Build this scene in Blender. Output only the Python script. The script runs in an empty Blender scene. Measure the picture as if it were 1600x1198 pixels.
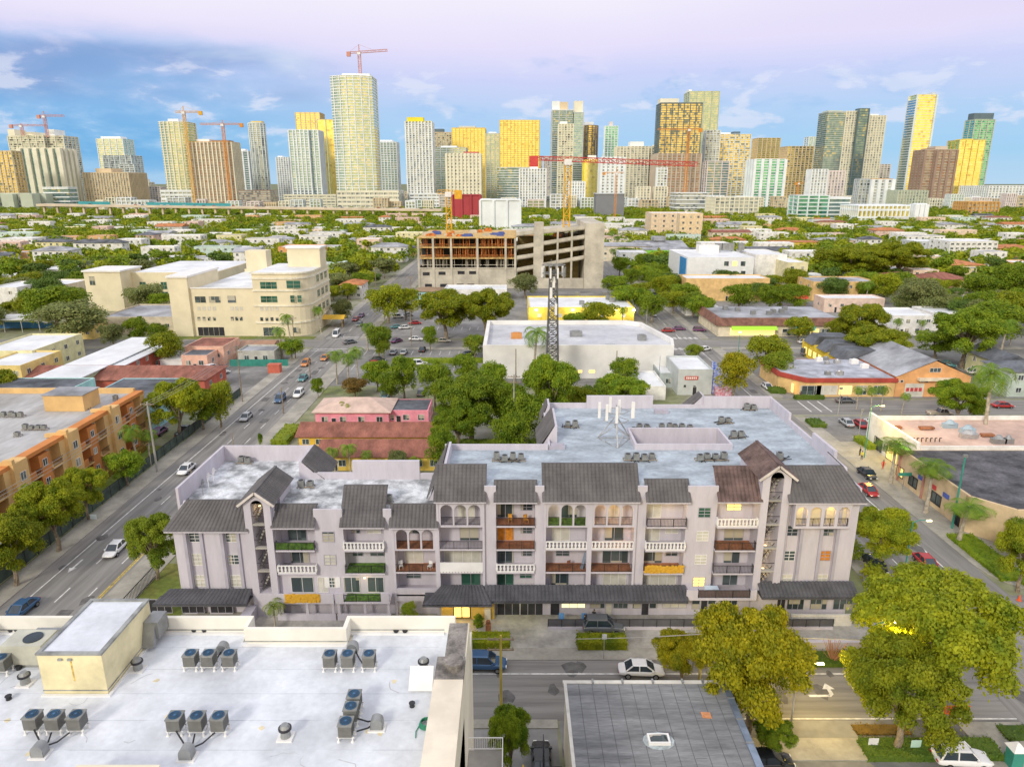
import bpy, math, random
from mathutils import Vector, Matrix
R = math.radians
SC = bpy.context.scene
C = SC.collection
H = 49.0; F = 1100.0; HY = 286.0
T = math.atan((599 - HY) / F); ct, st = math.cos(T), math.sin(T)
cd = bpy.data.cameras.new('camera'); cam = bpy.data.objects.new('camera', cd); C.objects.link(cam)
cam.location = (0, 0, H); cam.rotation_euler = (R(90) - T, 0, 0)
cd.sensor_width = 36; cd.lens = 36 * F / 1600; cd.clip_start = .5; cd.clip_end = 60000
SC.camera = cam
SC.render.resolution_x = 1024; SC.render.resolution_y = 766
SC.view_settings.view_transform = 'Standard'; SC.view_settings.look = 'None'
SC.view_settings.exposure = 0.02; SC.view_settings.gamma = 1
SUN_EL, SUN_AZ = 30, -152          # sun behind the camera, to the left
w = bpy.data.worlds.new('World'); SC.world = w; w.use_nodes = True
nt = w.node_tree; N = nt.nodes; L = nt.links
for n in list(N): N.remove(n)
def nd(t, **k):
    n = N.new(t)
    for a, b in k.items(): setattr(n, a, b)
    return n
def lk(a, b): L.new(a, b)
def mth(op, a, b=None, c=None, clamp=False):
    n = nd('ShaderNodeMath', operation=op, use_clamp=clamp)
    for i, x in enumerate((a, b, c)):
        if x is None: continue
        if isinstance(x, (int, float)): n.inputs[i].default_value = x
        else: lk(x, n.inputs[i])
    return n.outputs[0]
def ramp(fac, stops):
    n = nd('ShaderNodeValToRGB'); r = n.color_ramp
    while len(r.elements) < len(stops): r.elements.new(.5)
    for e, (p, c) in zip(r.elements, stops):
        e.position = p; e.color = (*c, 1) if len(c) == 3 else c
    lk(fac, n.inputs[0]); return n.outputs[0]
def mixc(f, a, b):
    n = nd('ShaderNodeMix', data_type='RGBA')
    if isinstance(f, (int, float)): n.inputs[0].default_value = f
    else: lk(f, n.inputs[0])
    for i, x in ((6, a), (7, b)):
        if isinstance(x, tuple): n.inputs[i].default_value = (*x, 1)
        else: lk(x, n.inputs[i])
    return n.outputs[2]
def srgb(r, g, b):
    f = lambda c: (c / 255) / 12.92 if c <= 10 else ((c / 255 + .055) / 1.055) ** 2.4
    return (f(r), f(g), f(b))
def sstep(v, a, b):
    n = nd('ShaderNodeMapRange', interpolation_type='SMOOTHSTEP')
    lk(v, n.inputs[0]); n.inputs[1].default_value = a; n.inputs[2].default_value = b
    return n.outputs[0]
tc = nd('ShaderNodeTexCoord'); sp = nd('ShaderNodeSeparateXYZ'); lk(tc.outputs['Generated'], sp.inputs[0])
dx, dy, el = sp.outputs
az = mth('ARCTAN2', dx, dy)                       # 0 ahead, negative to the left
vx = nd('ShaderNodeCombineXYZ'); lk(mth('MULTIPLY', az, 1.0), vx.inputs[0]); lk(mth('MULTIPLY', el, 2.6), vx.inputs[1])
def noise(vec, s, d=4, r=.55, off=0, dist=0):
    m = nd('ShaderNodeMapping'); m.inputs[1].default_value = (off, off * .7, 0); lk(vec, m.inputs[0])
    n = nd('ShaderNodeTexNoise'); n.inputs['Scale'].default_value = s; n.inputs['Detail'].default_value = d
    n.inputs['Roughness'].default_value = r; n.inputs['Distortion'].default_value = dist
    lk(m.outputs[0], n.inputs['Vector']); return n.outputs[0]
V = vx.outputs[0]
n1 = noise(V, 3.0, 5, .55, 3.1, .3); n2 = noise(V, 10.5, 6, .58, 9.0, .15); n3 = noise(V, 2.2, 4, .5, 5.5)
elw = mth('ADD', el, mth('MULTIPLY', mth('SUBTRACT', n1, .5), .045))
base = ramp(mth('MULTIPLY', elw, 4.0, None, True), [(0.0, srgb(186, 218, 244)), (.14, srgb(164, 210, 244)), (.36, srgb(172, 208, 246)),
        (.54, srgb(200, 210, 250)), (.68, srgb(234, 226, 253)), (.90, srgb(250, 245, 255))])
# deeper blue bank to the left
left = mth('MULTIPLY', sstep(az, -.12, -.50), mth('MULTIPLY', sstep(elw, .190, .135), sstep(el, -.02, .035)))
base = mixc(mth('MULTIPLY', left, mth('ADD', .32, mth('MULTIPLY', sstep(n2, .62, .40), .5))), base, srgb(96, 172, 230))
dark = mth('MULTIPLY', mth('MULTIPLY', sstep(az, -.16, -.36), mth('MULTIPLY', sstep(elw, .162, .145), sstep(elw, .080, .112))), sstep(n3, .40, .56))
base = mixc(mth('MULTIPLY', dark, .6), base, srgb(62, 128, 196))
rt = mth('MULTIPLY', sstep(az, .05, .55), sstep(elw, .15, .19))
base = mixc(mth('MULTIPLY', rt, .5), base, srgb(222, 212, 246))
base = mixc(mth('MULTIPLY', sstep(el, .045, .12), .18), base, srgb(228, 224, 248))
# white cumulus puffs
puff = mth('MULTIPLY', sstep(n2, .53, .62), mth('MULTIPLY', sstep(el, .165, .12), sstep(el, .03, .07)))
base = mixc(mth('MULTIPLY', puff, .62), base, srgb(228, 232, 250))
lp = mth('MULTIPLY', mth('MULTIPLY', sstep(az, -.46, -.38), sstep(az, -.22, -.30)), mth('MULTIPLY', mth('MULTIPLY', sstep(el, .105, .125), sstep(el, .170, .145)), sstep(n1, .40, .55)))
base = mixc(mth('MULTIPLY', lp, .7), base, srgb(206, 222, 245))
gp = sstep(noise(V, 5.2, 5, .6, 1.7, .3), .50, .36)
blue2 = mth('MULTIPLY', gp, mth('MULTIPLY', mth('MULTIPLY', sstep(az, .62, .2), sstep(az, -.2, .0)), mth('MULTIPLY', sstep(el, .165, .14), sstep(el, .05, .1))))
base = mixc(mth('MULTIPLY', blue2, .5), base, srgb(120, 180, 236))
# sunset glow behind the viewer (west), and unseen overhead sky brightened as added fill light
glow = mth('MULTIPLY', sstep(dy, -.25, -.8), sstep(el, .42, .10))
base = mixc(glow, base, (1.5, 1.18, .60))
base = mixc(sstep(el, .30, .55), base, (1.02, 1.02, 1.10))
sky = nd('ShaderNodeTexSky', sky_type='NISHITA'); sky.sun_disc = False
sky.sun_elevation = R(SUN_EL); sky.sun_rotation = R(SUN_AZ); sky.air_density = 1; sky.dust_density = 2
sk = nd('ShaderNodeVectorMath', operation='SCALE'); lk(sky.outputs[0], sk.inputs[0]); sk.inputs[3].default_value = .12
bgn = nd('ShaderNodeBackground'); out = nd('ShaderNodeOutputWorld')
lk(mixc(.05, base, sk.outputs[0]), bgn.inputs[0]); bgn.inputs[1].default_value = 1.0; lk(bgn.outputs[0], out.inputs[0])
sl = bpy.data.lights.new('sun', 'SUN'); so = bpy.data.objects.new('sun', sl); C.objects.link(so)
sl.energy = 2.0; sl.angle = R(11); sl.color = (1, .93, .80)
a, e = R(SUN_AZ), R(SUN_EL)
so.rotation_euler = Vector((math.sin(a) * math.cos(e), math.cos(a) * math.cos(e), math.sin(e))).to_track_quat('Z', 'Y').to_euler()
def M(name, col, rough=.75, var=.12, scale=.6, bump=0, metal=0, spec=.35, fine=0, col2=None, kind=None, rnd=0, emit=0, s3=None):
    m = bpy.data.materials.new(name); m.use_nodes = True
    n_ = m.node_tree.nodes; l_ = m.node_tree.links; b = n_['Principled BSDF']
    b.inputs['Roughness'].default_value = rough; b.inputs['Metallic'].default_value = metal
    b.inputs['Specular IOR Level'].default_value = spec
    g = n_.new('ShaderNodeNewGeometry'); src = g.outputs['Position']
    if kind == 'object':
        tcx = n_.new('ShaderNodeTexCoord'); src = tcx.outputs['Object']
    nz = n_.new('ShaderNodeTexNoise'); nz.inputs['Scale'].default_value = scale; nz.inputs['Detail'].default_value = 5
    nz.inputs['Roughness'].default_value = .6
    if s3:
        mp = n_.new('ShaderNodeMapping'); mp.inputs['Scale'].default_value = s3; l_.new(src, mp.inputs[0]); src = mp.outputs[0]
    l_.new(src, nz.inputs['Vector'])
    cr = n_.new('ShaderNodeMix'); cr.data_type = 'RGBA'
    c2 = col2 or tuple(c * (1 - 2 * var) for c in col); c1 = col if col2 else tuple(min(1, c * (1 + var)) for c in col)
    cr.inputs[6].default_value = (*c1, 1); cr.inputs[7].default_value = (*c2, 1)
    mr = n_.new('ShaderNodeMapRange'); mr.inputs[1].default_value = .36; mr.inputs[2].default_value = .66
    l_.new(nz.outputs[0], mr.inputs[0]); l_.new(mr.outputs[0], cr.inputs[0])
    o = cr.outputs[2]
    if fine:
        nf = n_.new('ShaderNodeTexNoise'); nf.inputs['Scale'].default_value = scale * 9; nf.inputs['Detail'].default_value = 4
        l_.new(src, nf.inputs['Vector'])
        hs = n_.new('ShaderNodeHueSaturation'); l_.new(o, hs.inputs['Color'])
        mf = n_.new('ShaderNodeMapRange'); mf.inputs[1].default_value = .3; mf.inputs[2].default_value = .7
        mf.inputs[3].default_value = 1 - fine; mf.inputs[4].default_value = 1 + fine
        l_.new(nf.outputs[0], mf.inputs[0]); l_.new(mf.outputs[0], hs.inputs['Value']); o = hs.outputs[0]
    if rnd:
        oi = n_.new('ShaderNodeObjectInfo'); hs = n_.new('ShaderNodeHueSaturation'); l_.new(o, hs.inputs['Color'])
        mv = n_.new('ShaderNodeMapRange'); mv.inputs[3].default_value = 1 - rnd; mv.inputs[4].default_value = 1 + rnd
        l_.new(oi.outputs['Random'], mv.inputs[0]); l_.new(mv.outputs[0], hs.inputs['Value'])
        o = hs.outputs[0]
    l_.new(o, b.inputs['Base Color'])
    if bump:
        bp = n_.new('ShaderNodeBump'); bp.inputs['Strength'].default_value = bump; bp.inputs['Distance'].default_value = .08
        nb = n_.new('ShaderNodeTexNoise'); nb.inputs['Scale'].default_value = scale * 6; l_.new(src, nb.inputs['Vector'])
        l_.new(nb.outputs[0], bp.inputs['Height']); l_.new(bp.outputs[0], b.inputs['Normal'])
    if emit:
        b.inputs['Emission Color'].default_value = (*(col if emit > 0 else col), 1); b.inputs['Emission Strength'].default_value = emit
    return m
def cells(name, ca, cb, size=(3, 3, 3.2), rough=.12, metal=.75, cc=None, pc=.15, spec=.6):
    """glass whose panes differ one from the next (blinds, reflections put into the pane colour)"""
    m = bpy.data.materials.new(name); m.use_nodes = True
    n_ = m.node_tree.nodes; l_ = m.node_tree.links; b = n_['Principled BSDF']
    g = n_.new('ShaderNodeNewGeometry'); s = n_.new('ShaderNodeVectorMath'); s.operation = 'SNAP'
    s.inputs[1].default_value = size; l_.new(g.outputs['Position'], s.inputs[0])
    wn = n_.new('ShaderNodeTexWhiteNoise'); l_.new(s.outputs[0], wn.inputs['Vector'])
    mx = n_.new('ShaderNodeMix'); mx.data_type = 'RGBA'
    mx.inputs[6].default_value = (*ca, 1); mx.inputs[7].default_value = (*cb, 1); l_.new(wn.outputs['Value'], mx.inputs[0]); o = mx.outputs[2]
    if cc:
        gt = n_.new('ShaderNodeMath'); gt.operation = 'LESS_THAN'; gt.inputs[1].default_value = pc
        sepc = n_.new('ShaderNodeSeparateColor'); l_.new(wn.outputs['Color'], sepc.inputs[0]); l_.new(sepc.outputs[1], gt.inputs[0])
        m2 = n_.new('ShaderNodeMix'); m2.data_type = 'RGBA'; l_.new(gt.outputs[0], m2.inputs[0]); l_.new(o, m2.inputs[6])
        m2.inputs[7].default_value = (*cc, 1); o = m2.outputs[2]
    l_.new(o, b.inputs['Base Color'])
    b.inputs['Roughness'].default_value = rough; b.inputs['Metallic'].default_value = metal; b.inputs['Specular IOR Level'].default_value = spec
    return m
def lampmat(name, col, s):
    m = bpy.data.materials.new(name); m.use_nodes = True; b = m.node_tree.nodes['Principled BSDF']
    b.inputs['Base Color'].default_value = (*col, 1); b.inputs['Emission Color'].default_value = (*col, 1); b.inputs['Emission Strength'].default_value = s
    return m
_pc = {}
def paint(col, rough=.7, var=.10, scale=.5, **k):
    key = (col, rough, var, scale, tuple(sorted(k.items())))
    if key not in _pc: _pc[key] = M('paint', col, rough, var, scale, **k)
    return _pc[key]
def ray(px, py):
    u = (px - 800) / F; v = (599 - py) / F
    return (u, ct + v * st, -st + v * ct)
def at(px, py, z=0.0):
    r = ray(px, py); k = (z - H) / r[2]; return (r[0] * k, r[1] * k)
def onY(px, py, Y):
    r = ray(px, py); k = Y / r[1]; return (r[0] * k, H + r[2] * k)
def onX(px, py, X):
    r = ray(px, py); k = X / r[0]; return (r[1] * k, H + r[2] * k)
def proj(X, Y, Z):
    zc = Y * ct + (H - Z) * st; return (800 + F * X / zc, 599 - F * (Y * st + (Z - H) * ct) / zc)
class MB:
    def __init__(s): s.v = []; s.f = []; s.m = []
    def add(s, vs, fs, m=0):
        o = len(s.v); s.v += [tuple(v) for v in vs]
        for f in fs: s.f.append(tuple(i + o for i in f)); s.m.append(m)
        return s
    def quad(s, a, b, c, d, m=0): return s.add((a, b, c, d), ((0, 1, 2, 3),), m)
    def box(s, x0, x1, y0, y1, z0, z1, m=0):
        if x1 < x0: x0, x1 = x1, x0
        if y1 < y0: y0, y1 = y1, y0
        return s.add([(x, y, z) for z in (z0, z1) for y in (y0, y1) for x in (x0, x1)],
              ((0, 2, 3, 1), (4, 5, 7, 6), (0, 1, 5, 4), (2, 6, 7, 3), (0, 4, 6, 2), (1, 3, 7, 5)), m)
    def bar(s, a, b, w=.05, h=None, m=0):
        a = Vector(a); b = Vector(b); d = b - a
        if d.length < 1e-6: return s
        h = h or w; d.normalize(); u = d.cross(Vector((0, 0, 1)))
        if u.length < 1e-3: u = Vector((1, 0, 0))
        u.normalize(); n = u.cross(d); u *= w / 2; n *= h / 2
        vs = [p + i * u + j * n for p in (a, b) for i, j in ((-1, -1), (1, -1), (1, 1), (-1, 1))]
        return s.add(vs, ((0, 1, 2, 3), (7, 6, 5, 4), (0, 4, 5, 1), (1, 5, 6, 2), (2, 6, 7, 3), (3, 7, 4, 0)), m)
    def prism(s, pts, z0, z1, m=0, top=None):
        n = len(pts); t = top or pts
        vs = [(x, y, z0) for x, y in pts] + [(x, y, z1) for x, y in t]
        fs = [tuple(range(n - 1, -1, -1)), tuple(range(n, 2 * n))] + [(i, (i + 1) % n, n + (i + 1) % n, n + i) for i in range(n)]
        return s.add(vs, fs, m)
    def exy(s, prof, x0, x1, m=0):       # profile in (y,z) swept along x
        n = len(prof); vs = [(x0, y, z) for y, z in prof] + [(x1, y, z) for y, z in prof]
        return s.add(vs, [tuple(range(n)), tuple(range(2 * n - 1, n - 1, -1))] + [(i, n + i, n + (i + 1) % n, (i + 1) % n) for i in range(n)], m)
    def exx(s, prof, y0, y1, m=0):       # profile in (x,z) swept along y
        n = len(prof); vs = [(x, y0, z) for x, z in prof] + [(x, y1, z) for x, z in prof]
        return s.add(vs, [tuple(range(n)), tuple(range(2 * n - 1, n - 1, -1))] + [(i, n + i, n + (i + 1) % n, (i + 1) % n) for i in range(n)], m)
    def cyl(s, x, y, z0, z1, r0, r1=None, n=12, m=0):
        r1 = r0 if r1 is None else r1
        p = [(math.cos(2 * math.pi * i / n), math.sin(2 * math.pi * i / n)) for i in range(n)]
        return s.prism([(x + c * r0, y + q * r0) for c, q in p], z0, z1, m, [(x + c * r1, y + q * r1) for c, q in p])
    def tube(s, pts, r, n=6, m=0):
        pts = [Vector(p) for p in pts]; rs = r if isinstance(r, (list, tuple)) else [r] * len(pts); o = len(s.v)
        for i, p in enumerate(pts):
            d = (pts[min(i + 1, len(pts) - 1)] - pts[max(i - 1, 0)]).normalized()
            u = d.cross(Vector((0, 0, 1)));
            if u.length < 1e-2: u = Vector((1, 0, 0))
            u.normalize(); q = u.cross(d)
            for k in range(n):
                a_ = 2 * math.pi * k / n; s.v.append(tuple(p + (u * math.cos(a_) + q * math.sin(a_)) * rs[i]))
        for i in range(len(pts) - 1):
            for k in range(n):
                s.f.append((o + i * n + k, o + i * n + (k + 1) % n, o + (i + 1) * n + (k + 1) % n, o + (i + 1) * n + k)); s.m.append(m)
        return s
    def build(s, name, mats, parent=None, smooth=False):
        me = bpy.data.meshes.new(name)
        off = (0, 0, 0)
        if parent is not None:
            p = parent; x = Vector(p.location)
            while p.parent: p = p.parent; x += p.location
            off = x
        if not isinstance(mats, (list, tuple)): mats = [mats]
        me.from_pydata([(v[0] - off[0], v[1] - off[1], v[2] - off[2]) for v in s.v], [], s.f)
        for m in mats: me.materials.append(m)
        if len(mats) > 1: me.polygons.foreach_set('material_index', s.m)
        if smooth: me.polygons.foreach_set('use_smooth', [True] * len(s.f))
        me.update()
        o = bpy.data.objects.new(name, me); C.objects.link(o)
        if parent is not None: o.parent = parent
        return o
def B(*a, m=0): return MB().box(*a, m=m)
AUTO = []
def tag(o, label, cat, group=None, kind=None):
    if label: o['label'] = label
    if cat: o['category'] = cat
    if group: o['group'] = group
    if kind: o['kind'] = kind
    return o
def thing(name, label, cat, loc=(0, 0, 0), group=None, rz=0):
    o = bpy.data.objects.new(name, None); C.objects.link(o); o.location = loc; o.rotation_euler = (0, 0, rz)
    o.empty_display_size = .5
    return tag(o, label, cat, group)
def struct(name, mb, mats): return tag(mb.build(name, mats), None, None, None, 'structure')
def one(name, label, cat, mb, mats, loc=None, group=None):   # a thing that is one mesh
    if loc:
        mb.v = [(v[0] - loc[0], v[1] - loc[1], v[2] - loc[2]) for v in mb.v]
    o = mb.build(name, mats);
    if loc: o.location = loc
    return tag(o, label, cat, group)
KIDS = {}
def kids(o):
    return list(o.children)
def copytree(o, loc=None, rz=None, sc=None, label=None, group=None, par=None):
    c = o.copy(); C.objects.link(c)
    if par is not None: c.parent = par
    if loc is not None: c.location = loc
    if rz is not None: c.rotation_euler = (0, 0, rz)
    if sc is not None: c.scale = sc if isinstance(sc, tuple) else (sc, sc, sc)
    if label: c['label'] = label
    if group: c['group'] = group
    for ch in kids(o): copytree(ch, par=c)
    return c
def auto(o, base, cat, group, loc=None):          # label made later from what stands nearby
    o['category'] = cat; o['group'] = group
    l = loc or o.location; AUTO.append((o, base, l[0], l[1], l[2])); return o
m_glass = cells('window_glass', (.03, .045, .05), (.10, .13, .13), (1.3, 1.3, 1.5), .08, .0, (.45, .42, .33), .22, .8)
m_glassg = cells('green_glass', (.03, .10, .07), (.08, .2, .14), (1.5, 1.5, 1.5), .08, .2)
m_lit = lampmat('lit_window', (1, .72, .22), 1.1)
m_litw = lampmat('pale_lit_window', (1, .88, .5), 1.0)
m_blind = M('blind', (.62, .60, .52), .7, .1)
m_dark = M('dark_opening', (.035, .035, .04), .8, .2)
m_white = M('white_paint', (.80, .79, .77), .6, .05, .4)
m_wroof = M('white_roof_membrane', (.74, .76, .78), .6, .09, .12, fine=.05)
m_groof = M('grey_roof', (.36, .37, .40), .9, .25, .12, fine=.1)
m_droof = M('dark_roof', (.13, .14, .16), .9, .3, .15, fine=.15)
m_conc = M('concrete', (.40, .38, .34), .85, .14, .2, fine=.06)
m_asph = M('asphalt', (.25, .24, .225), .9, .14, 1.1, fine=.06, s3=(1, .05, 1)); m_asphx = M('asphalt_cross', (.25, .24, .225), .9, .14, 1.1, fine=.06, s3=(.05, 1, 1))
m_asph2 = M('asphalt_lot', (.24, .235, .225), .9, .2, .10, fine=.12)
m_walk = M('pavement_concrete', (.37, .35, .30), .85, .12, .3, fine=.08)
m_grass = M('grass', (.13, .19, .03), .95, .3, .15, col2=(.20, .20, .05), fine=.25)
m_metal = M('grey_metal', (.32, .33, .33), .45, .1, 1, metal=.5)
m_steel = M('galvanised', (.5, .5, .5), .5, .15, 1, metal=.6)
m_black = M('black_metal', (.03, .03, .035), .5, .2)
m_wood = M('timber_pole', (.30, .24, .17), .85, .2, 2)
m_yl = M('yellow_line', (.62, .45, .06), .7, .25, 1.5)
m_wl = M('white_line', (.72, .71, .68), .7, .18, 1.2)
m_tered = M('red_tile', (.30, .12, .085), .85, .2, .5, fine=.15, s3=(1, .4, 1))
m_teorg = M('orange_tile', (.50, .20, .08), .85, .2, .4, fine=.2)
_wm = {}
FR = {'F': 0, 'R': math.pi / 2, 'L': -math.pi / 2, 'B': math.pi}
GL = {'dark': m_glass, 'lit': m_lit, 'pale': m_litw, 'blind': m_blind, 'green': m_glassg, 'open': m_dark}
def win(par, x, y, z, w, h, face='F', kind='dark', frame=None, nx=2, ny=1, name='window', t=.05, sill=False):
    frame = frame or m_white
    key = (round(w, 2), round(h, 2), kind, frame.name, nx, ny, name, t)
    if key not in _wm:
        b = MB(); b.box(-w / 2, w / 2, -.02, .0, -h / 2, h / 2, 0)
        for i in range(nx + 1):
            xx = -w / 2 + w * i / nx; b.box(xx - t / 2, xx + t / 2, -.07, -.02, -h / 2, h / 2, 1)
        for j in range(ny + 1):
            zz = -h / 2 + h * j / ny; b.box(-w / 2 - t / 2, w / 2 + t / 2, -.075, -.022, zz - t / 2, zz + t / 2, 1)
        o = b.build(name, [GL[kind], frame]); _wm[key] = o
        first = True
    else:
        o = _wm[key].copy(); C.objects.link(o); first = False
    px = Vector(par.location)
    o.parent = par; o.location = (x - px.x, y - px.y, z - px.z); o.rotation_euler = (0, 0, FR[face])
    return o
def winrow(par, X0, X1, Y0, Y1, zs, h, face, n, w=1.2, kind='dark', frame=None, nx=2, ny=1, name='window', skip=()):
    """n windows along one wall of the box X0..X1, Y0..Y1, one row per z"""
    for z in zs:
        for i in range(n):
            if i in skip: continue
            k = random.choice(kind) if isinstance(kind, (list, tuple)) else kind
            if face in 'FB':
                x = X0 + (X1 - X0) * (i + .5) / n; win(par, x, Y0 - .003 if face == 'F' else Y1 + .003, z, w, h, face, k, frame, nx, ny, name)
            else:
                y = Y0 + (Y1 - Y0) * (i + .5) / n; win(par, X1 + .003 if face == 'R' else X0 - .003, y, z, w, h, face, k, frame, nx, ny, name)
def hip(X0, X1, Y0, Y1, z, h, ov=.5, gable=None):
    X0 -= ov; X1 += ov; Y0 -= ov; Y1 += ov; b = MB(); w = X1 - X0; d = Y1 - Y0
    if gable == 'x':   # ridge along x
        ym = (Y0 + Y1) / 2; b.exy([(Y0, z - .12), (Y1, z - .12), (Y1, z), (ym, z + h), (Y0, z)], X0, X1)
    elif gable == 'y':
        xm = (X0 + X1) / 2; b.exx([(X0, z - .12), (X1, z - .12), (X1, z), (xm, z + h), (X0, z)], Y0, Y1)
    else:
        r = min(w, d) / 2
        p = [(X0, Y0, z), (X1, Y0, z), (X1, Y1, z), (X0, Y1, z)]; q = [(x, y, z - .15) for x, y, _ in p]
        a = [(X0 + r, Y0 + r, z + h), (X1 - r, Y1 - r, z + h)] if w > d else [(X0 + r, Y0 + r, z + h), (X0 + r, Y1 - r, z + h)]
        if w > d: fs = ((0, 1, 5, 4), (1, 2, 5), (2, 3, 4, 5), (3, 0, 4))
        else: fs = ((0, 1, 4), (1, 2, 5, 4), (2, 3, 5), (3, 0, 4, 5))
        b.add(p + a, fs); b.add(q, ((3, 2, 1, 0),)); b.add(p + q, ((0, 4, 5, 1), (1, 5, 6, 2), (2, 6, 7, 3), (3, 7, 4, 0)))
    return b
def bld(name, label, cat, X0, X1, Y0, Y1, zt, wall, roof, fl=2, nf=4, ns=3, par=.5, rf='flat', wk=('dark',), ww=1.3, wh=1.2, trim=None, door=True, rh=2, group=None, nx=2, ny=1, frame=None, z0=0.0, gf=None):
    """a building on its own footprint, its walls, roof, windows and door as parts"""
    X0, X1 = min(X0, X1), max(X0, X1); cx, cy = (X0 + X1) / 2, (Y0 + Y1) / 2
    t = thing(name, label, cat, (cx, cy, z0), group)
    if rf == 'flat':
        B(X0, X1, Y0, Y1, z0, zt - par).build('wall', wall, t)
        B(X0 + .25, X1 - .25, Y0 + .25, Y1 - .25, zt - par, zt - par + .06).build('roof', roof, t)
        q = MB(); q.box(X0, X1, Y0, Y0 + .25, zt - par, zt); q.box(X0, X1, Y1 - .25, Y1, zt - par, zt)
        q.box(X0, X0 + .25, Y0 + .25, Y1 - .25, zt - par, zt); q.box(X1 - .25, X1, Y0 + .25, Y1 - .25, zt - par, zt); q.build('parapet', wall, t)
        if trim:
            q = MB(); e = .09
            q.box(X0 - e, X1 + e, Y0 - e, Y0 + .3, zt, zt + .12); q.box(X0 - e, X1 + e, Y1 - .3, Y1 + e, zt, zt + .12)
            q.box(X0 - e, X0 + .3, Y0 + .3, Y1 - .3, zt, zt + .12); q.box(X1 - .3, X1 + e, Y0 + .3, Y1 - .3, zt, zt + .12); q.build('coping', trim, t)
    elif rf == 'slab':   # thin overhanging roof
        B(X0, X1, Y0, Y1, z0, zt - .2).build('wall', wall, t); B(X0 - .7, X1 + .7, Y0 - .7, Y1 + .7, zt - .2, zt).build('roof', roof, t)
    else:
        B(X0, X1, Y0, Y1, z0, zt).build('wall', wall, t)
        hip(X0, X1, Y0, Y1, zt, rh, .6, {'hip': None, 'gx': 'x', 'gy': 'y'}[rf]).build('roof', roof, t)
        if rf == 'gy':
            xm = (X0 + X1) / 2; MB().exx([(X0, zt), (X1, zt), (xm, zt + rh * .92)], Y0 + .02, Y1 - .02).build('gable', wall, t)
        if rf == 'gx':
            ym = (Y0 + Y1) / 2; MB().exy([(Y0, zt), (Y1, zt), (ym, zt + rh * .92)], X0 + .02, X1 - .02).build('gable', wall, t)
    top = zt - (par if rf == 'flat' else .2); fh = (top - z0) / fl
    zs = [z0 + fh * (i + .55) for i in range(fl)]
    if gf: zs = zs[1:]
    h = min(wh, fh * .5)
    if nf: winrow(t, X0, X1, Y0, Y1, zs, h, 'F', nf, ww, wk, frame, nx, ny)
    sd = 'R' if cx < 0 else 'L'
    if ns: winrow(t, X0, X1, Y0, Y1, zs, h, sd, ns, ww, wk, frame, nx, ny)
    if door:
        dxx = X0 + (X1 - X0) * .5 / max(nf, 1) * 2 if nf else cx
        win(t, min(dxx, X1 - .6), Y0 - .006, z0 + 1.05, .95, 2.1, 'F', 'open', frame, 1, 1, 'door')
    return t
def pb(name, label, cat, p0, p1, yb, yt, depth, wall, roof, **k):
    """same, from the pixels of its front corners; yt = row of the top edge of the front wall"""
    x0, Y = at(p0, yb); x1, _ = at(p1, yb); z = onY((p0 + p1) / 2, yt, Y)[1]
    return bld(name, label, cat, x0, x1, Y, Y + depth, z, wall, roof, **k)
def leafmat(name, c1, c2, scale=.35, rnd=.18):
    m = bpy.data.materials.new(name); m.use_nodes = True
    n_ = m.node_tree.nodes; l_ = m.node_tree.links
    b = n_['Principled BSDF']; b.inputs['Roughness'].default_value = .6; b.inputs['Specular IOR Level'].default_value = .2
    g = n_.new('ShaderNodeNewGeometry'); nz = n_.new('ShaderNodeTexNoise'); nz.inputs['Scale'].default_value = scale; nz.inputs['Detail'].default_value = 6
    nz.inputs['Roughness'].default_value = .75
    l_.new(g.outputs['Position'], nz.inputs['Vector'])
    mr = n_.new('ShaderNodeMapRange'); mr.inputs[1].default_value = .34; mr.inputs[2].default_value = .64; l_.new(nz.outputs[0], mr.inputs[0])
    mx = n_.new('ShaderNodeMix'); mx.data_type = 'RGBA'; mx.inputs[6].default_value = (*c1, 1); mx.inputs[7].default_value = (*c2, 1); l_.new(mr.outputs[0], mx.inputs[0])
    oi = n_.new('ShaderNodeObjectInfo'); hs = n_.new('ShaderNodeHueSaturation'); l_.new(mx.outputs[2], hs.inputs['Color'])
    mv = n_.new('ShaderNodeMapRange'); mv.inputs[3].default_value = 1 - rnd; mv.inputs[4].default_value = 1 + rnd; l_.new(oi.outputs['Random'], mv.inputs[0])
    l_.new(mv.outputs[0], hs.inputs['Value']); l_.new(hs.outputs[0], b.inputs['Base Color'])
    tr = n_.new('ShaderNodeBsdfTranslucent'); l_.new(hs.outputs[0], tr.inputs[0])
    ms = n_.new('ShaderNodeMixShader'); ms.inputs[0].default_value = .3
    l_.new(b.outputs[0], ms.inputs[1]); l_.new(tr.outputs[0], ms.inputs[2]); l_.new(ms.outputs[0], n_['Material Output'].inputs[0])
    return m
LM = {'olive': leafmat('leaf_olive', (.12, .19, .012), (.40, .41, .018), .5),
      'green': leafmat('leaf_green', (.08, .17, .012), (.31, .39, .022), .5),
      'dark': leafmat('leaf_dark', (.08, .15, .03), (.17, .25, .04)),
      'yellow': leafmat('leaf_yellow', (.14, .18, .01), (.48, .41, .012), .7),
      'lime': leafmat('leaf_lime', (.15, .24, .02), (.33, .38, .03)),
      'grey': leafmat('leaf_grey', (.16, .20, .07), (.28, .30, .10)),
      'palm': leafmat('leaf_palm', (.10, .22, .02), (.24, .34, .03), .8),
      'hedge': leafmat('leaf_hedge', (.07, .14, .02), (.15, .22, .03)),
      'bronze': leafmat('leaf_bronze', (.22, .15, .04), (.34, .22, .05))}
m_bark = M('bark', (.26, .21, .15), .9, .25, 2); m_barkp = M('palm_bark', (.42, .37, .29), .9, .2, 2)
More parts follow.
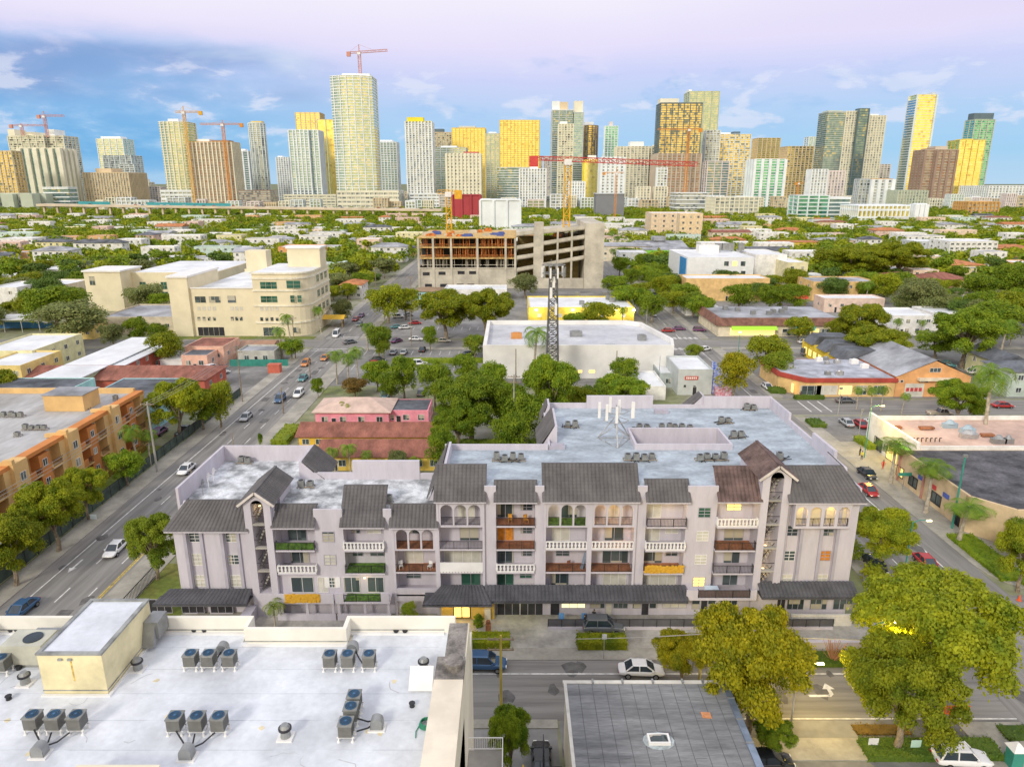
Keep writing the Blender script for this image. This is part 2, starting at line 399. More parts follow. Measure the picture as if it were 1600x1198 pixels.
def leaves(b, rnd, lobes, n, size, flat=.75, inner=.25):
    tot = sum(l[3] ** 2 for l in lobes)
    for (lx, ly, lz, r) in lobes:
        for _ in range(int(n * r * r / tot)):
            while True:
                d = Vector((rnd.gauss(0, 1), rnd.gauss(0, 1), rnd.gauss(0, 1)))
                if d.length > .1: break
            d.normalize()
            if d.z < -.35 and rnd.random() < .7: d.z = -d.z
            rr = r * (1 - inner * rnd.random() ** 2) * (1 + .16 * rnd.gauss(0, 1))
            d_ = d; p = Vector((lx + d.x * rr, ly + d.y * rr, lz + d.z * rr * flat))
            nrm = (d + .75 * Vector((rnd.gauss(0, 1), rnd.gauss(0, 1), rnd.gauss(0, 1) + .5))).normalized()
            u = nrm.cross(Vector((rnd.random(), rnd.random(), rnd.random() + .01))).normalized(); v = nrm.cross(u)
            s = size * rnd.uniform(.6, 1.35) / 2; t = s * rnd.uniform(.5, .9)
            o = len(b.v); b.v += [tuple(p - u * s), tuple(p + v * t), tuple(p + u * s), tuple(p - v * t)]
            b.f.append((o, o + 1, o + 2, o + 3)); b.m.append(0)
def lobeset(rnd, R_, h0, h1, k, rmin=.30, rmax=.48, open_=0):
    """k overlapping clumps filling a crown of radius R_ between heights h0 and h1"""
    L_ = []; zc = (h0 + h1) / 2; hz = (h1 - h0) / 2
    for i in range(k):
        a_ = i * 2.4 + rnd.uniform(-.5, .5); q = ((i + .5) / k) ** .5 * rnd.uniform(.78, 1.08)
        r = R_ * rnd.uniform(rmin, rmax); rad = max(0, (R_ - r * .75)) * q
        top = zc + hz * math.sqrt(max(0, 1 - (rad / R_) ** 2)) * rnd.uniform(.55, 1.0) - r * .55
        z = top if i % 3 else zc + rnd.uniform(-.5, .2) * hz
        L_.append((rad * math.cos(a_), rad * math.sin(a_), max(z, h0 + r * .5), r))
    for i in range(k):                      # small sprays standing out of the outline
        l = L_[rnd.randrange(len(L_))]; d = Vector((rnd.gauss(0, 1), rnd.gauss(0, 1), rnd.gauss(.3, .8))).normalized(); r = l[3] * rnd.uniform(.34, .52)
        L_.append((l[0] + d.x * l[3] * .95, l[1] + d.y * l[3] * .95, max(l[2] + d.z * l[3] * .7, h0), r))
    return L_
def treeproto(kind, seed, R_=5.0, h=9.0, base=.28, k=14, n=2500, size=.55, branch=5, mat='green', rmin=.28, rmax=.44, shadow=True):
    rnd = random.Random(seed); L_ = lobeset(rnd, R_, h * base, h, k, rmin, rmax)
    b = MB(); leaves(b, rnd, L_, n, size)
    t = thing(kind, None, 'tree'); b.build('crown', LM[mat], t)
    q = MB(); tr = R_ * .045 + .08; f = h * (base + .12)
    q.tube([(0, 0, -.2), (.05 * R_, .02 * R_, f * .5), (0, .03 * R_, f)], [tr * 1.25, tr, tr * .8], 8)
    for i in range(branch):
        l = L_[(i * 3 + 1) % len(L_)]
        q.tube([(0, .03 * R_, f * .93), (l[0] * .45, l[1] * .45, f + (l[2] - f) * .5), (l[0] * .92, l[1] * .92, l[2] + l[3] * .2)], [tr * .6, tr * .4, tr * .12], 5)
    q.build('trunk', m_bark, t)
    return t
def palmproto(seed, h=9.0, nf=16, fl=2.6, tr=.18, mat='palm', n=13, lean=.4):
    rnd = random.Random(seed); t = thing('palm_tree', None, 'palm')
    q = MB(); q.tube([(0, 0, -.2), (lean * .3, 0, h * .4), (lean, .1, h * .95)], [tr * 1.5, tr, tr * .8], 8)
    q.tube([(lean, .1, h * .93), (lean, .1, h + .3)], [tr * .95, tr * .5], 8); q.build('trunk', m_barkp, t)
    b = MB()
    for i in range(nf):
        a_ = i * 2.399 + rnd.uniform(-.2, .2); up = 1.15 - 1.5 * (i / nf) + rnd.uniform(-.1, .1); L_ = fl * rnd.uniform(.85, 1.1)
        pts = []; p = Vector((lean, .1, h + .1)); el_ = up
        for s in range(n + 1):
            pts.append(p.copy()); d = Vector((math.cos(a_) * math.cos(el_), math.sin(a_) * math.cos(el_), math.sin(el_)))
            p = p + d * L_ / n; el_ -= .15 + .02 * s * .6
        for s in range(n):
            d = (pts[s + 1] - pts[s]).normalized(); sd = Vector((-math.sin(a_), math.cos(a_), 0)); w_ = L_ * .31 * math.sin(math.pi * (s + 1.2) / (n + 1.8)) ** .7
            b.quad(pts[s] - sd * .03, pts[s] + sd * .03, pts[s + 1] + sd * .03, pts[s + 1] - sd * .03)
            for q_ in (-1, 1):
                for hh in (0, .5):
                    o_ = pts[s] + (pts[s + 1] - pts[s]) * hh; tip = o_ + sd * q_ * w_ * rnd.uniform(.8, 1.1) + d * w_ * .5 - Vector((0, 0, w_ * .45)); ww = d * L_ / n * .34
                    b.quad(o_, o_ + ww, tip + ww * .2, tip)
    b.build('fronds', LM[mat], t); return t
def hedge(label, X0, X1, Y0, Y1, h, seed=0, mat='hedge', size=.22, dens=26, z0=0, group=None, name='hedge', cat='hedge'):
    rnd = random.Random(seed); b = MB(); b.box(X0 + .12, X1 - .12, Y0 + .12, Y1 - .12, z0, z0 + h - .12)
    X0, X1 = min(X0, X1), max(X0, X1); Y0, Y1 = min(Y0, Y1), max(Y0, Y1)
    fc = [('z', (X1 - X0) * (Y1 - Y0)), ('y', (X1 - X0) * h), ('x', (Y1 - Y0) * h), ('X', (Y1 - Y0) * h)]
    for f_, ar in fc:
        for _ in range(int(ar * dens)):
            x, y, z = rnd.uniform(X0, X1), rnd.uniform(Y0, Y1), rnd.uniform(.05, h)
            if f_ == 'z': z = h - .1
            elif f_ == 'y': y = Y0 + .1
            elif f_ == 'x': x = X0 + .1
            else: x = X1 - .1
            p = Vector((x + rnd.gauss(0, .06), y + rnd.gauss(0, .06), z0 + z + rnd.gauss(0, .07)))
            nrm = Vector((rnd.gauss(0, 1), rnd.gauss(0, 1) - .4, rnd.gauss(0, 1) + .9)).normalized(); u = nrm.orthogonal().normalized(); v = nrm.cross(u)
            s = size * rnd.uniform(.6, 1.3) / 2; b.quad(p - u * s, p + v * s * .7, p + u * s, p - v * s * .7)
    return one(name, label, cat, b, LM[mat], ((X0 + X1) / 2, (Y0 + Y1) / 2, z0), group)
def bush(label, x, y, r, h, seed=0, mat='hedge', n=500, size=.3, group=None, name='shrub', rz=0, sx=1):
    rnd = random.Random(seed); b = MB(); leaves(b, rnd, [(0, 0, h * .35, r * .8), (r * .35 * sx, .1, h * .3, r * .6), (-r * .4 * sx, -.1 * r, h * .3, r * .6), (0, r * .3, h * .45, r * .55)], n, size, h / r * .75)
    b.v = [(v[0] * sx, v[1], max(v[2], 0)) for v in b.v]
    o = b.build(name, LM[mat]); o.location = (x, y, 0); o.rotation_euler[2] = rz; return tag(o, label, 'shrub', group)
m_tyre = M('tyre', (.025, .025, .027), .8, .2); m_rim = M('rim', (.45, .45, .46), .3, .1, metal=.8)
m_cglass = M('car_glass', (.03, .045, .06), .06, .1, spec=.8); m_tail = M('tail_lamp', (.5, .02, .02), .3, .1); m_head = M('head_lamp', (.8, .8, .75), .15, .05)
_cp = {}
CC = {'white': (.78, .78, .78), 'black': (.025, .027, .03), 'silver': (.45, .47, .48), 'grey': (.16, .17, .18), 'blue': (.05, .12, .24), 'red': (.45, .03, .03), 'teal': (.08, .25, .27), 'beige': (.5, .45, .36), 'orange': (.6, .22, .05), 'purple': (.18, .06, .16), 'yellow': (.7, .45, .05)}
_cm = {}
def carproto(style, colour):
    key = (style, colour)
    if key in _cp: return _cp[key]
    if colour not in _cm: _cm[colour] = M('car_paint_' + colour, CC[colour], .22, .04, .3, spec=.6, metal=.15 if colour not in ('white', 'black') else 0)
    pm = _cm[colour]
    # stations along the length: x, half width, z bottom, z beltline
    Ls, W, belt, roofz, x0, x1, x2, x3 = {'sedan': (4.7, .90, .88, 1.42, -1.65, -.95, .55, 1.35), 'suv': (4.7, .95, 1.02, 1.72, -2.15, -1.8, .45, 1.15),
        'van': (5.6, 1.0, 1.15, 2.35, -2.72, -2.6, 1.35, 2.05), 'pickup': (5.4, .98, 1.05, 1.80, -.55, -.2, .95, 1.55)}[style]
    hl = Ls / 2; t = thing({'sedan': 'parked_car', 'suv': 'parked_car', 'van': 'van', 'pickup': 'pickup_truck'}[style], None, 'car')
    b = MB(); st_ = [(-hl, .80, .42, belt * .80), (-hl + .12, .93, .30, belt * .93), (-hl + .7, 1, .24, belt), (0, 1, .22, belt), (x3 - .05, 1, .22, belt * .99), (hl - .55, .97, .24, belt * .86), (hl - .12, .86, .30, belt * .74), (hl, .72, .42, belt * .62)]
    ring = []
    for x, k, zb, zt in st_:
        w_ = W * k; zm = zb + (zt - zb) * .55
        ring.append([(x, -w_ * .93, zb), (x, -w_, zm), (x, -w_ * .93, zt - .03), (x, -w_ * .78, zt), (x, w_ * .78, zt), (x, w_ * .93, zt - .03), (x, w_, zm), (x, w_ * .93, zb)])
    vs = [v for r_ in ring for v in r_]; fs = []
    for i in range(len(ring) - 1):
        for k in range(8): fs.append((i * 8 + k, i * 8 + (k + 1) % 8, (i + 1) * 8 + (k + 1) % 8, (i + 1) * 8 + k))
    fs += [tuple(range(7, -1, -1)), tuple(range(len(vs) - 8, len(vs)))]
    b.add(vs, fs); hb = b.build('body', pm, t, True); hb.modifiers.new('round', 'SUBSURF').levels = 1; b = MB()
    if style == 'pickup':
        b.box(-hl + .1, x0 - .05, -W * .88, -W * .78, belt, belt + .1); b.box(-hl + .1, x0 - .05, W * .78, W * .88, belt, belt + .1)
    # roof panel
    tw, bw = W * .72, W * .86
    b.add([(x1, -tw, roofz), (x1, tw, roofz), (x2, tw, roofz), (x2, -tw, roofz), (x1 + .1, -tw * .7, roofz + .05), (x1 + .1, tw * .7, roofz + .05), (x2 - .1, tw * .7, roofz + .05), (x2 - .1, -tw * .7, roofz + .05)],
          ((0, 3, 2, 1), (4, 7, 6, 5), (0, 1, 5, 4), (1, 2, 6, 5), (2, 3, 7, 6), (3, 0, 4, 7)))
    for s in (-1, 1):    # pillars
        for xa, xb in ((x0, x1), (x3, x2), ((x1 + x2) / 2 - .05, (x1 + x2) / 2 - .05)): b.bar((xa, s * bw, belt - .02), (xb, s * tw, roofz), .10)
        b.box(x3 - .35, x3 - .15, s * bw, s * (bw + .2), belt, belt + .14)
    b.build('roof', pm, t)
    g = MB(); e = .03
    g.add([(x0, -bw + e, belt - .03), (x0, bw - e, belt - .03), (x3, bw - e, belt - .03), (x3, -bw + e, belt - .03), (x1, -tw + e, roofz - .01), (x1, tw - e, roofz - .01), (x2, tw - e, roofz - .01), (x2, -tw + e, roofz - .01)],
          ((0, 1, 5, 4), (1, 2, 6, 5), (2, 3, 7, 6), (3, 0, 4, 7)))
    g.build('windows', m_cglass, t)
    for sx in (-1, 1):
        for s in (-1, 1):
            q = MB(); q.cyl(0, 0, -.11, .11, .33, n=14); q.cyl(0, 0, -.125, .125, .2, n=8, m=1)
            cx, cy, cz = sx * Ls * .30, s * (W - .10), .33
            q.v = [(cx + v[0], cy + v[2], cz + v[1]) for v in q.v]; q.build('wheel', [m_tyre, m_rim], t)
            q = MB(); xx = sx * (hl - .03); zz = belt * (.62 if sx > 0 else .72)
            q.box(xx - .06, xx + .04 * (1 if sx > 0 else -1), s * W * .42, s * W * .76, zz - .07, zz + .07); q.build('headlight' if sx > 0 else 'tail_light', m_head if sx > 0 else m_tail, t)
    _cp[key] = t; t['fresh'] = 1; return t
def car(label, px, py, style='sedan', colour='white', ang=90, group=None, world=None, cat=None):
    x, y = world or at(px, py); t = carproto(style, colour)
    if t.get('fresh'): del t['fresh']
    else: t = copytree(t)
    t.location = (x, y, .03); t.rotation_euler = (0, 0, R(ang)); t['label'] = label; t['category'] = cat or {'van': 'van', 'pickup': 'truck'}.get(style, 'car')
    if group: t['group'] = group
    elif 'group' in t: del t['group']
    return t
def lattice(b, x0, y0, z0, x1, y1, z1, w, step, t=.12, m=0):
    """square lattice beam between two points (vertical or horizontal)"""
    a = Vector((x0, y0, z0)); c = Vector((x1, y1, z1)); d = c - a; L_ = d.length; d.normalize()
    u = Vector((1, 0, 0)) if abs(d.z) > .7 else Vector((0, 0, 1)); v = d.cross(u).normalized(); u = v.cross(d).normalized()
    co = [(u * i + v * j) * w / 2 for i, j in ((-1, -1), (1, -1), (1, 1), (-1, 1))]; n = max(1, int(L_ / step))
    for k in range(4): b.bar(a + co[k], c + co[k], t, m=m)
    for i in range(n):
        p = a + d * L_ * i / n; q = a + d * L_ * (i + 1) / n
        for k in range(4):
            k2 = (k + 1) % 4
            b.bar(p + co[k if i % 2 else k2], q + co[k2 if i % 2 else k], t * .7, m=m)
            b.bar(q + co[k], q + co[k2], t * .6, m=m)
def crane(label, pm, pyb, pyt, Y, jl, jr, pyj, mat, mw=2.2, tilt=0, cwt=None, dy=0, z0=None, apex=True):
    """tower crane: mast at column pm, jib from column jl to column jr at row pyj; counterweight end = cwt ('l' or 'r')"""
    X, zb = onY(pm, pyb, Y); zb = max(zb, 0) if z0 is None else z0; zt = onY(pm, pyj, Y)[1]; za = onY(pm, pyt, Y)[1]
    xl, zl = onY(jl, pyj, Y); xr, zr = onY(jr, pyj, Y); t = thing('tower_crane', label, 'crane', (X, Y, zb))
    b = MB(); lattice(b, X, Y, zb, X, Y, zt, mw, mw * 1.4, mw * .13); b.build('mast', mat, t)
    lng, sht = (xr, xl) if cwt == 'l' else (xl, xr)
    zl_ = zt + tilt * abs(lng - X) / 40; zs = zt - tilt * abs(sht - X) / 60
    b = MB(); lattice(b, X, Y, zt, lng, Y + dy, zl_, mw * .7, mw * 1.3, mw * .10); b.build('jib', mat, t)
    b = MB(); lattice(b, X, Y, zt, sht, Y - dy * .3, zs, mw * .6, mw * 1.3, mw * .10); b.build('counter_jib', mat, t)
    B(sht - mw * .7, sht + mw * .7, Y - dy * .3 - mw * .5, Y - dy * .3 + mw * .5, zs - mw * 1.3, zs + mw * .3).build('counterweight', mat, t)
    B(X - mw * .6, X + mw * .6, Y - mw * .9, Y - mw * .5, zt - mw * .9, zt).build('cab', m_white, t)
    if apex and za > zt + 1:
        b = MB(); b.bar((X - mw * .3, Y, zt), (X, Y, za), mw * .15); b.bar((X + mw * .3, Y, zt), (X, Y, za), mw * .15)
        b.bar((X, Y, za), (X + (lng - X) * .6, Y + dy * .6, zt + (zl_ - zt) * .6), mw * .06); b.bar((X, Y, za), (sht, Y - dy * .3, zs), mw * .06); b.build('apex_frame', mat, t)
    return t
random.seed(7)
m_ground = M('ground', (.20, .20, .13), .95, .2, .02, col2=(.12, .16, .05), fine=.3)
b = MB(); b.quad((-30000, -2000, 0), (30000, -2000, 0), (30000, 32000, 0), (-30000, 32000, 0)); struct('ground', b, m_ground)
m_yard = M('yard', (.17, .20, .06), .95, .2, .05, col2=(.34, .32, .27), fine=.2)
struct('yard_ground', MB().quad((-400, 20, .02), (400, 20, .02), (400, 420, .02), (-400, 420, .02)), m_yard)
b = MB(); z = .05
b.box(-61.5, -50, 20, 700, 0, z); b.box(48, 61.5, 20, 700, 0, z)
struct('road', b, m_asph); b = MB()
b.box(-50, 48, 55.5, 64.2, 0, z - .004); b.box(-50, 48, 213, 224, 0, z - .004); b.box(61.5, 400, 213, 224, 0, z - .004); b.box(-400, -61.5, 213, 224, 0, z - .004)
b.box(61.5, 400, 147, 158, 0, z - .004); b.box(61.5, 400, 330, 340, 0, z - .004); b.box(-50, 48, 330, 340, 0, z - .004); b.box(-400, -61.5, 330, 340, 0, z - .004)
b.box(61.5, 400, 68.5, 76.5, 0, z - .004)
struct('road', b, m_asphx)
b = MB()   # lots
b.box(-48, 46, 170, 213, 0, .03); b.box(-46, 46, 225, 330, 0, .03); b.box(64, 170, 104, 146, 0, .03); b.box(64, 230, 159, 212, 0, .03); b.box(-5, 4.2, 20, 55.5, 0, .03)
b.box(-95, -72, 133, 160, 0, .03); b.box(-150, -64.5, 160, 212, 0, .028); b.box(64, 220, 225, 300, 0, .03); b.box(20, 48, 20, 50.5, 0, .03); b.box(4.5, 48, 51, 55.5, 0, .031)
struct('parking_lot', b, m_asph2)
b = MB(); k = .13   # pavements with kerbs
for x0, x1 in ((-64.6, -61.5), (-50, -47)):
    for y0, y1 in ((20, 54), (66.5, 211), (226, 328), (342, 600)): b.box(x0, x1, y0, y1, 0, k)
for x0, x1 in ((45, 48),):
    for y0, y1 in ((67, 211), (226, 328), (342, 600)): b.box(x0, x1, y0, y1, 0, k)
for y0, y1 in ((92, 145), (160, 211), (226, 328), (342, 600)): b.box(61.5, 64.5, y0, y1, 0, k)
b.box(-47, 45, 64.2, 66.2, 0, k); b.box(-47, -46, 66.2, 211, 0, k - .01); b.box(-47, -38, 53.5, 55.5, 0, k); b.box(-5, 4.3, 54.4, 55.5, 0, k)
b.box(-47, 45, 210, 213, 0, k - .02); b.box(64.5, 200, 210.5, 213, 0, k); b.box(20, 42, 50.6, 53.2, 0, k)
struct('pavement', b, m_walk)
b = MB()   # driveway / forecourt of the long building
b.box(-47, 45, 66.2, 72.5, 0, .06); struct('forecourt', b, M('forecourt_concrete', (.42, .40, .36), .85, .2, .25, fine=.1))
# kerbed corner by the crossing, right
def arcpts(cx, cy, r, a0, a1, n=10): return [(cx + r * math.cos(R(a0 + (a1 - a0) * i / n)), cy + r * math.sin(R(a0 + (a1 - a0) * i / n))) for i in range(n + 1)]
b = MB(); b.prism([(61.5, 92)] + arcpts(69.5, 84, 8, 180, 270) + [(120, 76), (120, 88.5), (69.8, 88.5), (66, 92)], 0, .131)
b.box(64.5, 69.3, 92.01, 130, 0, .128)
b.prism(arcpts(67, 63, 5.5, 180, 90)[::-1] + [(61.5, 30), (70, 30), (90, 30), (90, 68.5)][::1], 0, .12)
struct('pavement', b, m_walk)
b = MB()   # pavement with driveway near the lower right
b.box(42, 48, 20, 55.2, 0, .12); struct('pavement', b, m_walk)
# painted markings
b = MB(); zz = .056
for X in (-59.3,): b.box(X - .08, X + .08, 20, 211, z, zz)
for X in (-55.6, -52.2):
    for y in range(66, 208, 9): b.box(X - .07, X + .07, y, y + 3.2, z, zz)
for X in (51.5, 57.2):
    if X > 55: b.box(X - .09, X + .09, 79, 211, z, zz)
    for y in range(66, 208, 8):
        if X < 55: b.box(X - .07, X + .07, y, y + 3.2, z, zz)
for y in (210.8, 226):
    b.box(-61, -50.5, y - .2, y + .2, z, zz); b.box(-61, -50.5, y + (-2.2 if y < 215 else 2.2) - .2, y + (-2.2 if y < 215 else 2.2) + .2, z, zz); b.box(49, 61, y - .2, y + .2, z, zz)
for i in range(7): b.box(49.6 + i * 1.7, 50.5 + i * 1.7, 209.5, 212, z, zz); b.box(49.6 + i * 1.7, 50.5 + i * 1.7, 225, 227.6, z, zz)
b.box(-50, 46, 61.95, 62.13, z - .004, zz); b.box(22, 48, 55.6, 55.75, z - .004, zz)
for y in range(228, 330, 10):
    for X in (-56, 55): b.box(X - .1, X + .1, y, y + 4, z, zz)
for i in range(9): b.box(66 + i * 3.0, 66.12 + i * 3.0, 104.5, 109.5, .03, .036)
for i in range(3): b.box(66.5 + i * 2.3, 66.8 + i * 2.3, 149, 157, z - .004, zz)
for i in range(22): b.box(-44 + i * 2.8, -43.88 + i * 2.8, 186, 191, .03, .036); b.box(-44 + i * 2.8, -43.88 + i * 2.8, 203, 208, .03, .036); b.box(-40 + i * 2.8, -39.88 + i * 2.8, 240, 245, .03, .036)
def arrow(b, x, y, s, ang, turn=True):
    ca, sa = math.cos(R(ang)), math.sin(R(ang))
    tr = lambda p: (x + (p[0] * ca - p[1] * sa) * s, y + (p[0] * sa + p[1] * ca) * s)
    if turn: ps = [[(-1.5, -.5), (.2, -.5), (.2, -.25), (-1.5, -.25)], [(.2, -.5), (.55, -.2), (.55, .4), (.25, .4), (.25, -.1), (.1, -.25)], [(-.1, .4), (.9, .4), (.4, 1.1)]]
    else: ps = [[(-.12, -1.5), (.12, -1.5), (.12, .5), (-.12, .5)], [(-.45, .5), (.45, .5), (0, 1.5)]]
    for p in ps: b.prism([tr(q) for q in p], z, zz + .002)
arrow(b, *at(1290, 1082), 1.25, 0); arrow(b, *at(118, 884), 1.1, 180, False)
struct('road_markings', b, m_wl)
b = MB(); b.box(-50.9, -50.75, 66, 120, z, zz); b.box(-50.62, -50.47, 66, 120, z, zz)
for i in range(5): b.box(-3.6 + i * 1.5, -3.45 + i * 1.5, 47.6, 50.2, .03, .036)
b.box(-4.8, 4.0, 47.2, 47.4, .03, .038)
struct('yellow_markings', b, m_yl)
rn = random.Random(17); b = MB()
for k_ in range(70):
    y = rn.uniform(58, 210); x = rn.choice((rn.uniform(-60, -51), rn.uniform(49, 60)))
    if k_ % 3 == 0: x, y = rn.uniform(-30, 46), rn.uniform(56.5, 63.5)
    n_ = 9; r = rn.uniform(.3, 1.1); b.prism([(x + r * rn.uniform(.6, 1.1) * math.cos(i * .698), y + r * rn.uniform(.6, 1.6) * math.sin(i * .698)) for i in range(n_)], z, z + .002 + k_ * .0001)
for k_ in range(14): x, y = rn.choice((-58, -53, 50, 59)), rn.uniform(70, 200); b.box(x - .8, x + .8, y, y + rn.uniform(1.5, 5), z, z + .010 + k_ * .0001)
struct('road_patches', b, M('tar_patch', (.145, .14, .135), .9, .2, .8))
b = MB()   # lawns
b.box(-71, -65.2, 60, 128, 0, .045); b.box(-46, -25, 104, 112, 0, .05); b.box(-46, -32, 118, 124, 0, .05); b.box(-30, 30, 193, 197, 0, .06); b.box(-46, 4, 92, 104, 0, .04); b.box(-46, -39, 68, 84, 0, .07)
b.box(-120, -64.8, 225, 229, 0, .06)
struct('lawn', b, m_grass)
YF, YM = 72.7, 74.5
F1, F2, F3, F4, TC = 2.75, 5.7, 8.65, 11.6, 14.6
RL, RR_ = 13.1, 16.1
m_lil = M('lilac_render', (.56, .53, .58), .85, .045, 1.1, fine=.03, s3=(.8, .8, .16))
m_lil2 = M('grey_render', (.42, .40, .46), .85, .08, .4)
m_bayw = M('bay_render', (.50, .46, .50), .85, .08, .4)
m_tile = M('brown_grey_tile', (.125, .118, .118), .75, .12, .5, fine=.07)
m_tiler = M('worn_tile', (.15, .10, .09), .75, .25, .6, fine=.1)
m_lroof = M('stained_white_roof', (.76, .79, .82), .8, .1, .5, col2=(.22, .23, .24), fine=.14)
m_rroof = M('blue_grey_roof', (.46, .53, .59), .7, .1, .3, col2=(.27, .31, .35), fine=.16, s3=(.8, 1.5, 1))
m_rust = M('rusty_floor', (.36, .15, .07), .8, .2, .8)
m_gold = M('gold_garland', (.70, .42, .05), .6, .4, 5, col2=(.58, .32, .03)); m_turf = M('artificial_turf', (.10, .20, .03), .9, .3, 2)
X8 = lambda px: onY(px, 800, YF)[0]
XL, XLB, XRR = -38.7, -36.9, X8(1342)
mb_ = thing('apartment_building', 'long lilac grey apartment building with dark tile mansards, arched loggias and two gabled stair towers', 'building', (0, YF, 0))
xm = X8(682)
# masses
P = lambda nm, bb, mt: bb.build(nm, mt, mb_)
b = MB(); b.box(XL, -25, YM, 88.3, 0, RL); b.box(-25, xm, YM, 82.3, 0, RL)
cX0, cX1, cY0, cY1 = 16.0, 27.9, 84.6, 90.4
b.box(xm, XRR, YM, cY0, 0, RR_); b.box(4.6, cX0, cY0, 102, 0, RR_); b.box(cX1, XRR, cY0, 102, 0, RR_); b.box(cX0, cX1, cY1, 102, 0, RR_)
P('wall', b, m_lil)
e = .05
b = MB(); b.box(XL + .3, -25.3, YM, 88, RL, RL + e); b.box(-25.3, xm, YM, 82, RL, RL + e); P('roof', b, m_lroof)
b = MB(); b.box(xm + .25, XRR - .3, YM, cY0 - .3, RR_, RR_ + e); b.box(4.9, cX0 - .3, cY0 - .3, 101.7, RR_, RR_ + e); b.box(cX1 + .3, XRR - .3, cY0 - .3, 101.7, RR_, RR_ + e); b.box(cX0 - .3, cX1 + .3, cY1 + .3, 101.7, RR_, RR_ + e); P('roof', b, m_rroof)
# parapets
b = MB(); zp = 15.3
b.box(XL, XL + .3, YM, 88.3, RL, zp); b.box(XL + .3, -26.5, 88, 88.3, RL, zp); b.box(-26.8, -26.5, 82.3, 88, RL, 14.0); b.box(-25.4, -20, 82, 82.3, RL, 14.0)
b.box(-11.6, xm, 82, 82.3, RL, 13.9); b.box(-20, -11.6, 81.9, 82.4, RL, 15.6); P('parapet', b, m_lil)
b = MB(); h0 = 16.8
b.box(xm, 4.6, cY0 - .3, cY0, RR_, 16.9); b.box(4.6, 4.9, cY0, 102, RR_, h0); b.box(4.9, 11.3, 101.7, 102, RR_, 16.95); b.box(11.3, 21.3, 101.6, 102.1, RR_, 18.1); b.box(21.3, 29, 101.7, 102, RR_, 16.7)
b.box(29, XRR, 101.7, 102, RR_, 18.0); b.box(XRR - .3, XRR, 94, 101.7, RR_, 17.9); b.box(XRR - .3, XRR, 86, 94, RR_, 16.95); b.box(XRR - .35, XRR + .05, 79.5, 86, RR_, 17.9); b.box(XRR - .3, XRR, 76.5, 79.5, RR_, 16.95)
b.box(xm, xm + .25, 76, cY0 - .3, RR_, 16.6)
P('parapet', b, m_lil)
b = MB(); zc_ = 16.95
b.box(cX0 - .3, cX1 + .3, cY0 - .3, cY0, RR_, zc_); b.box(cX0 - .3, cX1 + .3, cY1, cY1 + .3, RR_, zc_); b.box(cX0 - .3, cX0, cY0, cY1, RR_, zc_); b.box(cX1, cX1 + .3, cY0, cY1, RR_, zc_); P('courtyard_parapet', b, m_lil)
b = MB()
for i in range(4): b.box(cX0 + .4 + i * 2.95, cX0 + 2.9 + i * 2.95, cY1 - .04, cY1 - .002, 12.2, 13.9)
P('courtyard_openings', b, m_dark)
# tile slopes
def tiles(b, A, B_, C_, D, rib=.44, crs=.42, amp=.10):
    A, B_, C_, D = map(Vector, (A, B_, C_, D)); nr = max(2, round(((B_ - A).length + (C_ - D).length) / 2 / rib)); nc = max(2, round(((D - A).length + (C_ - B_).length) / 2 / crs))
    nrm = (B_ - A).cross(D - A).normalized();
    if nrm.z < 0: nrm = -nrm
    o = len(b.v); nu = nr * 4 + 1; prof = (0, .75, 1, .75)
    for j in range(nc):
        for t_, up in ((j / nc, 1.0), ((j + 1) / nc, .15)):
            l_, r_ = A.lerp(D, t_), B_.lerp(C_, t_)
            for i in range(nu): b.v.append(tuple(l_.lerp(r_, i / (nu - 1)) + nrm * (.03 + amp * prof[i % 4] + .035 * up)))
    for j in range(nc * 2 - 1):
        for i in range(nu - 1): b.f.append((o + j * nu + i, o + j * nu + i + 1, o + (j + 1) * nu + i + 1, o + (j + 1) * nu + i)); b.m.append(0)
def mans(x0, x1, ze, zt, zr, ye=71.95, yt=None, over=.25, ml=m_tile, hl=0, hr=0):
    """mansard over one bay: plastered wedge under a sheet of pantiles"""
    yt = yt or ye + (zt - ze) * .95
    g = MB(); g.exy([(ye + .25, ze - .02), (YF, ze - .22), (yt + .25, zr), (yt + .25, zt - .05), (yt, zt - .05)], x0 + hl * .6, x1 - hr * .6); g.box(x0 - over + .05, x1 + over - .05, ye, ye + .3, ze - .16, ze); P('mansard_wall', g, m_lil)
    g = MB(); tiles(g, (x0 - over, ye, ze), (x1 + over, ye, ze), (x1 + over - hr, yt, zt), (x0 - over + hl, yt, zt))
    g.bar((x0 - over + hl, yt + .08, zt + .03), (x1 + over - hr, yt + .08, zt + .03), .3, .14); P('mansard_roof', g, ml)
